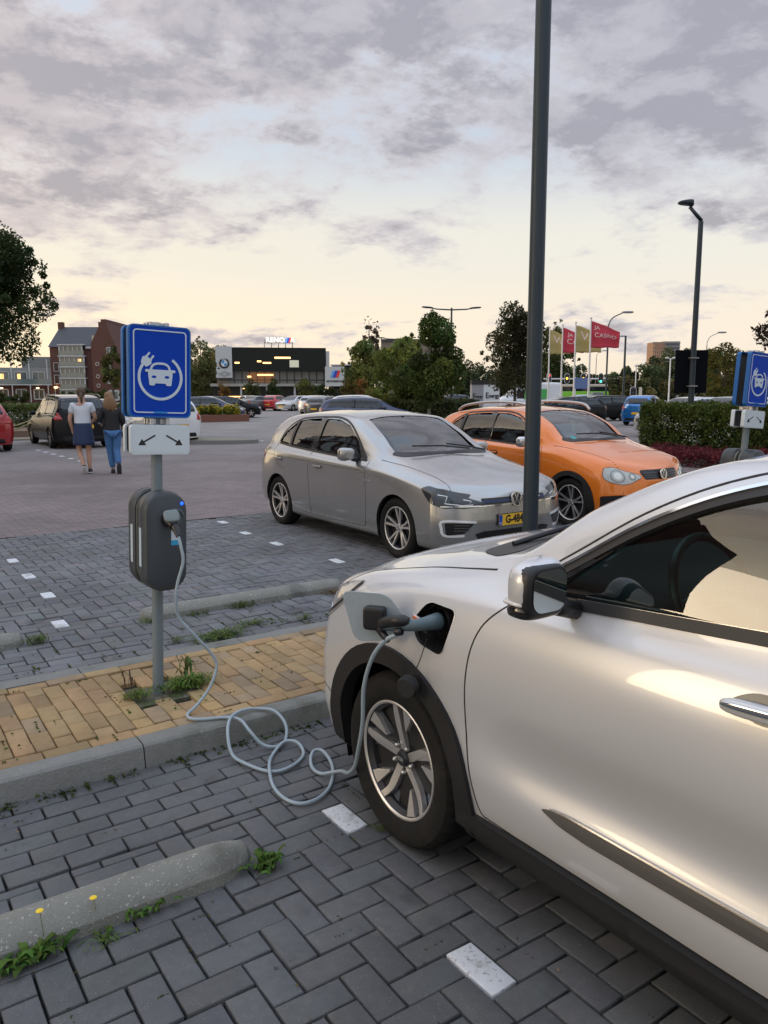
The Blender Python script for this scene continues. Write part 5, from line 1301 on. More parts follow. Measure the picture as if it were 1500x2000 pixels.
    bm_obj(S.panel(fillet([(1.13, -.58), (1.045, 0), (1.13, .58), (1.23, .66), (1.29, .60), (1.12, 0), (1.29, -.60), (1.23, -.66)], .03, 3), 'XY', 1, .003, .004, .05), 'cowl_panel', mat('cowl_black', (.012, .012, .013), .5), t)
    wp = MB(); wp.tube([(1.10, -.30, 1.075), (1.15, .05, 1.115), (1.22, .40, 1.12)], .009, 8); wp.tube([(1.12, -.55, 1.05), (1.16, -.32, 1.095), (1.19, -.05, 1.13)], .009, 8); wp.build('wipers', M_black, t)
    for s in (1, -1): mirror_housing(t, (1.66, s * .965, 1.030), s, P_, (.060, .098, .070))
GS = near_car(G_rows, 4.27, golf, M_golf, .86, 2.63, .314, .222, .352, [(Gw1, M_glassdark, 'door_window'), (Gw2, M_glassback, 'rear_door_window'), (Gw3, M_glassback, 'quarter_window')], Gwind, golf_details, rim_multi(True, 90), (1.98, .30, .80, 1.45, -1, 1.72, .86), [(.18, .06), (.45, 0), (.62, .02), (.72, .07)], [(.3, .02), (.55, 0), (.85, .05), (1.1, .0)], {}, (.27, 3.9))

PX_ = [0, .12, .32, .78, 1.12, 1.40, 1.85, 2.30, 2.75, 3.20, 3.60, 3.80, 3.93]
P_rows = rows_from(PX_,
    [(.50, .20)] * 13,
    [(.66, .22), (.72, .20), (.76, .19), (.79, .19), (.78, .19), (.77, .19), (.77, .19), (.77, .19), (.78, .20), (.80, .22), (.77, .25), (.74, .27), (.66, .30)],
    [(.74, .33), (.79, .33), (.82, .33), (.845, .33), (.828, .32), (.818, .32), (.818, .32), (.818, .33), (.822, .34), (.845, .35), (.83, .38), (.80, .40), (.74, .42)],
    [(.74, .46), (.79, .47), (.82, .48), (.850, .52), (.840, .52), (.836, .52), (.836, .52), (.836, .53), (.838, .54), (.848, .55), (.83, .56), (.80, .57), (.74, .58)],
    [(.70, .60), (.76, .63), (.80, .66), (.838, .74), (.842, .76), (.842, .77), (.842, .78), (.842, .79), (.842, .80), (.840, .81), (.82, .81), (.79, .80), (.72, .76)],
    [(.64, .67), (.71, .72), (.758, .775), (.800, .865), (.818, .905), (.824, .92), (.826, .935), (.825, .95), (.822, .96), (.81, .97), (.79, .97), (.75, .95), (.68, .88)],
    [(.56, .705), (.645, .765), (.695, .835), (.742, .930), (.765, .975), (.772, .985), (.775, 1.00), (.774, 1.015), (.770, 1.03), (.755, 1.05), (.73, 1.05), (.69, 1.02), (.62, .92)],
    [(.46, .725), (.545, .79), (.60, .865), (.66, .962), (.705, 1.025), (.722, 1.12), (.718, 1.20), (.712, 1.22), (.705, 1.23), (.69, 1.22), (.67, 1.18), (.64, 1.08), (.56, .95)],
    [(.34, .738), (.42, .805), (.46, .88), (.53, .985), (.645, 1.065), (.650, 1.240), (.618, 1.395), (.604, 1.430), (.595, 1.425), (.58, 1.385), (.56, 1.31), (.54, 1.14), (.46, .97)],
    [(.20, .745), (.25, .812), (.28, .888), (.31, 1.005), (.45, 1.085), (.49, 1.280), (.465, 1.435), (.44, 1.475), (.43, 1.470), (.42, 1.435), (.41, 1.36), (.38, 1.17), (.30, .98)],
    [(0, .75), (0, .815), (0, .892), (0, 1.018), (0, 1.115), (0, 1.318), (0, 1.455), (0, 1.498), (0, 1.495), (0, 1.46), (0, 1.385), (0, 1.18), (0, .985)])
polo = thing('parked_car', 'bright orange hatchback with silver roof bars and black wheel arch edges', 'car', (8.30, 6.02, 0), R(90))
Pw1 = fillet([(1.46, .995), (1.90, 1.010), (2.36, 1.030), (2.34, 1.405), (2.08, 1.400), (1.84, 1.345), (1.60, 1.19)], .04, 4)
Pw2 = fillet([(2.47, 1.035), (3.02, 1.055), (3.00, 1.365), (2.76, 1.392), (2.45, 1.405)], .03, 4)
Pw3 = fillet([(3.07, 1.058), (3.36, 1.080), (3.26, 1.25), (3.06, 1.355)], .03, 4)
Pwind = [(1.165, -.56), (1.05, -.36), (1.0, 0), (1.05, .36), (1.165, .56), (1.74, .48), (1.78, .28), (1.79, 0), (1.78, -.28), (1.74, -.48)]
def polo_details(S, t, P_):
    rub = mat('rubber_trim')
    for s in (1, -1):
        bm_obj(S.panel(band([(1.38, .985), (1.90, .998), (2.36, 1.020), (3.02, 1.045), (3.36, 1.068)], .022), 'XZ', s, .003, .01), 'window_rail', rub, t)
        up = spline([(1.38, 1.0), (1.60, 1.205), (1.84, 1.362), (2.08, 1.418), (2.40, 1.424), (2.76, 1.410), (3.02, 1.382), (3.27, 1.27), (3.38, 1.09)], 6)
        bm_obj(S.panel(band(up, .020), 'XZ', s, .003, .01), 'window_surround', rub, t)
        bm_obj(S.panel([(2.36, 1.02), (2.47, 1.025), (2.45, 1.41), (2.34, 1.41)], 'XZ', s, .003, .01), 'door_pillar', mat('gloss_black'), t)
        bm_obj(S.panel([(3.02, 1.05), (3.07, 1.053), (3.06, 1.36), (3.00, 1.37)], 'XZ', s, .003, .01), 'window_divider', M_black, t)
        seam(S, spline([(1.34, .985), (1.29, .90), (1.27, .70), (1.29, .36)], 5), t, .006, (s,))
        seam(S, [(2.42, 1.01), (2.42, .7), (2.41, .34)], t, .006, (s,))
        seam(S, spline([(3.38, 1.08), (3.32, .92), (3.2, .78)], 5), t, .005, (s,))
        for hx in (2.20, 3.12):
            bm_obj(S.panel(rrect(.17, .055, .026, 5, hx, .865 + (.02 if hx > 3 else 0)), 'XZ', s, .001, .001, .03), 'handle_recess_shade', M_black, t)  # black flush patch stands for the shade behind the handle
            y = s * (abs(S.hit(hx, .87, 'XZ', s).y) + .022); MB().sup((hx, y, .868 + (.02 if hx > 3 else 0)), (.088, .010, .013), .5).build('door_handle', P_, t, smooth=True)
        for cx in (.78, .78 + 2.46):
            A = np.linspace(R(-20), R(200), 26)
            o = [(cx + .405 * math.cos(a), .31 + .405 * math.sin(a)) for a in A]; i_ = [(cx + .345 * math.cos(a), .31 + .345 * math.sin(a)) for a in A]
            bm_obj(S.panel(o + i_[::-1], 'XZ', s, .012, .030, .04), 'wheel_arch_cladding', M_clad, t, 50)
        bm_obj(S.panel(fillet([(1.14, .19), (1.18, .33), (2.88, .33), (2.92, .19)], .02, 3), 'XZ', s, .010, .02, .05), 'sill_cladding', M_clad, t)
        seam(S, spline([(.10, s * .60), (.26, s * .60), (.50, s * .63), (.78, s * .67), (1.05, s * .72), (1.15, s * .74)], 6), t, .007, (1,), 'XY')
        lamp = fillet([(s * .775, .70), (s * .745, .775), (s * .66, .785), (s * .54, .735), (s * .36, .685), (s * .355, .655), (s * .43, .630), (s * .50, .595), (s * .60, .580), (s * .72, .61), (s * .77, .65)], .02, 3)
        bm_obj(S.panel(lamp, 'YZ', -1, .005, .010, .025), 'headlight', mat('headlamp_pale', (.50, .53, .50), .10, coat=1.0, noise=.35, nscale=9), t)
        bm_obj(S.panel(band(lamp + [lamp[0]], .010), 'YZ', -1, .004, .008, .02), 'lamp_edge', M_black, t)
        for (cy, cz, r_) in ((.635, .680, .070), (.47, .672, .036)):
            ci = [(s * cy + r_ * math.cos(a), cz + r_ * math.sin(a)) for a in np.linspace(0, 2 * PI, 25)]
            bm_obj(S.panel(band(ci, .012), 'YZ', -1, .009, .004, .02), 'lamp_bowl', mat('lamp_ring', (.28, .30, .29), .15, metal=.6), t)
            bm_obj(S.panel([(s * cy + r_ * .6 * math.cos(a), cz + r_ * .6 * math.sin(a)) for a in np.linspace(0, 2 * PI, 21)[:-1]], 'YZ', -1, .008, .003, .02), 'lamp_reflector', mat('reflector_pale', (.80, .82, .78), .08, coat=1.), t)
        ci = [(s * .60 + .045 * math.cos(a), .375 + .045 * math.sin(a)) for a in np.linspace(0, 2 * PI, 25)[:-1]]
        bm_obj(S.panel(ci, 'YZ', -1, .014, .006, .02), 'fog_light', M_chrome, t)
        bm_obj(S.panel(fillet([(s * .60, 1.0), (s * .70, .98), (s * .72, .80), (s * .58, .78)], .03, 3), 'YZ', 1, .004, .006), 'tail_light', M_red, t)
        rb = MB(); rb.tube(spline([(1.72, s * .575, 1.440), (1.84, s * .572, 1.520), (2.2, s * .565, 1.552), (2.7, s * .560, 1.548), (3.15, s * .553, 1.495), (3.30, s * .550, 1.425)], 6), .019, 12)
        rb.build('roof_bar', mat('bar_silver', (.52, .52, .52), .35, metal=.6), t, smooth=True)
    bm_obj(S.panel(fillet([(-.30, .63), (.30, .63), (.35, .72), (.33, .745), (-.33, .745), (-.35, .72)], .02, 3), 'YZ', -1, .003, .006, .03), 'grille', M_black, t)
    for k in range(3): bm_obj(S.panel(band([(-.31, .652 + k * .026), (0, .652 + k * .026), (.31, .652 + k * .026)], .011), 'YZ', -1, .010, .006, .04), 'grille_bar', mat('slat_dark', (.05, .05, .052), .25, coat=.6), t)
    bm_obj(S.panel(fillet([(-.80, .24), (.80, .24), (.82, .44), (.60, .455), (.42, .40), (.34, .36), (-.34, .36), (-.42, .40), (-.60, .455), (-.82, .44)], .03, 3), 'YZ', -1, .010, .016, .04), 'bumper_cladding', M_clad, t)
    h = S.hit(0, .685, 'YZ', -1); vw_badge(t, (h.x - .030, 0, .690), .062, tilt=R(10))
    h = S.hit(0, .50, 'YZ', -1); plate(t, (h.x - .010, 0, .505), '10-SZ-KT', face=-1)
    bm_obj(S.panel(fillet([(1.03, -.54), (.94, 0), (1.03, .54), (1.12, .62), (1.17, .575), (1.01, 0), (1.17, -.575), (1.12, -.62)], .03, 3), 'XY', 1, .003, .004, .05), 'cowl_panel', mat('cowl_black'), t)
    wp = MB(); wp.tube([(.98, -.30, 1.105), (1.04, .05, 1.15), (1.10, .38, 1.15)], .009, 8); wp.tube([(1.0, -.52, 1.08), (1.05, -.3, 1.13), (1.08, -.05, 1.16)], .009, 8); wp.build('wipers', M_black, t)
    for s in (1, -1): mirror_housing(t, (1.52, s * .925, 1.045), s, mat('mirror_chrome', (.62, .64, .67), .2, metal=.8), (.060, .095, .068))
    st = S.panel([(1.13 + .05 * math.cos(a) * .8, .40 + .045 * math.sin(a)) for a in np.linspace(0, 2 * PI, 18)[:-1]], 'XY', 1, .004, .002, .04); bm_obj(st, 'round_sticker', mat('sticker_teal', (.02, .30, .28), .4), t)
    MB().tube([(1.45, .05, 1.16), (1.46, .05, 1.28)], .02, 8).build('air_freshener', mat('tree_green', (.25, .45, .03), .6), t)
PS = near_car(P_rows, 3.93, polo, M_orange, .78, 2.46, .310, .222, .345, [(Pw1, M_glassdark, 'door_window'), (Pw2, M_glassback, 'rear_door_window'), (Pw3, M_glassback, 'quarter_window')], Pwind, polo_details, rim_multi(False, 90), (1.80, .30, .76, 1.45, -1, 1.55, .87), [(.18, .06), (.45, 0), (.62, .02), (.75, .07)], [(.3, .02), (.55, 0), (.9, .05)], {'track': .735, 'welly': .79})

# ------------------------------------------------------------ simpler cars farther away
def far_rows(L, W, H, kind):
    """kind: hatch, suv, saloon, mini"""
    hw = W / 2; k = H / 1.48; fr = .86 * L / 4.27
    if kind == 'saloon':
        X = [0, .35, .9, 1.3, 1.7, 2.15, 2.7, 3.15, 3.6, 3.95, L - .12, L]
        top = [.68, .84, .96, 1.03, 1.24, 1.40, 1.43, 1.38, 1.20, 1.06, 1.02, .92]
    elif kind == 'van':
        X = [0, .35, .9, 1.2, 1.7, 2.3, 3.0, 4.0, 4.8, 5.3, L - .1, L]
        top = [.90, 1.15, 1.45, 1.75, 2.25, 2.45, 2.5, 2.5, 2.5, 2.48, 2.42, 2.3]
    else:
        X = [0, .35, .86, 1.15, 1.6, 2.0, 2.5, 3.0, L - .72, L - .40, L - .15, L]
        top = [.71, .86, .99, 1.07, 1.29, 1.44, 1.48, 1.475, 1.43, 1.35, 1.08, .90]
        if kind == 'mini': top = [.78, .93, 1.02, 1.14, 1.36, 1.46, 1.48, 1.475, 1.46, 1.42, 1.20, .95]
        top = [z * k for z in top]
    bel = [min(z - .03, b) for z, b in zip(top, [.62, .76, .87, .93, .96, .98, 1.0, 1.02, 1.04, 1.03, .98, .84])]
    if kind == 'van': bel = [min(z - .05, 1.15) for z in top]
    roof = kind != 'saloon'
    R_ = []
    n = len(X)
    R_.append([(x, .5, .2) for x in X]); R_.append([(x, hw * .90, .21) for x in X]); R_.append([(x, hw * .965, .35) for x in X])
    R_.append([(x, hw, .58 if 0 < i < n - 1 else .5) for i, x in enumerate(X)])
    R_.append([(x, hw * .97, b * .90) for x, b in zip(X, bel)])
    R_.append([(x, hw * .90, b) for x, b in zip(X, bel)])
    R_.append([(x, hw * (.90 - .12 * min(1, max(0, (t_ - b) / .4))), b + (t_ - b) * .45) for x, b, t_ in zip(X, bel, top)])
    R_.append([(x, hw * (.80 - .10 * min(1, max(0, (t_ - b) / .4))), b + (t_ - b) * .90) for x, b, t_ in zip(X, bel, top)])
    R_.append([(x, hw * .5, b + (t_ - b) * .985) for x, b, t_ in zip(X, bel, top)])
    R_.append([(x, 0, t_) for x, t_ in zip(X, top)])
    return R_, X, top, bel
def far_car(label, loc, rotz, pnt, L=4.2, W=1.78, H=1.48, kind='hatch', group=None, roofc=None, cat='car', name='parked_car', rails=False):
    t = thing(name, label, cat, loc, rotz, group)
    rows, X, top, bel = far_rows(L, W, H, kind)
    S = Shell(rows, L, (.30, 3.0), (.22, 3.0), nf=9, nm=34, nr=8, per=4)
    wr = .315 if kind != 'van' else .35; ax1 = .86 if kind != 'van' else 1.0; ax2 = L - (.78 if kind != 'van' else 1.2)
    bm = S.bm.copy()
    for cx in (ax1, ax2): S.cut(bm, arch(cx, wr, wr + .045, .18, 14), 'XZ', keep=lambda c: abs(c.y) > .4)
    S.mesh(bm, 'body', pnt, t); bm.free()
    k = H / 1.48
    def zt(x): return float(np.interp(x, X, top))
    def zb(x): return float(np.interp(x, X, bel))
    gm = mat('dark_glazing', (.018, .024, .026), .05, spec=.6)
    a0 = X[3] + .40; a1 = {'hatch': L - .42, 'suv': L - .50, 'saloon': 3.55, 'mini': L - .30, 'van': 2.35}[kind]
    for s in (1, -1):
        xs = np.linspace(a0, a1, 14)
        lo = [(x, zb(x) + .03) for x in xs]; hi = [(x, zb(x) + (zt(x) - zb(x)) * .83) for x in xs if x > a0 + .02 and x < a1 - .02]
        if kind == 'van': hi = [(x, min(zb(x) + (zt(x) - zb(x)) * .8, 1.85)) for x in xs[2:-1]]
        bm_obj(S.panel(lo + hi[::-1], 'XZ', s, .004, .006, .12), 'side_window', gm, t, None)
        if kind != 'van':
            mx = (a0 + a1) / 2 + .05; bm_obj(S.panel(band([(mx, zb(mx) + .02), (mx - .02, zt(mx) - .10)], .07), 'XZ', s, .007, .006), 'door_pillar', M_black if kind != 'mini' else pnt, t, None)
            seam(S, [(mx, zb(mx)), (mx, .30)], t, .012, (s,)); seam(S, [(a0 - .12, zb(a0)), (a0 - .2, .6), (a0 - .16, .30)], t, .012, (s,))
        bm_obj(S.panel(fillet([(s * W * .30, .62 * k), (s * W * .43, .63 * k), (s * W * .46, .74 * k), (s * W * .36, .74 * k)], .02, 2), 'YZ', -1, .006, .006, .05), 'headlight', mat('far_headlamp', (.65, .67, .68), .15, coat=1.), t, None)
        zr = (.80 if kind != 'van' else 1.1) * k; w0 = W * (.34 if kind in ('suv', 'hatch') else .37)
        bm_obj(S.panel(fillet([(s * w0, zr), (s * W * .47, zr - .02), (s * W * .465, zr + .20), (s * W * .40, zr + .22)], .03, 2), 'YZ', 1, .006, .006, .05), 'tail_light', M_red, t, None)
        hh = S.hit(a0 + .05, zb(a0) + .02, 'XZ', s)
        if hh: MB().sup((a0 - .02, s * (abs(hh.y) + .11), zb(a0) + .09), (.06, .095, .07), .6, 12, 8).build('door_mirror', pnt, t, smooth=True)
        for cx in (ax1, ax2):
            wh = thing('wheel', None, None, (cx, s * (W / 2 - .115), wr)); wh.parent = t
            w_ = .20
            MB().lathe([(wr * .66, s * w_ * .5), (wr - .02, s * w_ * .5), (wr, s * w_ * .3), (wr, -s * w_ * .3), (wr - .02, -s * w_ * .5)], 24, 'Y').build('tyre', M_rubber, wh, auto=30)
            rm = MB().lathe([(.01, s * w_ * .28), (wr * .62, s * w_ * .30), (wr * .66, s * w_ * .46), (wr * .68, s * w_ * .5)], 24, 'Y').build('rim', M_darkalloy, wh, auto=30)
            spokes(rm, [taper(R(90) + 2 * PI * q / 5, R(90) + 2 * PI * q / 5, .02, wr * .65, .05, .05, 0, 2) for q in range(5)], lambda r: w_ * .46, .02, M_satin, s, 'spokes')
    xs = X[3]; 
    wy = W * .36
    ws = [(xs + .10, -wy), (xs - .02, -wy * .5), (xs - .04, 0), (xs - .02, wy * .5), (xs + .10, wy), (xs + .78, wy * .86), (xs + .82, 0), (xs + .78, -wy * .86)]
    if kind == 'van': ws = [(1.15, -.75), (1.02, 0), (1.15, .75), (1.75, .62), (1.80, 0), (1.75, -.62)]
    bm_obj(S.panel(ws, 'XY', 1, .004, .006, .12), 'windscreen', gm, t, None)
    if kind == 'saloon': bm_obj(S.panel([(3.12, -wy * .8), (3.10, 0), (3.12, wy * .8), (3.66, wy * .9), (3.70, 0), (3.66, -wy * .9)], 'XY', 1, .004, .006, .12), 'rear_window', gm, t, None)
    elif kind != 'van': bm_obj(S.panel(fillet([(-wy, 1.06 * k), (wy, 1.06 * k), (wy * .86, 1.33 * k), (-wy * .86, 1.33 * k)], .06, 3), 'YZ', 1, .005, .006, .10), 'rear_window', gm, t, None)
    bm_obj(S.panel(fillet([(-W * .26, .55 * k), (W * .26, .55 * k), (W * .28, .68 * k), (-W * .28, .68 * k)], .02, 2), 'YZ', -1, .005, .006, .08), 'grille', M_black, t, None)
    bm_obj(S.panel(fillet([(-W * .36, .25), (W * .36, .25), (W * .34, .38), (-W * .34, .38)], .03, 2), 'YZ', 1, .006, .006, .08), 'bumper_insert', M_clad, t, None)
    h = S.hit(0, .45, 'YZ', -1); 
    if h: plate(t, (h.x - .01, 0, .45), None)
    h = S.hit(0, .60, 'YZ', 1)
    if h: plate(t, (h.x + .01, 0, .60 * k), None, face=1)
    if roofc or rails:
        for s in (1, -1): MB().tube([(2.0, s * hwf(W), H - .03), (2.3, s * hwf(W), H + .01), (L - .9, s * hwf(W), H - .0), (L - .6, s * hwf(W), H - .07)], .016, 6).build('roof_bar', M_satin, t)
    if roofc: bm_obj(S.panel(fillet([(xs + .86, -wy * .9), (xs + .86, wy * .9), (L - .50, wy * .86), (L - .50, -wy * .86)], .12, 4), 'XY', 1, .004, .006, .12), 'roof_sheen', roofc, t, None)
    return t
def hwf(W): return W * .36
# ------------------------------------------------------------ vegetation
def gd(v): return EYE / math.tan(math.atan((v - 1000) / F_PX) + PITCH)
def leafm(name, tr=.3): return leafmat(name, (.1, .1, .1), .65, tr)
M_crown = leafm('tree_leaves')
M_bark = mat('bark', (.075, .062, .048), .9, noise=.4, nscale=12, bump=.8, bscale=40)
def leaf_cloud(cents, rads, n, size, c, var, seed, up=.0, squash=1.0, shell=.6):
    rr = np.random.default_rng(seed); K = len(cents); k = rr.integers(0, K, n)
    d = rr.normal(0, 1, (n, 3)); d /= np.linalg.norm(d, axis=1)[:, None]; rad = rr.random(n) ** (1 / 3.) * (1 - shell) + shell * rr.random(n) ** .25
    P = cents[k] + d * (rads[k] * rad)[:, None] * [1, 1, squash]
    a = rr.normal(0, 1, (n, 3)); a /= np.linalg.norm(a, axis=1)[:, None]; b = np.cross(a, rr.normal(0, 1, (n, 3))); b /= np.linalg.norm(b, axis=1)[:, None]
    s = size * rr.uniform(.5, 1.3, n)[:, None]
    V = np.stack([P - a * s, P - b * s * .45, P + a * s, P + b * s * .45], 1)
    tone = (1 + rr.normal(0, var, K))[k] * (1 + rr.normal(0, .22, n)); hue = (rr.normal(0, .10, K))[k] + rr.normal(0, .07, n)
    C = np.array(c)[None] * np.clip(tone, .3, 2)[:, None] * np.stack([1 + hue, np.ones(n), 1 - hue * .5], 1)
    return V.reshape(-1, 3), np.repeat(np.clip(C, .004, .8), 4, 0)
def tree(label, loc, h, rx, clear, n, size, c, seed=0, group=None, name='tree', var=.28, K=34, shape='round', trunk_r=None, bare=0, trunkm=None, cat='tree'):
    """h total height, clear = height where the crown starts"""
    rr = np.random.default_rng(seed); t = thing(name, label, cat, loc, 0, group)
    cz = (h + clear) / 2; rz = (h - clear) / 2; cents = []; rads = []
    while len(cents) < K:
        p = rr.uniform(-1, 1, 3); q = np.linalg.norm(p)
        if q > 1 or q < .25: continue
        if shape == 'cone' and abs(np.hypot(p[0], p[1])) > (1 - p[2]) * .55 + .12: continue
        if shape == 'column' and np.hypot(p[0], p[1]) > .9: continue
        if shape == 'oval' and np.hypot(p[0], p[1]) > .95 - .45 * max(p[2], 0): continue
        cents.append([p[0] * rx * .86, p[1] * rx * .86, cz + p[2] * rz * .86]); rads.append(min(rx, rz * 1.3) * rr.uniform(.24, .44))
    cents = np.array(cents); rads = np.array(rads)
    V, C = leaf_cloud(cents, rads, n, size, c, var, seed + 1)
    oc, orad = [], []
    for i in range(46):
        p = rr.normal(0, 1, 3); p /= np.linalg.norm(p); p[2] = p[2] * (.9 if p[2] > 0 else .6); k_ = rr.uniform(.92, 1.16)
        w_ = (1 - max(p[2], 0) * .6) if shape in ('cone', 'oval') else 1.
        oc.append([p[0] * rx * k_ * w_, p[1] * rx * k_ * w_, cz + p[2] * rz * k_]); orad.append(min(rx, rz) * rr.uniform(.04, .12))
    V2, C2 = leaf_cloud(np.array(oc), np.array(orad), max(200, n // 14), size, c, var, seed + 2, shell=.2); V = np.concatenate([V, V2]); C = np.concatenate([C, C2])
    if bare:   # wispy shoots beyond the crown
        pass
    quads_mesh('crown', V, C, M_crown, parent=t)
    tr_ = trunk_r or h * .018; m_ = MB()
    m_.tube([(0, 0, -.2), (.02 * h * .1, 0, clear * .6), (0, .01, cz), (.0, 0, h * .93)], [tr_ * 1.15, tr_, tr_ * .6, tr_ * .12], 10)
    for i in range(0, K, 2):
        z0 = clear * .75 + (cents[i][2] - clear * .75) * .45; z0 = max(z0, clear * .6)
        m_.tube([(0, 0, z0), (cents[i][0] * .5, cents[i][1] * .5, (z0 + cents[i][2]) / 2 + .03 * h * .3), tuple(cents[i])], [tr_ * .34, tr_ * .22, tr_ * .06], 6, cap=False)
    m_.build('trunk', trunkm or M_bark, t, smooth=True)
    return t
def hedge_box(name, label, x0, x1, y0, y1, z0, z1, n, size, c, seed, cat='hedge', var=.25, kind=None, group=None, core=True, lump=.17):
    rr = np.random.default_rng(seed)
    t = wthing(name, label, cat, ((x0 + x1) / 2, (y0 + y1) / 2, z0), group)
    if kind: t['kind'] = kind
    sx_, sy_, sz_ = x1 - x0, y1 - y0, z1 - z0
    ar = np.array([sy_ * sz_, sy_ * sz_, sx_ * sz_, sx_ * sz_, sx_ * sy_]); k = rr.choice(5, n, p=ar / ar.sum()); a, b = rr.random(n), rr.random(n)
    P = np.stack([x0 + a * sx_, y0 + b * sy_, np.full(n, z1)], 1)
    for f, (ax, val) in enumerate(((0, x0), (0, x1), (1, y0), (1, y1))):
        m = k == f; P[m, 2] = z0 + b[m] * sz_; P[m, 1 - ax] = (y0 + a[m] * sy_) if ax == 0 else (x0 + a[m] * sx_); P[m, ax] = val
    w = np.sin(P[:, 0] * 5.1 + P[:, 1] * 3.7 + seed) * np.sin(P[:, 1] * 6.3 - P[:, 2] * 5.9) + .6 * np.sin(P[:, 0] * 13 + 1.3) * np.sin(P[:, 1] * 15 + P[:, 2] * 17)
    dep = (rr.random(n) ** 1.6 * .16 + .05 - w * lump * .6)[:, None]
    N = np.zeros((n, 3)); N[k == 0, 0] = -1; N[k == 1, 0] = 1; N[k == 2, 1] = -1; N[k == 3, 1] = 1; N[k == 4, 2] = 1
    P = P - N * dep + rr.normal(0, .02, (n, 3))
    q = rr.normal(0, 1, (n, 3)) + N * .6; q /= np.linalg.norm(q, axis=1)[:, None]; d = np.cross(q, rr.normal(0, 1, (n, 3))); d /= np.linalg.norm(d, axis=1)[:, None]; e = np.cross(q, d)
    s_ = size * rr.uniform(.5, 1.3, n)[:, None]
    V = np.stack([P - d * s_, P - e * s_ * .5, P + d * s_, P + e * s_ * .5], 1).reshape(-1, 3)
    cl = np.sin(P[:, 0] * 2.3 + P[:, 1] * 2.9 + seed) * np.sin(P[:, 1] * 3.1 + P[:, 2] * 4.); tone = np.clip(1 + cl * var * .8 + rr.normal(0, .3, n), .25, 2.2); hue = rr.normal(0, .09, n) + cl * .08
    C = np.array(c)[None] * tone[:, None] * np.stack([1 + hue, np.ones(n), 1 - hue * .5], 1)
    quads_mesh('foliage', V, np.repeat(np.clip(C, .004, .8), 4, 0), M_crown, parent=t)
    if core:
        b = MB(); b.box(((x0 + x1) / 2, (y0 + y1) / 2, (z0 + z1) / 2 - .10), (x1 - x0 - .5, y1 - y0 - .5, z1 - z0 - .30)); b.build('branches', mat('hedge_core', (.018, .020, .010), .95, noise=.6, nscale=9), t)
    return t
X, Y = at(-32, 34)
tree('big dark broad-leaved tree standing at the left edge of the photo', (X, Y, 0), 8.9, 2.9, 2.75, 60000, .085, (.045, .070, .024), 11, K=60, trunk_r=.16)
X, Y = at(838, 31); tree('dark green tree with pale trunk before the double lamp', (X, Y, 0), 4.75, 1.30, 1.05, 18000, .075, (.075, .105, .026), 12, K=34, shape='oval', trunk_r=.07, trunkm=mat('pale_bark', (.20, .20, .17), .9, noise=.3, nscale=9), group=None)
X, Y = at(783, 36); tree('lighter green bushy tree left of the pale trunk tree', (X, Y, 0), 4.1, 1.25, .8, 11000, .078, (.15, .185, .04), 13, K=30, trunk_r=.07)
X, Y = at(1006, 44); tree('dark tree with loose ragged top left of the lamp post', (X, Y, 0), 6.9, 1.75, 1.2, 14000, .09, (.065, .066, .030), 14, K=40, shape='oval', trunk_r=.09)
X, Y = at(1080, 142); tree('dark dense tree behind the flags beside the lamp post', (X, Y, 0), 14.5, 4.2, .8, 10000, .28, (.07, .085, .028), 15, K=34)
X, Y = at(716, 108); tree('broad green tree right of the white sign board', (X, Y, 0), 8.9, 3.0, 1.0, 8000, .22, (.14, .17, .05), 16, K=40)
X, Y = at(722, 150); tree('tall thin poplar above the broad green tree', (X, Y, 0), 16.2, 1.3, 3.0, 3000, .20, (.14, .115, .08), 17, K=26, shape='column')
X, Y = at(736, 152); tree('second thin poplar, to the right of the tall thin one', (X, Y, 0), 15.5, 1.1, 3.0, 3000, .20, (.14, .115, .08), 18, K=26, shape='column')
X, Y = at(395, 92); tree('brownish feathery tree just right of the blue sign', (X, Y, 0), 8.4, 1.9, .6, 8000, .14, (.12, .125, .045), 19, K=34, shape='oval')
X, Y = at(372, 100); tree('slender tree half hidden behind the blue sign edge', (X, Y, 0), 9.4, .8, 1.0, 3000, .15, (.075, .070, .035), 20, K=20, shape='column')
X, Y = at(222, 60); tree('small yellow green street tree before the brick gable', (X, Y, 0), 5.6, .95, 1.4, 4500, .085, (.095, .100, .030), 21, K=24, shape='oval')
for i, (u, d, h, rx, c, lb) in enumerate([(438, 120, 3.6, .9, (.20, .11, .03), 'orange leaved young tree before the left end of the showroom'), (492, 118, 3.7, 1.2, (.070, .085, .025), 'thin green young tree before the showroom, beside the orange one'), (535, 112, 3.7, 1.25, (.035, .060, .020), 'dark green cone shaped young tree before the showroom'),
        (597, 116, 4.0, 1.45, (.095, .110, .030), 'yellow green young tree before the showroom'), (628, 120, 3.6, 1.0, (.045, .070, .025), 'small dark young tree by the right end of the showroom'), (682, 84, 3.2, 1.0, (.11, .095, .025), 'yellowing tree in front of the white sign board'), (703, 86, 3.3, 1.0, (.19, .09, .03), 'rusty brown tree right of the white sign board'), (742, 70, 2.4, 1.3, (.14, .15, .03), 'low lime green tree beyond the parked blue cars')]):
    X, Y = at(u, d); tree(lb, (X, Y, 0), h, rx, .5, 3200, .11, c, 30 + i, K=22, shape='cone' if i in (2, 4) else 'round', name='young_tree')
X, Y = at(1610, 17); tree('tree reaching in from the right edge above the second sign', (X, Y, 0), 4.6, 1.35, 1.8, 6000, .07, (.030, .020, .014), 40, K=30, shape='oval')
X, Y = at(1415, 46); tree('yellow green tree right of the black panel', (X, Y, 0), 4.4, 1.5, .6, 8000, .09, (.115, .105, .025), 41, K=30)
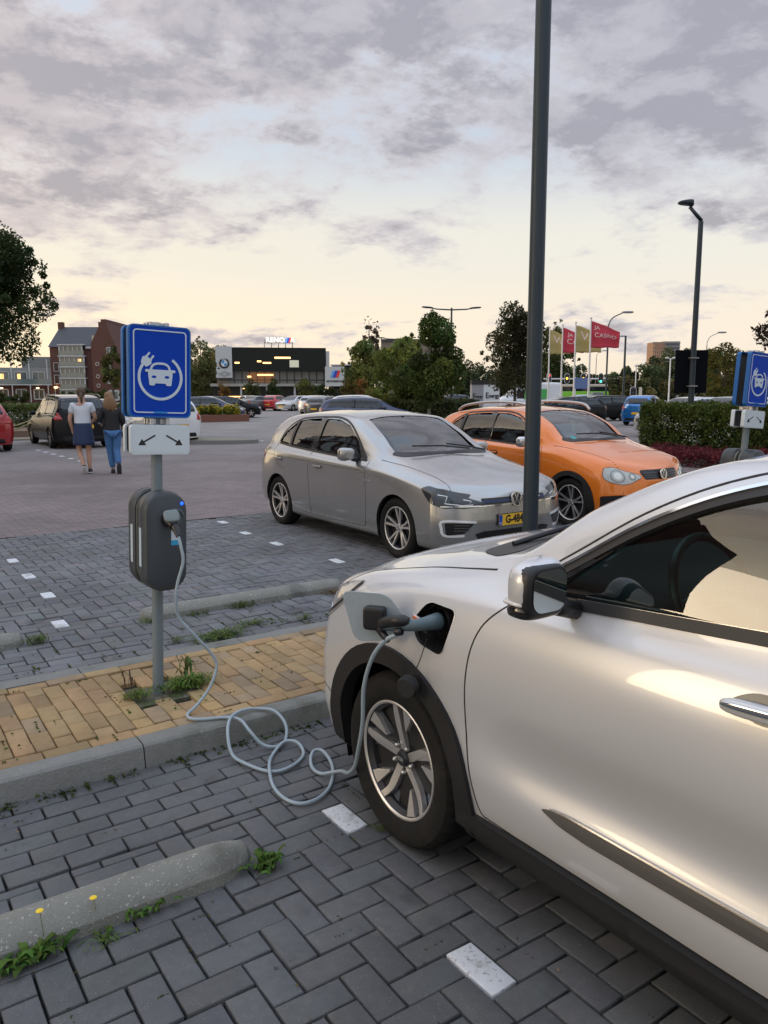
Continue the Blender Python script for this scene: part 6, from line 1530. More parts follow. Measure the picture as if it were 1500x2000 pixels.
def wood(name, label, u0, u1, d, hfun, n, size, c, seed, depth=12):
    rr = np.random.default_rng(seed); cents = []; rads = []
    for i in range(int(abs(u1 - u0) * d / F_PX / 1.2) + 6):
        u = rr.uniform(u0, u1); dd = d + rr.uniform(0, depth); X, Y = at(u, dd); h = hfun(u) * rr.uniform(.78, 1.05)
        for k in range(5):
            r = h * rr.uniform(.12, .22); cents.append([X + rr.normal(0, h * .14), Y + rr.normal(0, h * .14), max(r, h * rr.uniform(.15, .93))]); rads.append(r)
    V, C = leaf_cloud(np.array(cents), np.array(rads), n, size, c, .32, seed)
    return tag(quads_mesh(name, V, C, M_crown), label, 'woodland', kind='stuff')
wood('woodland', 'long belt of dark green trees beyond the junction on the right', 1080, 1560, 175, lambda u: 8.4 + 1.8 * math.sin(u * .02) + (1.5 if 1280 < u < 1480 else 0), 42000, .42, (.085, .110, .050), 51, 26)
wood('woodland', 'brownish shrub belt in front of the far trees on the right', 1190, 1560, 120, lambda u: 4.0, 24000, .28, (.125, .120, .050), 52, 12)
wood('woodland', 'tree belt behind the showroom and street sign', 355, 540, 200, lambda u: 13.8 - 2.5 * abs(math.sin(u * .045)), 22000, .50, (.125, .125, .055), 53, 20)
wood('woodland', 'low dark trees behind the middle of the junction', 870, 1090, 190, lambda u: 9.0, 16000, .42, (.085, .105, .050), 54, 15)
wood('woodland', 'dark shrubs along the far side of the car park', 640, 960, 100, lambda u: 2.4, 20000, .20, (.05, .062, .026), 55, 8)
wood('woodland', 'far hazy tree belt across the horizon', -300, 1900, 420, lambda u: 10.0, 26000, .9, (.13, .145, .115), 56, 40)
wood('woodland', 'shrubs in front of the apartment houses on the left', -60, 330, 100, lambda u: 2.1, 12000, .20, (.060, .080, .025), 57, 10)
# hedges
hedge_box('hedge', 'clipped dark green hedge with white berries on the right', 17.5, 19.0, 4.0, 13.6, 0, 1.38, 90000, .040, (.085, .120, .030), 61)
V, C = leaf_cloud(np.array([[17.45, y, z] for y, z in zip(np.random.default_rng(3).uniform(10.6, 13.4, 16), np.random.default_rng(4).uniform(.25, 1.0, 16))]), np.full(16, .16), 300, .026, (.55, .58, .50), .1, 62, shell=.9)
tag(quads_mesh('hedge_blossom', V, C, M_crown), 'pale blossom dotted over the near face of the clipped hedge', 'blossom', kind='stuff')
hedge_box('groundcover', 'dark red low shrubs at the foot of the clipped hedge', 15.7, 17.2, 3.5, 12.6, 0, .36, 40000, .032, (.16, .035, .042), 63, cat='shrubs', kind='stuff', core=False)
X, Y = at(835, 36); hedge_box('hedge', 'dark low hedge behind the silver hatchback roof', X - 1.6, X + 1.8, Y - 1.6, Y + 1.4, 0, 1.38, 14000, .07, (.065, .075, .028), 64)
X, Y = at(300, 43); hedge_box('hedge', 'soft green planting strip behind the black car on the left', X - 11, X - 2.0, Y - 1.0, Y + 1.2, 0, 1.15, 40000, .06, (.13, .17, .055), 65, core=False)
# kerb and raised bed edges
e_ = MB(); e_.box((16.45, 8.0, .06), (.12, 11.2, .13), bev=.02); e_.box((17.32, 8.4, .10), (.10, 10.2, .24), bev=.02); tag(e_.build('planter_kerb', M_kerb), kind='structure')
isl = MB(); out = [(9.2, 27.4), (9.4, 25.6), (10.3, 24.75), (11.3, 24.45), (11.75, 24.75), (11.6, 25.4), (10.9, 26.6), (10.3, 27.6)]
out = fillet(out, .4, 5); isl.prism(out, -.02, .12, 'XY'); tag(isl.build('kerb_island', mat('island_kerb', (.20, .20, .185), .85, noise=.2, nscale=4), auto=40), kind='structure')
isl = MB(); c_ = Vector((10.4, 25.8)); isl.prism([tuple(c_ + (Vector(p) - c_) * .86) for p in out], .10, .125, 'XY'); tag(isl.build('island_gravel', mat('gravel', (.23, .21, .16), .95, noise=.5, nscale=8)), kind='structure')
X, Y = at(421, 47.5)
fb = wthing('flower_bed', 'brick edged bed of yellow flowers in the car park', 'flower bed', (X, Y, 0))
b = MB(); b.box((X, Y, .20), (3.6, 1.6, .42)); b.build('brick_edge', mat('bed_brick', (.20, .085, .055), .85, noise=.2, nscale=5), fb)
rr = np.random.default_rng(5); cs = np.stack([rr.uniform(X - 1.6, X + 1.6, 40), rr.uniform(Y - .6, Y + .6, 40), rr.uniform(.45, .80, 40)], 1)
V, C = leaf_cloud(cs, np.full(40, .24), 3500, .07, (.09, .12, .02), .2, 66); V2, C2 = leaf_cloud(cs + [0, 0, .10], np.full(40, .24), 1500, .05, (.62, .45, .02), .1, 67)
quads_mesh('plants', V, C, M_crown, parent=fb); quads_mesh('blossoms', V2, C2, M_crown, parent=fb)
bd = MB(); bd.box((-1.0, 34.5, .12), (18, 3.2, .30)); tag(bd.build('planting_bed_edge', mat('bed_edge', (.20, .13, .09), .9, noise=.3, nscale=2)), kind='structure')
bd = MB(); bd.box((-1.0, 31.9, .02), (18, 1.4, .05)); tag(bd.build('sandy_strip', mat('sand_strip', (.24, .21, .15), .95, noise=.3, nscale=1.5)), kind='structure')

# ------------------------------------------------------------ street lamps, flags and signals
M_post = mat('post_anthracite', (.030, .045, .058), .42, metal=.35, noise=.10, nscale=3)
M_grey = mat('galvanised', (.26, .27, .28), .5, metal=.4)
M_whitepole = mat('pole_white', (.62, .63, .64), .4)
lp = thing('lamp_post', 'thick dark grey lamp post rising past the top of the photo', 'lamp post', (4.0, 4.0, .08))
MB().tube([(0, 0, 0), (0, 0, 1.2), (0, 0, 9.0)], [.056, .0545, .046], 28).build('pole', M_post, lp, auto=40)
b = MB(); b.tube([(0, 0, 8.95), (-.5, 0, 9.35), (-1.0, 0, 9.5)], .04, 12); b.build('arm', M_post, lp, smooth=True)
MB().sup((-1.3, 0, 9.52), (.36, .14, .06), .5).build('lamp_head', M_post, lp, smooth=True)
d2 = 20.5; X, Y = at(1351, d2); z_ = zat(430, d2)
lp2 = thing('lamp_post', 'dark lamp post behind the hedge carrying a black panel', 'lamp post', (X, Y, 0), -HEAD)
MB().tube([(0, 0, 0), (0, 0, z_ - .05)], [.082, .062], 18).build('pole', M_post, lp2, auto=40)
b = MB(); b.tube([(.02, 0, z_ - .04), (-.30, 0, z_ + .30)], [.048, .042], 12); b.build('arm', M_post, lp2, smooth=True)
b = MB(); b.sup((-.40, 0, z_ + .40), (.19, .13, .062), .6, fn=lambda p: Vector((p.x, p.y, p.z * (1 + p.x * 2.2)))); b.sup((-.26, 0, z_ + .37), (.06, .08, .07), .8); b.build('lamp_head', M_post, lp2, smooth=True)
zc0 = (zat(686, d2) + zat(768, d2)) / 2
b = MB(); b.box((.02, .16, zc0), (.84, .05, 1.10), bev=.01); b.build('black_panel', mat('panel_black', (.006, .007, .010), .9, spec=.1), lp2)
for zz in (zc0 + .34, zc0 - .37): MB().box((0, -.02, zz), (.20, .22, .03)).build('panel_clamp', M_alu, lp2)
def double_lamp(label, u, v, d, arm):
    X, Y = at(u, d); z = zat(v, d); t = thing('street_lamp', label, 'street lamp', (X, Y, 0), -HEAD + R(6), 'double armed street lamps')
    MB().tube([(0, 0, 0), (0, 0, z + .05)], [.085, .055], 12).build('pole', M_post, t, auto=40)
    for s in (-1, 1):
        MB().tube([(0, 0, z - .08), (s * arm * .5, 0, z - .04), (s * arm * .72, 0, z + .03)], [.045, .04, .035], 8).build('arm', M_post, t, smooth=True)
        MB().sup((s * arm * .82, 0, z + .06), (arm * .2, .14, .055), .7, 14, 8, Mx=Matrix.Rotation(R(-4 * s), 4, 'Y')).build('lamp_head', M_post, t, smooth=True)
double_lamp('nearest double armed street lamp, above the pale trunk tree', 881, 603, 50, 1.85)
double_lamp('double armed street lamp half sunk in the light green tree', 776, 661, 80, 1.9)
double_lamp('farthest and lowest double armed street lamp, left of the light green tree', 711, 686, 110, 1.9)
def curved_lamp(label, u, v, d, arm, m=None, s=1, r=.07):
    X, Y = at(u, d); z = zat(v, d); t = thing('street_lamp', label, 'street lamp', (X, Y, 0), -HEAD, 'single armed street lamps by the road')
    k = arm / 1.0
    MB().tube(spline([(0, 0, 0), (0, 0, z - .9 * k), (s * .02 * k, 0, z - .55 * k), (s * .18 * k, 0, z - .25 * k), (s * .62 * k, 0, z - .03 * k)], 6), [r] * 7 + [r * .6] * 18, 8).build('pole', m or M_grey, t, smooth=True)
    MB().sup((s * .85 * k, 0, z), (.27 * k, .10 * k, .05 * k), .6, 12, 8).build('lamp_head', M_grey, t, smooth=True)
curved_lamp('tall curved street lamp rising beside the biggest red flag', 1184, 611, 62, 1.7, M_post)
curved_lamp('curved street lamp right of the black panel', 1376, 651, 95, 2.0)
curved_lamp('far curved street lamp just right of the double lamp', 886, 688, 110, 1.4)
curved_lamp('distant curved street lamp over the flags gap', 1163, 686, 150, 1.8)
X, Y = at(1218, 60); z = zat(657, 60); t = thing('street_lamp', 'square topped dark lamp post at the tip of the red flag', 'street lamp', (X, Y, 0), -HEAD)
MB().tube([(0, 0, 0), (0, 0, z)], [.09, .075], 10).build('pole', M_post, t, auto=40); MB().box((-.55, 0, z - .03), (1.1, .08, .07)).build('arm', M_post, t); MB().box((-1.0, 0, z - .02), (.5, .16, .05), bev=.02).build('lamp_head', M_post, t)
X, Y = at(1307, 75); z = zat(701, 75); t = thing('street_lamp', 'slim white lamp with two round heads before the woods', 'street lamp', (X, Y, 0), -HEAD)
MB().tube([(0, 0, 0), (0, 0, z)], [.085, .06], 10).build('pole', M_whitepole, t, auto=40)
for s in (-1, 1): MB().tube([(0, 0, z - .1), (s * .28, 0, z)], .035, 6).build('arm', M_whitepole, t); MB().sup((s * .33, 0, z + .02), (.17, .14, .08), .8, 12, 8).build('lamp_head', M_whitepole, t, smooth=True)
X, Y = at(1241, 100); z = zat(717, 100); t = thing('street_lamp', 'small white ball lamp above the green light', 'street lamp', (X, Y, 0), -HEAD)
MB().tube([(0, 0, 0), (0, 0, z)], .07, 8).build('pole', M_whitepole, t); MB().sup((0, 0, z + .12), (.22, .22, .2), 1., 12, 8).build('lamp_head', M_whitepole, t, smooth=True)
# flags
M_fred = mat('flag_red', (.52, .045, .075), .8); M_fyel = mat('flag_gold', (.42, .35, .13), .8); M_ftxt = mat('flag_text', (.75, .62, .60), .8)
def cloth(t, w, h, z0, m, seed, txts):
    rr = random.Random(seed); nx, nz = 22, 12; ph = rr.random() * 6; vv = []
    def S3(a, b):
        x = a * w; droop = -.46 * h * a ** 1.25 * (0.35 + .65 * b) ; 
        return (x * (1 - .10 * a), .13 * math.sin(a * 8 + ph + b * 1.2) * a ** .6 + .03 * math.sin(b * 9), z0 - h * (1 - b) + droop * b * .9 + .02 * math.sin(a * 11 + ph))
    for j in range(nz + 1):
        for i in range(nx + 1): vv.append(S3(i / nx, j / nz))
    fs = [(j * (nx + 1) + i, j * (nx + 1) + i + 1, (j + 1) * (nx + 1) + i + 1, (j + 1) * (nx + 1) + i) for j in range(nz) for i in range(nx)]
    me = bpy.data.meshes.new('flag'); me.from_pydata(vv, [], fs); o = link('flag_cloth', me, m, t, True)
    sm = o.modifiers.new('thickness', 'SOLIDIFY'); sm.thickness = .01; sm.offset = 0
    for (tx, size, ax, az) in txts:
        tm = text_mesh(tx, size, .0, 'LEFT'); bm = bmesh.new(); bm.from_mesh(tm)
        bmesh.ops.subdivide_edges(bm, edges=[e for e in bm.edges if e.calc_length() > .12], cuts=2)
        for v in bm.verts:
            a = ax + v.co.x / w; b_ = az + v.co.y / h; p = S3(min(a, 1), min(max(b_, 0), 1)); v.co = Vector((p[0], p[1] - .012, p[2]))
        bm_obj(bm, 'flag_text', M_ftxt, o, None)
for i, (u, v, d, m, tx, w, h, lb) in enumerate([(1071, 641, 60, M_fyel, [('Va', .85, .18, .62)], 1.75, 1.8, 'flagpole with a gold flag, farthest left and nearest the dark lamp post'), (1096, 637, 57, M_fred, [('JA', .42, .22, .78), ('CA', .58, .18, .48)], 1.75, 1.75, 'flagpole with the smaller red flag between the two gold ones'),
        (1121, 632, 54, M_fyel, [('Va', .9, .18, .62)], 2.0, 1.8, 'flagpole with a gold flag just left of the biggest red flag'), (1150, 624, 50, M_fred, [('JA', .36, .12, .80), ('CASINO', .42, .12, .50)], 2.0, 1.62, 'flagpole with the biggest red flag, rightmost of the four')]):
    X, Y = at(u, d); z = zat(v, d); t = thing('flagpole', lb, 'flagpole', (X, Y, 0), -HEAD, 'flagpoles by the road')
    MB().tube([(0, 0, 0), (0, 0, z)], [.075, .045], 10).build('pole', M_whitepole, t, auto=40); MB().sup((0, 0, z + .05), (.08, .08, .06), .9, 10, 6).build('finial', M_whitepole, t, smooth=True)
    cloth(t, w, h, z - .14, m, i, tx)
# signal gantry
dg = 125.; zg = zat(741, dg)
Xa, Ya = at(1060, dg); Xb, Yb = at(1222, dg)
gt = wthing('signal_gantry', 'white gantry carrying four traffic lights over the junction', 'gantry', (Xb, Yb, 0))
b = MB(); b.tube([(Xa, Ya, zg), (Xb, Yb, zg)], .11, 8); b.build('beam', M_whitepole, gt); MB().tube([(Xb - .35, Yb + .2, 0), (Xb - .35, Yb + .2, zg)], .15, 8).build('post', M_whitepole, gt)
def signal(label, u, v, d, on, post=False, sc=1., grp='traffic lights at the junction'):
    X, Y = at(u, d); z = zat(v, d); t = thing('traffic_light', label, 'traffic light', (X, Y, z), -HEAD, grp)
    b = MB(); b.prism(rrect(.80 * sc, 1.62 * sc, .39 * sc, 6), -.06, -.02, 'XZ'); b.build('backboard_rim', M_whitepole, t)
    b = MB(); b.prism(rrect(.66 * sc, 1.48 * sc, .32 * sc, 6), -.09, -.05, 'XZ'); b.build('backboard', M_black, t)
    for k, (nm, c) in enumerate((('red', (.9, .03, .02)), ('amber', (1., .42, .03)), ('green', (.05, .9, .45)))):
        lit = nm in on; zz = (.46 - .46 * k) * sc; r_ = .17 * sc
        MB().lathe([(.001, -.14), (r_ * .8, -.12), (r_, -.08)], 14, 'Y', (0, 0, zz)).build('lens_' + nm, mat('lens_lit_' + nm, tuple(q * .5 for q in c), .3, emit=c, estr=4.5) if lit else mat('lens_off', (.02, .02, .02), .3), t, smooth=True)
    if post: MB().tube([(0, .08, -z), (0, .08, .3)], .07, 8).build('post', M_whitepole, t)
signal('traffic light showing red, nearest the dark lamp post', 1072, 740, dg - 1, ('red',)); signal('traffic light glowing orange red, second along the gantry', 1107, 740, dg - 1, ('amber',)); signal('brightest amber traffic light on the gantry', 1139, 740, dg - 1, ('amber',)); signal('green traffic light hanging on the gantry', 1173, 740, dg - 1, ('green',))
signal('lower green traffic light above the blue car', 1237, 769, 62, ('green',), True, .62)
X, Y = at(1251, 66); t = thing('round_sign', 'small pale round sign right of the lower green light', 'sign', (X, Y, 0), -HEAD); MB().tube([(0, 0, 0), (0, 0, zat(762, 66))], .05, 8).build('pole', M_whitepole, t); b = MB(); b.prism(rrect(.26, .75, .12, 5, 0, zat(766, 66)), -.07, -.05, 'XZ'); b.build('sign_face', mat('sign_cream', (.62, .58, .48), .5), t)
X, Y = at(1137, 118); t = thing('road_sign', 'blue direction board on white posts behind the flags', 'road sign', (X, Y, 0), -HEAD)
for s in (-1, 1): MB().tube([(s * 1.0, 0, 0), (s * 1.0, 0, 3.9)], .07, 6).build('post', M_whitepole, t)
MB().box((0, -.1, 3.0), (2.3, .06, 1.6)).build('board', mat('board_blue', (.10, .16, .34), .5), t)
X, Y = at(1167, 52); t = thing('control_cabinet', 'plain grey roadside panel left of the green light post', 'cabinet', (X, Y, 0), -HEAD); MB().box((0, 0, 1.25), (.72, .5, .85), bev=.02).build('housing', mat('cabinet_grey', (.20, .22, .24), .6), t); MB().box((0, 0, .42), (.3, .3, .84)).build('base', mat('cabinet_grey'), t)
# green evacuation point sign by the hedge
dS = 22.; X, Y = at(1256, dS); t = thing('assembly_sign', 'green sign with white figures on a leaning white pole', 'sign', (X, Y, 0), -HEAD + R(18)); t.rotation_euler = (0, R(5), -HEAD + R(12))
za, zb_ = zat(792, dS), zat(835, dS)
MB().tube([(0, 0, 0), (0, 0, za)], .024, 8).build('pole', M_whitepole, t)
b = MB(); b.prism(rrect(.33, za - zb_, .02, 3, 0, (za + zb_) / 2), -.035, -.028, 'XZ'); sf = b.build('sign_face', M_signwhite, t)
b = MB(); b.prism(rrect(.29, za - zb_ - .04, .015, 3, 0, (za + zb_) / 2), -.038, -.030, 'XZ'); b.build('sign_green', mat('sign_green', (.02, .22, .12), .5), sf)
b = MB(); zc = (za + zb_) / 2
for (a, e) in ((-.07, .03), (0, .05), (.07, .03)): b.prism([(a + .02 * math.cos(q), zc + e + .055 + .02 * math.sin(q)) for q in np.linspace(0, 6.2, 10)], -.041, -.034, 'XZ'); b.prism([(a - .022, zc + e + .03), (a + .022, zc + e + .03), (a + .014, zc + e - .05), (a - .014, zc + e - .05)], -.041, -.034, 'XZ')
for (a, e, q) in ((-.11, .20, -1), (.11, .20, 1), (-.11, -.20, -1), (.11, -.20, 1)):
    p1 = Vector((a * .55, zc + e * .62)); p0 = Vector((a, zc + e)); 
    b.prism([tuple(v) for v in (p0, p0 + Vector((0, -.05 if e > 0 else .05)), p1, p0 + Vector((-.05 * q, 0)))], -.0412, -.034, 'XZ')
b.build('figures', M_signwhite, sf)
# advertising box with the word Energy
dE = 62.; X, Y = at(950, dE); zt_, zb_ = zat(743, dE), .2
t = thing('advertising_box', 'white box sign reading Energy with black top band', 'sign', (X, Y, 0), -HEAD)
w1 = 1.28; h_ = zt_ - zb_
b = MB(); b.box((.44, .6, zb_ + h_ / 2), (w1, 1.2, h_)); b.build('white_face', mat('ad_white', (.60, .64, .68), .5), t)
b = MB(); b.box((-.66, .62, zb_ + h_ / 2), (.915, 1.2, h_)); b.build('grey_face', mat('ad_grey', (.27, .28, .31), .5), t)
b = MB(); b.box((-.02, .58, zt_ - .16), (2.22, 1.26, .34)); b.build('top_band', M_black, t)
text('lettering', 'nergy', .42, M_ink, t, Matrix.Translation((.62, -.02, zb_ + h_ * .50)) @ Matrix.Rotation(R(90), 4, 'X'), .02, .012, sx_=.9)
text('lettering_small', 'nergy', .30, M_ink, t, Matrix.Translation((-.55, .0, zb_ + h_ * .48)) @ Matrix.Rotation(R(90), 4, 'X'), .02, .008, sx_=.8)
for (x0, k) in ((-.02, 1.), (-1.0, .72)):
    zc = zb_ + h_ * .52; b = MB()
    b.prism([(x0 + a * k, zc + e * k) for a, e in ((0, -.22), (.22, -.22), (.22, -.15), (.07, -.15), (.07, -.03), (.17, -.03), (.17, .03), (.07, .03), (.07, .15), (.22, .15), (.22, .22), (0, .22))], -.04, .0, 'XZ'); b.build('lettering_initial', M_ink, t)

# ------------------------------------------------------------ buildings
def facade(parent, o, ux, w, rects, m, name, depth=.12, frame=None, fw_=.12):
    """rects (x0,x1,z0,z1) on a facade whose left foot is o and runs along ux; each is one object"""
    n_ = Vector((ux[1], -ux[0], 0))
    for (x0, x1, z0, z1) in rects:
        b = MB(); a, c = Vector(o) + Vector((*ux, 0)) * x0, Vector(o) + Vector((*ux, 0)) * x1
        q = [a + n_ * .05 + Vector((0, 0, z0)), c + n_ * .05 + Vector((0, 0, z0)), c + n_ * .05 + Vector((0, 0, z1)), a + n_ * .05 + Vector((0, 0, z1))]
        p = [v - n_ * depth for v in q]
        b.add(q + p, [(0, 1, 2, 3), (7, 6, 5, 4), (0, 4, 5, 1), (1, 5, 6, 2), (2, 6, 7, 3), (3, 7, 4, 0)])
        ob = b.build(name, m, parent)
        if frame:
            f = MB(); up_ = Vector((0, 0, 1)); u3 = Vector((*ux, 0))
            def bar(A, B, hw):
                d = (B - A).normalized(); s_ = d.cross(n_) * hw; 
                v = [A - s_ + n_ * .12, B - s_ + n_ * .12, B + s_ + n_ * .12, A + s_ + n_ * .12]; v2 = [k - n_ * .1 for k in v]
                f.add(v + v2, [(0, 1, 2, 3), (7, 6, 5, 4), (0, 4, 5, 1), (1, 5, 6, 2), (2, 6, 7, 3), (3, 7, 4, 0)])
            for A, B in ((q[0], q[1]), (q[1], q[2]), (q[2], q[3]), (q[3], q[0])): bar(A, B, fw_ / 2)
            if x1 - x0 > 1.0:
                for k in range(1, int((x1 - x0) / 1.1) + 1):
                    mx = (q[0].lerp(q[1], k / (int((x1 - x0) / 1.1) + 1))); bar(mx, mx + up_ * (z1 - z0), fw_ * .3)
            f.build('frame', frame, ob)
def block(mb, o, ux, w, dp, z0, z1):
    u3 = Vector((*ux, 0)); n_ = Vector((-ux[1], ux[0], 0)); a = Vector(o)
    q = [a, a + u3 * w, a + u3 * w + n_ * dp, a + n_ * dp]
    mb.add([p + Vector((0, 0, z0)) for p in q] + [p + Vector((0, 0, z1)) for p in q], [(3, 2, 1, 0), (4, 5, 6, 7), (0, 1, 5, 4), (1, 2, 6, 5), (2, 3, 7, 6), (3, 0, 4, 7)])
    return mb
M_brick = mat('dark_brick', (.115, .052, .042), .9, noise=.22, nscale=1.2)
M_slate = mat('roof_slate', (.045, .050, .065), .6, noise=.15, nscale=.8)
M_glz = mat('far_glazing', (.10, .125, .13), .08, coat=1., noise=.45, nscale=.7)
M_trim = mat('white_trim', (.50, .52, .53), .6)
M_warm = mat('lit_window', (.8, .5, .2), .5, emit=(1., .55, .18), estr=1.3)
M_lampw = mat('wall_light_glow', (.9, .7, .4), .5, emit=(1., .62, .28), estr=5.)
dA = 158.
pa, pb, pc = at(103, dA), at(198, dA), at(233, dA + 10)
ux = Vector((pb[0] - pa[0], pb[1] - pa[1])); wA = ux.length; ux.normalize(); ux = tuple(ux)
hs = [0, 3.1, 6.1, 9.1]; eave = zat(676, dA); ridge = zat(633, dA)
ap = wthing('apartment_building', 'dark brick apartment house with slate roof, gable and glazed balconies', 'building', (*pa, 0))
block(MB(), (*pa, 0), ux, wA, 12, 0, eave).build('wall', M_brick, ap)
n_ = Vector((-ux[1], ux[0], 0)); a0_ = Vector((*pa, 0)); u3 = Vector((*ux, 0))
rf = MB(); A = [a0_ + u3 * (-.2) - n_ * .3 + Vector((0, 0, eave)), a0_ + u3 * wA - n_ * .3 + Vector((0, 0, eave)), a0_ + u3 * wA + n_ * 5 + Vector((0, 0, ridge)), a0_ + u3 * .3 + n_ * 5 + Vector((0, 0, ridge)), a0_ - u3 * .2 + n_ * 12 + Vector((0, 0, eave)), a0_ + u3 * wA + n_ * 12 + Vector((0, 0, eave))]
rf.add(A, [(0, 1, 2, 3), (3, 2, 5, 4), (0, 3, 4), (1, 5, 2), (0, 4, 5, 1)]); ro = rf.build('roof', M_slate, ap)
for x_ in (.6, wA - .9):
    c_ = a0_ + u3 * x_ + n_ * 5; MB().box((c_.x, c_.y, ridge + .2), (1.0, 1.0, 1.5), rz=math.atan2(ux[1], ux[0])).build('chimney', M_brick, ro)
# right hand gable wing
g0 = a0_ + u3 * (wA - 1.2) - n_ * .8; wG = 5.2
gb = MB(); gq = [g0, g0 + u3 * wG]; pk = g0 + u3 * (wG * .45) 
prof = [(0, 0), (wG, 0), (wG, eave - 1.2), (wG * .62, ridge + .4), (wG * .62, ridge + 1.0), (wG * .42, ridge + 1.0), (wG * .42, ridge + .4), (0, eave + .6)]
vv = [g0 + u3 * x + Vector((0, 0, z)) for x, z in prof] + [g0 + u3 * x + n_ * 12 + Vector((0, 0, z)) for x, z in prof]; m8 = len(prof)
gb.add(vv, [tuple(range(m8)), tuple(m8 + i for i in range(m8))[::-1]] + [(i, (i + 1) % m8, m8 + (i + 1) % m8, m8 + i) for i in range(m8)]); gb.build('gable_wall', M_brick, ap)
facade(ap, tuple(g0), ux, wG, [(2.9, 3.9, 6.6, 8.0), (2.9, 3.9, 3.6, 5.0), (3.1, 4.3, 9.4, 10.6)], M_glz, 'window', frame=M_trim)
facade(ap, tuple(g0), ux, wG, [(3.2, 5.0, .4, 2.2)], M_glz, 'shop_window', frame=M_trim, fw_=.3)
for zz in (3.2, 5.0, 7.4):
    c_ = g0 + u3 * 1.1 - n_ * .06 + Vector((0, 0, zz)); b = MB(); b.tube([c_ + (u3 * math.cos(a) + Vector((0, 0, math.sin(a)))) * .32 for a in np.linspace(0, 2 * PI, 17)], .10, 6, cap=False); b.build('round_window', mat('stone_ring', (.42, .38, .34), .8), ap)
# balcony bay, four storeys
bx0, bx1 = wA * .23, wA * .72
lv = [0.4, 2.5, 4.7, 6.9, 9.0, 11.2]
for k in range(5):
    z0, z1 = lv[k] + .18, lv[k + 1] - .12
    facade(ap, tuple(a0_ - n_ * .7), ux, wA, [(bx0, bx1 - (.3 if k == 4 else 0), z0, z1)], M_glz if k != 3 else mat('curtained_glazing', (.17, .17, .15), .2, coat=1., noise=.5, nscale=.9), 'balcony_glazing', .6, M_trim, .24)
    facade(ap, tuple(a0_ - n_ * .95), ux, wA, [(bx0 - .1, bx1 + .1, lv[k] + .2, lv[k] + 1.0)], mat('balcony_glass', (.14, .18, .185), .1, coat=1.), 'balcony_rail', .05)
    b = MB(); block(b, tuple(a0_ - n_ * 1.1 + u3 * (bx0 - .3)), ux, bx1 - bx0 + .6, 1.2, lv[k + 1] - .14, lv[k + 1] + .06); b.build('balcony_slab', M_trim, ap)
facade(ap, tuple(a0_), ux, wA, [(wA * .07, wA * .17, z, z + 1.7) for z in (1.2, 3.6, 6.0)], mat('dark_window', (.05, .02, .02), .3), 'window', frame=M_trim, fw_=.1)
facade(ap, tuple(a0_ + n_ * 1.2 + Vector((0, 0, 0))), ux, wA, [(wA * .83, wA * .93, eave + 1.3, eave + 2.3)], mat('skylight', (.45, .42, .30), .3), 'roof_window', 1.6)
facade(ap, tuple(a0_ - n_ * .8), ux, wA, [(wA * .60, wA * .66, 7.5, 8.4)], M_warm, 'lit_pane', .08)
b = MB(); block(b, tuple(a0_ - n_ * .45 + u3 * (bx1 + .3)), ux, wA - bx1 - 1.4, .6, eave - .35, eave + .05); b.build('cornice', M_trim, ap)
c_ = a0_ + u3 * (wA * .10) - n_ * .5; MB().sup((c_.x, c_.y, 2.9), (.35, .35, .16), .7, 10, 6).build('wall_light', M_lampw, ap)
# long lower wing on the left
pl, pr = at(-120, 150), at(103, dA)
u2 = Vector((pr[0] - pl[0], pr[1] - pl[1])); wB = u2.length; u2.normalize(); u2 = tuple(u2)
top2 = zat(716, 155)
wb = wthing('apartment_wing', 'long low apartment wing with glass balconies behind the big tree', 'building', (*pl, 0))
block(MB(), (*pl, 0), u2, wB, 10, 0, 3.7).build('lower_wall', M_brick, wb); block(MB(), (*pl, 0), u2, wB, 10, 3.7, top2).build('upper_wall', mat('render_grey', (.27, .28, .28), .8, noise=.12, nscale=.5), wb)
b = MB(); a2 = Vector((*pl, 0)) + Vector((*u2, 0)) * (wB - 5.2); block(b, tuple(a2), u2, 5.2, 9.7, top2 + .001, zat(694, 155)); b.build('stair_tower', mat('tower_grey', (.20, .21, .21), .8), wb)
nb = int(wB / 3.2)
facade(wb, (*pl, 0), u2, wB, [(k * 3.2 + .5, k * 3.2 + 2.7, 4.2, 5.9) for k in range(nb)], M_glz, 'window', frame=M_trim, fw_=.14)
facade(wb, (*pl, 0), u2, wB, [(k * 3.2 + .6, k * 3.2 + 2.4, .6, 2.5) for k in range(nb)], mat('ground_glazing', (.09, .075, .05), .2), 'shop_window', frame=M_trim, fw_=.22)
n2 = Vector((-u2[1], u2[0], 0)); b = MB()
for k in range(nb + 1): p = Vector((*pl, 0)) + Vector((*u2, 0)) * (k * 3.2) - n2 * 1.3; b = MB(); b.tube([p, p + Vector((0, 0, top2 + (1.6 if k > nb - 3 else 0)))], .10, 6); b.build('balcony_post', M_trim, wb)
b = MB(); block(b, tuple(Vector((*pl, 0)) - n2 * 1.4), u2, wB, 1.39, 3.3, 3.5); b.build('balcony_floor', M_trim, wb)
b = MB(); block(b, tuple(Vector((*pl, 0)) - n2 * 1.4), u2, wB, .06, 3.52, 4.5); b.build('balcony_rail', mat('balcony_glass'), wb)
for k in range(1, nb, 2): p = Vector((*pl, 0)) + Vector((*u2, 0)) * (k * 3.2 + 1.3) - n2 * 1.5; MB().sup((p.x, p.y, 2.75), (.28, .28, .13), .7, 10, 6).build('wall_light', M_lampw, wb)
facade(wb, tuple(Vector((*pl, 0)) - n2 * .02), u2, wB, [((nb - 3) * 3.2 + 1.0, (nb - 3) * 3.2 + 1.8, 4.4, 5.5), ((nb - 2) * 3.2 + 1.0, (nb - 2) * 3.2 + 1.6, 4.4, 5.5)], M_warm, 'lit_window', .1)
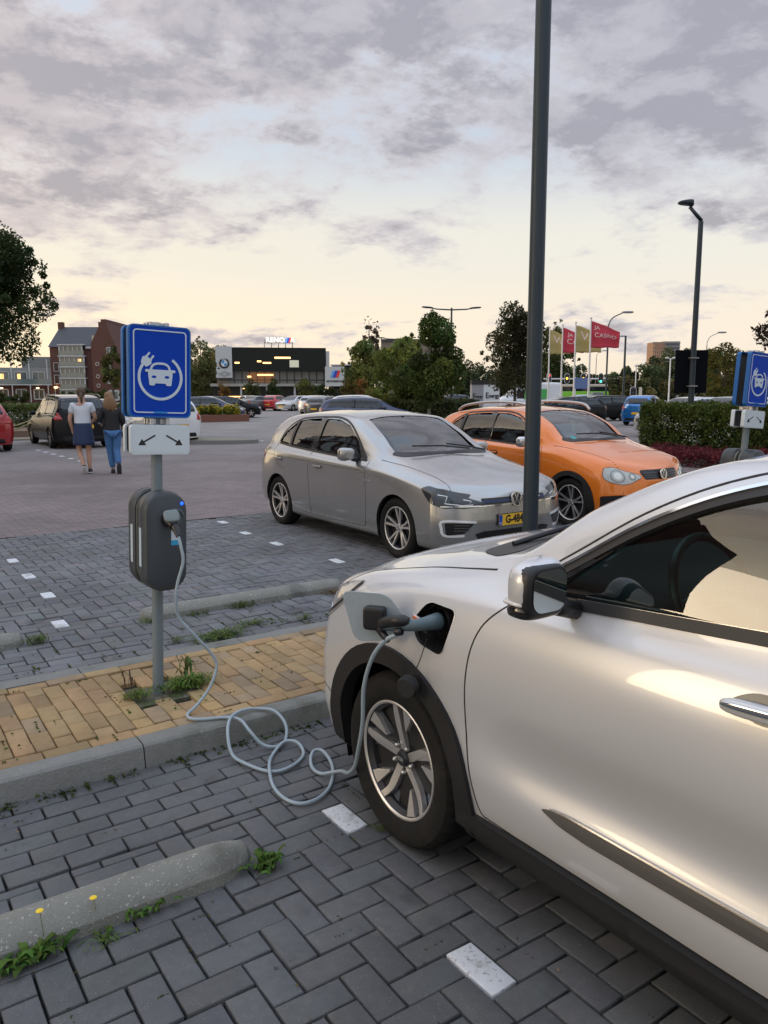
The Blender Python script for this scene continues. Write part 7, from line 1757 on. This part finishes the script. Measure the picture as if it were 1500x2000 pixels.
# the car showroom
dD = 150.; pL, pR = at(424, dD), at(645, dD + 4)
ud = Vector((pR[0] - pL[0], pR[1] - pL[1])); wD = ud.length; ud.normalize(); ud = tuple(ud); nd = Vector((-ud[1], ud[0], 0)); D0 = Vector((*pL, 0)); U = Vector((*ud, 0))
zt = zat(677, dD); zm = zat(723, dD); zl = zat(750, dD)
sh = wthing('car_showroom', 'wide black glass car showroom with white panel and rooftop sign', 'building', (*pL, 0))
M_blackgl = mat('black_glass', (.012, .014, .013), .45, noise=.2, nscale=.6, spec=.25)
k_ = wD / 221.
block(MB(), tuple(D0 + U * (31 * k_)), ud, wD - 38 * k_, 20, zm, zt).build('upper_storey', M_blackgl, sh)
block(MB(), tuple(D0 + U * (2 * k_) + nd * 1.2), ud, wD - 10 * k_, 18, zl, zm - .001).build('middle_storey', mat('curtain_wall', (.19, .19, .175), .4, noise=.25, nscale=.3), sh)
block(MB(), tuple(D0 + U * (-8 * k_) + nd * 1.6), ud, wD - 2 * k_, 17, 0, zl - .3).build('ground_storey', mat('ground_glass_dark', (.020, .020, .018), .4, spec=.3), sh)
b = MB(); block(b, tuple(D0 + U * (-12 * k_) + nd * .3), ud, wD + 4 * k_, 3, zl - .35, zl + .15); b.build('canopy', mat('canopy_pale', (.34, .34, .31), .6), sh)
b = MB(); block(b, tuple(D0 - nd * .5), ud, 31 * k_, 1.6, zat(737, dD), zt + .15); wp_ = b.build('white_panel', mat('panel_white', (.50, .53, .54), .6), sh)
b = MB(); block(b, tuple(D0 + U * (wD - 7 * k_) + nd * .1), ud, 7 * k_, 18, zl + .2, zt - .6); b.build('white_end_wall', mat('panel_white'), sh)
for k in range(13):
    x = 34 * k_ + k * (wD - 45 * k_) / 12; b = MB(); block(b, tuple(D0 + U * x + nd * 1.05), ud, .12, .14, zl + .2, zm); b.build('mullion', M_black, sh)
b = MB(); block(b, tuple(D0 + U * (4 * k_) + nd * 1.06), ud, wD - 14 * k_, .12, (zl + zm) / 2 - .5, (zl + zm) / 2 - .38); b.build('transom', M_black, sh)
for x in (10, 45, 95, 150, 200): b = MB(); block(b, tuple(D0 + U * (x * k_) + nd * .8), ud, .35, .35, 0, zl); b.build('column', M_trim, sh)
M_tube = mat('showroom_light', (1, .7, .4), .5, emit=(1., .50, .16), estr=2.6)
def strip(u0, u1, v0, v1, dd=0.): 
    z0, z1 = zat(v1, dD), zat(v0, dD); x0, x1 = (u0 - 424) * k_, (u1 - 424) * k_
    b = MB(); block(b, tuple(D0 + U * x0 - nd * .06 + nd * dd), ud, x1 - x0, .05, z0, z1); b.build('ceiling_light', M_tube, sh)
strip(537, 568, 695.5, 699); strip(503, 511, 703, 706); strip(514, 530, 706, 709); strip(460, 469, 706, 709)
strip(503, 534, 729.5, 732.5, 1.0); strip(484, 491, 733, 736, 1.0); strip(474, 488, 757, 759, 1.4); strip(446, 470, 773, 775, 1.4)
b = MB(); block(b, tuple(D0 + U * (142 * k_) - nd * .05), ud, 18 * k_, .05, zat(716, dD), zat(702, dD)); b.build('lit_room', mat('room_pale', (.5, .5, .4), .5, emit=(.8, .8, .6), estr=.25), sh)
b = MB(); block(b, tuple(D0 + U * (62 * k_) + nd * 1.1), ud, 50 * k_, .06, zat(746, dD), zat(726, dD)); b.build('warm_room', mat('room_warm', (.10, .045, .02), .5, emit=(.5, .22, .08), estr=.22), sh)
# round emblem of four quarters in a black ring, ring lettering above
cz = zat(709, dD); cx = D0 + U * (16 * k_) - nd * .56; Mz = Matrix.Translation(cx + Vector((0, 0, cz))) @ Matrix.Rotation(math.atan2(ud[1], ud[0]), 4, 'Z')
def disc(r0, r1, a0, a1, y, m, nm, par):
    b = MB(); n = max(3, int((a1 - a0) / 12)); A = np.radians(np.linspace(a0, a1, n + 1)); o = [(r1 * math.cos(a), r1 * math.sin(a)) for a in A]; i_ = [(r0 * math.cos(a), r0 * math.sin(a)) for a in A]
    poly = o + (i_[::-1] if r0 > .001 else [(0, 0)])
    b.prism(poly[:-1] if (r0 <= .001 and a1 - a0 >= 359) else poly, y, y - .04, 'XZ', Mx=Mz); return b.build(nm, m, par)
em = disc(.0, .95, 0, 360, 0, M_ink, 'round_emblem', wp_)
for q in range(4): disc(.001, .62, q * 90, q * 90 + 90, -.05, mat('emblem_blue', (.03, .28, .62), .5) if q % 2 else M_signwhite, 'emblem_quarter', em)
disc(.56, .64, 0, 359.5, -.06, M_alu, 'emblem_ring', em)
text('emblem_text', 'BMW', .34, M_signwhite, em, Mz @ Matrix.Translation((0, -.10, .78)) @ Matrix.Rotation(R(90), 4, 'X'), .02, .01)
mm = MB(); Mw = Matrix.Translation(cx + Vector((0, 0, zat(729, dD)))) @ Matrix.Rotation(math.atan2(ud[1], ud[0]), 4, 'Z')
mm.tube([Mw @ Vector((.42 * math.cos(a), -.05, .42 * math.sin(a))) for a in np.linspace(0, 2 * PI, 20)], .06, 6, cap=False)
for s in (-1, 1):
    for k in range(3): mm.tube([Mw @ Vector((s * .5, -.05, (k - 1) * .2)), Mw @ Vector((s * (1.25 - .2 * abs(k - 1)), -.05, (k - 1) * .24))], .035, 5)
mm.build('winged_emblem', mat('emblem_grey', (.28, .29, .30), .5), wp_)
# roof sign
rs = MB(); zf = zat(664, dD)
fx0, fx1 = (519 - 424) * k_, (575 - 424) * k_; Rz = math.atan2(ud[1], ud[0])
for x in np.linspace(fx0, fx1, 5): p = D0 + U * x + nd * 3; rs.tube([p + Vector((0, 0, zt)), p + Vector((0, 0, zf + .6))], .07, 6); rs.tube([p + nd * 1.5 + Vector((0, 0, zt)), p + Vector((0, 0, zf))], .05, 6)
rs.tube([D0 + U * fx0 + nd * 3 + Vector((0, 0, zf - .15)), D0 + U * fx1 + nd * 3 + Vector((0, 0, zf - .15))], .08, 6); fr_ = rs.build('sign_frame', M_grey, sh)
Mn = Matrix.Translation(D0 + U * ((522 - 424) * k_) + nd * 2.9 + Vector((0, 0, zat(660.5, dD)))) @ Matrix.Rotation(Rz, 4, 'Z')
M_neon = mat('neon_white', (.9, .9, .85), .4, emit=(1., .98, .85), estr=.8)
text('roof_lettering', 'RENO', 1.35, M_neon, fr_, Mn @ Matrix.Rotation(R(90), 4, 'X'), .12, .02, 'LEFT')
x0 = 3.55
for q, (c, nm) in enumerate((((.15, .40, .85), 'light_blue'), ((.05, .08, .5), 'dark_blue'), ((.75, .06, .05), 'red'))):
    b = MB(); xx = x0 + .1 + q * .33; b.prism([(xx, -.5), (xx + .32, -.5), (xx + .62, .5), (xx + .30, .5)], -.1, .05, 'XZ', Mx=Mn); b.build('colour_stripe', mat('stripe_' + nm, c, .5, emit=c, estr=.5), fr_)
text('roof_lettering_end', 'VA', 1.2, M_neon, fr_, Mn @ Matrix.Translation((x0 + 1.0, 0, 0)) @ Matrix.Rotation(R(90), 4, 'X'), .12, .02, 'LEFT', sx_=.62)
# sign board building right of it
dM = 128.; X, Y = at(636, dM); k2 = dM / F_PX
mb_ = wthing('sign_building', 'white sign board with coloured stripes on a low glass hall', 'building', (X, Y, 0)); B0 = Vector((X, Y, 0)); UM = Vector((math.cos(HEAD), -math.sin(HEAD), 0)); NM = Vector((math.sin(HEAD), math.cos(HEAD), 0))
um = (UM.x, UM.y)
b = MB(); block(b, tuple(B0), um, 37 * k2, 1.2, zat(754, dM), zat(715.5, dM)); bd_ = b.build('sign_board', mat('panel_white'), mb_)
b = MB(); block(b, tuple(B0 + UM * (1.2) + NM * 1.3), um, 54 * k2, 14, 0, zat(713, dM)); b.build('glass_hall', M_blackgl, mb_)
b = MB(); block(b, tuple(B0 + UM * (.8) + NM * 1.0), um, 57 * k2, 15, zat(713, dM), zat(711, dM)); b.build('roof', M_trim, mb_)
b = MB(); block(b, tuple(B0 + UM * .5 + NM * .3), um, .5, .5, 0, zat(754, dM)); b.build('column', M_trim, mb_)
MB2 = Matrix.Translation(B0 - NM * .03) @ Matrix.Rotation(-HEAD, 4, 'Z')
for q, (c, nm) in enumerate((((.10, .35, .80), 'sign_light_blue'), ((.03, .05, .45), 'sign_dark_blue'), ((.70, .05, .04), 'sign_red'))):
    xx = .85 + q * .42; b = MB(); z0, z1 = zat(737, dM), zat(723.5, dM); b.prism([(xx, z0), (xx + .41, z0), (xx + .80, z1), (xx + .39, z1)], -.04, .03, 'XZ', Mx=MB2); b.build('colour_stripe', mat(nm, c, .5), bd_)
text('board_lettering', 'MOTORSPORT', .42, M_ink, bd_, MB2 @ Matrix.Translation((1.6, -.04, zat(744.5, dM))) @ Matrix.Rotation(R(90), 4, 'X'), .03, .012)
# tower far away
dT = 640.; pT0, pT1 = at(1271, dT), at(1325, dT)
tw = wthing('tower_block', 'tall flat roofed apartment tower above the woods', 'building', (*pT0, 0)); ut = Vector((pT1[0] - pT0[0], pT1[1] - pT0[1])); wT = ut.length; ut.normalize(); nt_ = Vector((-ut.y, ut.x, 0)); zt_ = zat(668, dT); T0 = Vector((*pT0, 0)); U_ = Vector((ut.x, ut.y, 0))
b = MB(); block(b, tuple(T0 + U_ * .8), tuple(ut), wT * .36, 16, 0, zt_ - .5); b.build('orange_wing', mat('tower_orange', (.34, .20, .13), .8), tw)
b = MB(); block(b, tuple(T0 + U_ * (wT * .36 + .8) + nt_ * 1), tuple(ut), wT * .60, 16, 0, zt_); b.build('grey_wing', mat('tower_concrete', (.20, .21, .24), .8), tw)
for k in range(12):
    z = zt_ - 1.6 - k * 3.0; b = MB(); block(b, tuple(T0 - nt_ * .2), tuple(ut), wT, 2, z, z + .6); b.build('floor_slab', mat('slab_pale', (.33, .32, .33), .8), tw)
for k in range(6): b = MB(); block(b, tuple(T0 + U_ * (1.5 + k * 1.6) - nt_ * .35), tuple(ut), .6, .3, 6, zt_ - 1); b.build('pier', mat('tower_pier', (.48, .30, .20), .8), tw)
# low building seen behind the trees
X, Y = at(745, 175); b = wthing('flat_roof_building', 'plain flat roofed building peeping over the light green tree', 'building', (X, Y, 0)); q = MB(); block(q, (X, Y, 0), um, 16, 10, 0, zat(667, 175)); q.build('wall', mat('beige_wall', (.20, .17, .14), .9), b); q = MB(); block(q, (X - .2, Y - .3, 0), um, 16.4, 10.4, zat(667, 175), zat(667, 175) + .5); q.build('roof_edge', M_slate, b)
# ------------------------------------------------------------ parked cars farther off
P_black = paint('black_paint', (.010, .011, .013), metal=.0, rough=.25, coat=.0); P_black.node_tree.nodes['Principled BSDF'].inputs['Specular IOR Level'].default_value = .22; P_white = paint('white_paint', (.68, .69, .70), rough=.3); P_redc = paint('red_paint', (.32, .012, .018), metal=.2, rough=.25)
P_navy = paint('navy_paint', (.012, .025, .085), metal=.3, rough=.22); P_silver = paint('silver_far', (.50, .51, .53), metal=.6, rough=.3); P_blue = paint('blue_paint', (.015, .17, .50), metal=.3, rough=.25)
P_greyc = paint('grey_paint', (.10, .105, .115), metal=.5, rough=.3); P_lblue = paint('ice_blue_paint', (.30, .38, .46), metal=.5, rough=.3)
far_car('black crossover with brownish window glints, parked left of the two women', (6.12, 29.95, 0), R(-90), P_black, 4.55, 1.84, 1.66, 'suv', roofc=mat('pale_roof_sheen', (.30, .28, .26), .25, coat=1.))  # roof sheen painted as a pale panel over the black body
far_car('dark red car cut off by the left edge of the photo', (3.20, 29.5, 0), R(-90), P_redc, 4.3, 1.78, 1.52)
far_car('small white hatchback with red lamps right of the blue sign', (9.20, 29.10, 0), R(-90), P_white, 3.62, 1.62, 1.50, 'mini')
far_car('silver car whose nose shows between the women and the blue sign', (8.35, 30.8, 0), R(90), P_silver, 4.2, 1.75, 1.48)
def put(label, u, d, yaw, pnt, L=4.25, W=1.78, H=1.48, kind='hatch', **k):
    """u, d: middle of the car; yaw 0 = nose to the photo's left, 90 = nose towards us"""
    X, Y = at(u, d); a = -HEAD + R(yaw)
    return far_car(label, (X - math.cos(a) * L / 2, Y - math.sin(a) * L / 2, 0), a, pnt, L, W, H, kind, **k)
put('navy blue hatchback nose right behind the flower bed', 413, 51, 186, P_navy, 4.3, kind='hatch')
put('white hatchback rear end behind the navy one', 424, 58, 196, P_white, 4.0)
put('black hatchback at the end of the row by the flower bed', 451, 55, 205, P_black, 4.1)
put('black saloon leftmost in the row before the showroom', 506, 76, 235, P_greyc, 4.5, kind='saloon', H=1.42)
put('bright red hatchback in the row before the showroom', 541, 77, 250, paint('bright_red', (.50, .015, .02), rough=.25), 4.0)
put('pale silver saloon next to the bright red car', 574, 76, 62, P_silver, 4.4, kind='saloon', H=1.44)
put('white saloon right of the pale silver one', 601, 80, 110, P_white, 4.4, kind='saloon', H=1.44)
put('cream car peeping behind the black saloon', 489, 88, 120, P_white, 4.2, kind='saloon', H=1.42)
put('silver grey estate seen from behind beyond the silver hatchback', 622, 66, 250, P_silver, 4.5, H=1.50, kind='suv')
put('dark hatchback between the silver estate and the navy car', 640, 56, 246, P_greyc, 4.1, H=1.46)
put('navy car whose roof rises behind the silver hatchback', 722, 35, 178, P_navy, 4.5, H=1.50, kind='hatch')
put('white roofed car beyond the navy car', 712, 50, 176, P_white, 4.5, H=1.56, kind='hatch')
put('black people carrier facing left before the bus', 1167, 47.5, 4, P_black, 4.25, H=1.50, kind='mini')
put('ice blue hatchback behind the black people carrier', 1128, 56, 2, P_lblue, 4.3, H=1.52, kind='hatch')
put('dark car roof directly behind the orange hatchback', 1100, 40, 8, P_black, 4.3, H=1.47, kind='hatch')
put('bright blue small hatchback seen from behind left of the hedge', 1264, 41.5, 196 + 40, P_blue, 3.6, 1.62, 1.53, 'mini')
put('silver hatchback farthest left of the cars behind the hedge', 1345, 31, 22, P_silver, 4.3, H=1.50)
put('second silver car behind the hedge, right of the lamp post', 1425, 30, 30, P_silver, 4.3, H=1.52)
put('white small car partly hidden behind the hedge near the second post', 1475, 27.5, 38, P_white, 3.9, H=1.50)
put('dark blue car seen small beyond the advertising box', 880, 82, 5, P_navy, 4.3)
# van and bus
P_van = paint('van_white', (.62, .66, .70), rough=.35)
X, Y = at(1012, 66); v = far_car('white delivery van with green side panel behind the lamp post', (X - math.cos(-HEAD) * 1.9, Y + math.sin(HEAD) * 1.9, 0), -HEAD + R(3), P_van, 5.6, 1.95, 2.3, 'van', cat='van', name='delivery_van')
b = MB(); b.box((3.2, -.99, 1.55), (1.9, .02, .8)); b.box((3.2, .99, 1.55), (1.9, .02, .8)); b.build('green_panel', mat('van_green', (.08, .42, .12), .5), v)
X, Y = at(1137, 135); t = thing('bus', 'lime green and cream bus beyond the junction', 'bus', (X, Y, 0), -HEAD)
b = MB(); b.box((0, 0, 1.15), (8.6, 2.5, 1.5), bev=.15); b.build('lower_body', mat('bus_green', (.22, .58, .05), .4), t)
b = MB(); b.box((0, 0, 2.15), (8.5, 2.44, .9)); b.build('windows', mat('dark_glazing'), t); b = MB(); b.box((0, 0, 2.78), (8.6, 2.5, .45), bev=.12); b.build('roof', mat('bus_cream', (.55, .50, .42), .5), t)
for x_ in (-2.8, 2.6):
    for s in (-1, 1): MB().lathe([(.01, s * 1.27), (.30, s * 1.27), (.48, s * 1.25), (.48, s * 1.0)], 18, 'Y', (x_, 0, .48)).build('wheel', M_rubber, t)
# loose charging cables at the far left
t = wthing('charging_cable', 'two yellowish cables sagging between the red and the black car', 'cable', (4.2, 28.6, .3))
for q in ((.95, .62, .80), (1.25, .50, .70)):
    a = Vector((3.95, 29.2, q[0])); b_ = Vector((5.25, 29.0, q[2])); MB().tube(spline([a, Vector((4.3, 29.1, q[1] + .12)), Vector((4.7, 29.05, q[1])), b_], 6), .022, 8).build('cable', mat('cable_sand', (.45, .36, .18), .6), t, smooth=True)
# bay marks far left
m_ = MB()
for k in range(6): m_.box((4.72 + .02 * k, 24.2 - k * .95 + 1.2, .002), (.12, .24, .008))
for k in range(3): m_.box((12.2, 24.5 + k * 1.1, .002), (.12, .24, .008))
tag(m_.build('bay_marking_distant', M_white), kind='structure')

# ------------------------------------------------------------ two people walking away
def skin_body(name, verts, edges, radii, m, parent, sub=2, root=0):
    me = bpy.data.meshes.new(name); me.from_pydata(verts, edges, []); o = link(name, me, None, parent)
    md = o.modifiers.new('skin', 'SKIN'); md.use_smooth_shade = True; o.modifiers.new('sub', 'SUBSURF').levels = sub
    o.modifiers['sub'].render_levels = sub
    for i, r in enumerate(radii): me.skin_vertices[0].data[i].radius = (r if isinstance(r, tuple) else (r, r))
    me.skin_vertices[0].data[root].use_root = True
    dg = bpy.context.evaluated_depsgraph_get(); dg.update(); m2 = bpy.data.meshes.new_from_object(o.evaluated_get(dg)); o.modifiers.clear(); o.data = m2; m2.materials.clear(); m2.materials.append(m)
    bpy.data.meshes.remove(me); return o
M_skin = mat('skin', (.52, .30, .21), .55, noise=.06, nscale=8)
def person(label, loc, H, pose, cl):
    """local +y is the walking direction (away from us)"""
    t = thing('person', label, 'person', loc, 0); k = H / 1.72
    t.rotation_euler = (0, 0, pose['yaw'])
    V = []; E = []; Rr = []
    def add(p, r, par=None): V.append(tuple(c * k for c in p)); Rr.append(tuple(q * k for q in r) if isinstance(r, tuple) else r * k); E.append((par, len(V) - 1)) if par is not None else None; return len(V) - 1
    pel = add((0, 0, .93), (.150, .105)); wa = add((0, .0, 1.06), (.125, .095), pel); ch = add((0, .01, 1.24), (.155, .105), wa); sh_ = add((0, .0, 1.38), (.135, .080), ch); nk = add((0, .0, 1.47), .052, sh_); hd = add((pose['head'][0] * .3, .02, 1.55), .080, nk); ht = add((pose['head'][0], .02 + pose['head'][1], 1.64), (.078, .092), hd); add((pose['head'][0], .015 + pose['head'][1], 1.70), .050, ht)
    legs = {}
    for s, nm in ((-1, 'L'), (1, 'R')):
        hip = add((s * .088, 0, .88), .092, pel); kx, ky, kz = pose['knee' + nm]; kn = add((kx, ky, kz), .054, add(((s * .088 + kx) / 2, ky / 2, (.88 + kz) / 2), .076, hip)); ax, ay, az = pose['ank' + nm]
        an = add((ax, ay, az), .036, add((kx * .55 + ax * .45, ky * .6 + ay * .4 - .012, kz * .6 + az * .4), .054, kn)); legs[nm] = (Vector((kx, ky, kz)), Vector((ax, ay, az)))
        tx, ty, tz = pose['toe' + nm]; add((tx, ty, tz), .030, an)
    for s, nm in ((-1, 'L'), (1, 'R')):
        s0 = add((s * .165, 0, 1.375), .055, sh_); el = add(pose['elb' + nm], .040, s0); wr_ = add(pose['wri' + nm], .026, el); hx = Vector(pose['wri' + nm]); dr = (hx - Vector(pose['elb' + nm])).normalized()
        pm = add(tuple(hx + dr * .055), (.034, .018), wr_)
        for f in range(4):
            o = Vector((0, (f - 1.5) * .019, 0)); a1 = add(tuple(hx + dr * .10 + o), .0085, pm); a2 = add(tuple(hx + dr * (.125 + (.012 if f in (1, 2) else 0)) + o + Vector((-s * .014, 0, 0))), .0078, a1)
        th = add(tuple(hx + dr * .06 + Vector((-s * .012, .040, 0))), .0095, wr_)
    skin_body('body', V, E, Rr, M_skin, t)
    K = lambda p: tuple(c * k for c in p)
    # top
    Vt = []; Et = []; Rt = []
    def add2(p, r, par=None): Vt.append(K(p)); Rt.append(tuple(q * k for q in r) if isinstance(r, tuple) else r * k); Et.append((par, len(Vt) - 1)) if par is not None else None; return len(Vt) - 1
    lo = cl['hem']; p0 = add2((0, 0, lo), (.192, .146)); p1 = add2((0, 0, (lo + 1.2) / 2), (.165, .122), p0); p2 = add2((0, .005, 1.24), (.178, .125), p1); p3 = add2((0, 0, 1.385), (.150, .095), p2); add2((0, 0, 1.435), (.105, .075), p3); add2((0, 0, 1.47), (.060, .058), len(Vt) - 1)
    for s, nm in ((-1, 'L'), (1, 'R')):
        e = Vector(pose['elb' + nm]); s0 = Vector((s * .165, 0, 1.375)); a = add2(tuple(s0), .078, p3); q = s0.lerp(e, .62 if cl['short'] else 1.0); b_ = add2(tuple(q), .068, a)
        if not cl['short']: w_ = Vector(pose['wri' + nm]); add2(tuple(e.lerp(w_, .85)), .042, b_)
    skin_body('top', Vt, Et, Rt, cl['top'], t)
    if cl['skirt']:
        b = MB(); n = 40; prof = [(1.02, .160, .120), (.98, .172, .130), (.80, .195, .165), (.64, .205, .190), (.58, .208, .195)]
        vv = []
        for (z, rx, ry) in prof:
            for i in range(n): a = 2 * PI * i / n; w_ = 1 + (.035 * math.sin(a * 9) if z < .9 else 0) * (1.05 - z) * 2; vv.append(K((rx * w_ * math.cos(a), ry * w_ * math.sin(a), z)))
        b.add(vv, [(j * n + i, j * n + (i + 1) % n, (j + 1) * n + (i + 1) % n, (j + 1) * n + i) for j in range(4) for i in range(n)]); o = b.build('skirt', cl['bottom'], t, smooth=True); o.modifiers.new('thick', 'SOLIDIFY').thickness = .006
    else:
        Vl = []; El = []; Rl = []
        def add3(p, r, par=None): Vl.append(K(p)); Rl.append(tuple(q * k for q in r) if isinstance(r, tuple) else r * k); El.append((par, len(Vl) - 1)) if par is not None else None; return len(Vl) - 1
        r0 = add3((0, 0, .95), (.160, .125)); 
        for s, nm in ((-1, 'L'), (1, 'R')):
            kn, an = legs[nm]; h_ = add3((s * .090, -.01, .86), .106, r0); m1 = add3(tuple(Vector((s * .09, 0, .86)).lerp(kn, .5)), .098, h_); m2 = add3(tuple(kn), .082, m1); m3 = add3(tuple(kn.lerp(an, .5)), .076, m2); add3(tuple(kn.lerp(an, .95)), .064, m3)
        skin_body('trousers', Vl, El, Rl, cl['bottom'], t)
    # hair
    hx, hy = pose['head']; b = MB(); b.sup(K((hx, .005 + hy, 1.645)), (.090 * k, .104 * k, .108 * k), .95, 20, 14)
    b.build('hair', cl['hair'], t, smooth=True)
    if cl['pony']:
        b = MB(); b.tube([K(p) for p in ((hx, -.085, 1.63), (hx, -.125, 1.57), (hx + .005, -.115, 1.48), (hx, -.105, 1.42))], [.026 * k, .034 * k, .028 * k, .010 * k], 12); b.build('ponytail', cl['hair'], t, smooth=True)
    else:
        b = MB(); b.sup(K((hx + .02, -.05, 1.52)), (.135 * k, .075 * k, .17 * k), .9, 22, 14, fn=lambda p: Vector((p.x * (1.0 - p.z * 1.9), p.y, p.z + .012 * math.sin(p.x * 90)))); b.build('long_hair', cl['hair'], t, smooth=True)
        sN = 70; rr = random.Random(3); b = MB()
        for i in range(sN): a = rr.uniform(-1, 1); b.tube([K((hx + a * .07, -.08 + .03 * a * a, 1.62)), K((hx + .02 + a * .12, -.115 + .05 * a * a, 1.5)), K((hx + .03 + a * .15, -.10 + .05 * a * a, 1.36 + rr.uniform(-.03, .04)))], [.006 * k, .009 * k, .002], 5, cap=False)
        b.build('hair_strands', cl['hair'], t, smooth=True)
    for s, nm in ((-1, 'L'), (1, 'R')):
        an = legs[nm][1]; toe = Vector(pose['toe' + nm]); mid = (an + toe) / 2 + Vector((0, 0, -.02)); d = (toe - an); pitch = math.atan2(d.z + .035, math.hypot(d.x, d.y)) if nm not in pose.get('up', '') else pose['upa']
        Mx = Matrix.Rotation(pitch, 4, 'X')
        o = MB(); o.sup(K(tuple(mid)), (.046 * k, .140 * k, .050 * k), .7, 18, 10, Mx=Mx); o.build('shoe', cl['shoe'], t, smooth=True)
        o = MB(); o.sup(tuple(Vector(K(tuple(mid))) + Mx @ Vector((0, 0, -.038 * k))), (.049 * k, .145 * k, .016 * k), .6, 18, 8, Mx=Mx); o.build('sole', cl['sole'], t, smooth=True)
    return t
poseA = dict(yaw=R(-14), head=(0, 0), kneeL=(-.10, .03, .50), kneeR=(.085, .03, .49), ankL=(-.02, -.13, .13), ankR=(.09, .0, .085), toeL=(-.02, -.01, .045), toeR=(.10, .13, .035), elbL=(-.245, .02, 1.10), wriL=(-.20, .10, .87), elbR=(.25, .03, 1.12), wriR=(.17, .20, 1.02), up='L', upa=R(-52))
poseB = dict(yaw=R(-14), head=(-.045, .0), kneeL=(-.07, .06, .50), kneeR=(.06, -.02, .50), ankL=(-.03, .05, .085), ankR=(.085, -.20, .19), toeL=(-.03, .18, .035), toeR=(.09, -.16, .06), elbL=(-.26, .04, 1.14), wriL=(-.23, .22, 1.06), elbR=(.22, -.02, 1.12), wriR=(.20, .14, .98), up='R', upa=R(-72))
person('woman in white top, navy skirt and dark trainers, brown ponytail', (4.16, 17.45, 0), 1.80, poseA, dict(hem=.94, short=True, top=mat('white_knit', (.62, .66, .72), .8, bump=.3, bscale=90), skirt=True, bottom=mat('navy_cloth', (.022, .038, .095), .85), hair=mat('brown_hair', (.085, .050, .030), .6, noise=.4, nscale=60), pony=True, shoe=mat('shoe_dark', (.03, .032, .035), .7), sole=mat('sole_white', (.6, .6, .6), .6)))
person('long haired woman in black jacket and blue jeans, walking right of the other', (4.68, 17.10, 0), 1.70, poseB, dict(hem=.76, short=False, top=mat('black_jacket', (.012, .013, .017), .7), skirt=False, bottom=mat('jeans', (.055, .150, .330), .85, noise=.15, nscale=14), hair=mat('fair_hair', (.22, .125, .060), .6, noise=.4, nscale=60), pony=False, shoe=mat('shoe_dark'), sole=mat('sole_dark', (.03, .03, .035), .7)))
t = thing('water_bottle', 'clear bottle held between the two walking women', 'bottle', (4.45, 17.22, 1.05)); MB().lathe([(.0005, 0), (.033, .0), (.034, .14), (.014, .19), (.014, .21), (.0005, .21)], 14, 'Z').build('bottle_body', mat('clear_plastic', (.30, .34, .38), .1, coat=1.), t, smooth=True)
MB().lathe([(.0005, .235), (.016, .235), (.016, .212), (.0005, .212)], 12, 'Z').build('cap', M_platewhite, t)

# ------------------------------------------------------------ behind the camera: what the car sides mirror
bb = wthing('apartment_building', 'tall brick apartment house left of the photographer, mirrored in the car windows', 'building', (-14, 40, 0))
block(MB(), (-14, 19.5, 0), (0, 1), 32, 10, 0, 16).build('wall', M_brick, bb)
for k in range(5):
    for q in range(9):
        b = MB(); b.box((-13.95, 21.5 + q * 3.6, 1.9 + k * 3.1), (.2, 2.1, 2.0)); b.build('window', mat('window_pale', (.30, .36, .38), .15, coat=1.), bb)
    b = MB(); b.box((-13.6, 35.6, .35 + k * 3.1), (.9, 31.5, .25)); b.build('balcony_slab', M_trim, bb)
rr = np.random.default_rng(9); cs = []; rs_ = []  # unseen trees, added to give the wing mirror dark foliage to reflect
for i in range(70):
    x = 6 + i * .75 + rr.normal(0, .5); y = -34 + i * .28 + rr.normal(0, 1.5); hh = rr.uniform(3.2, 6.0)
    for k in range(4): cs.append([x + rr.normal(0, .9), y + rr.normal(0, .9), hh * rr.uniform(.15, .95)]); rs_.append(rr.uniform(.7, 1.4))
V, C = leaf_cloud(np.array(cs), np.array(rs_), 14000, .22, (.05, .07, .03), .3, 90)
tag(quads_mesh('woodland', V, C, M_crown), 'unseen trees added behind the photographer for the wing mirror to reflect', 'woodland', kind='stuff')
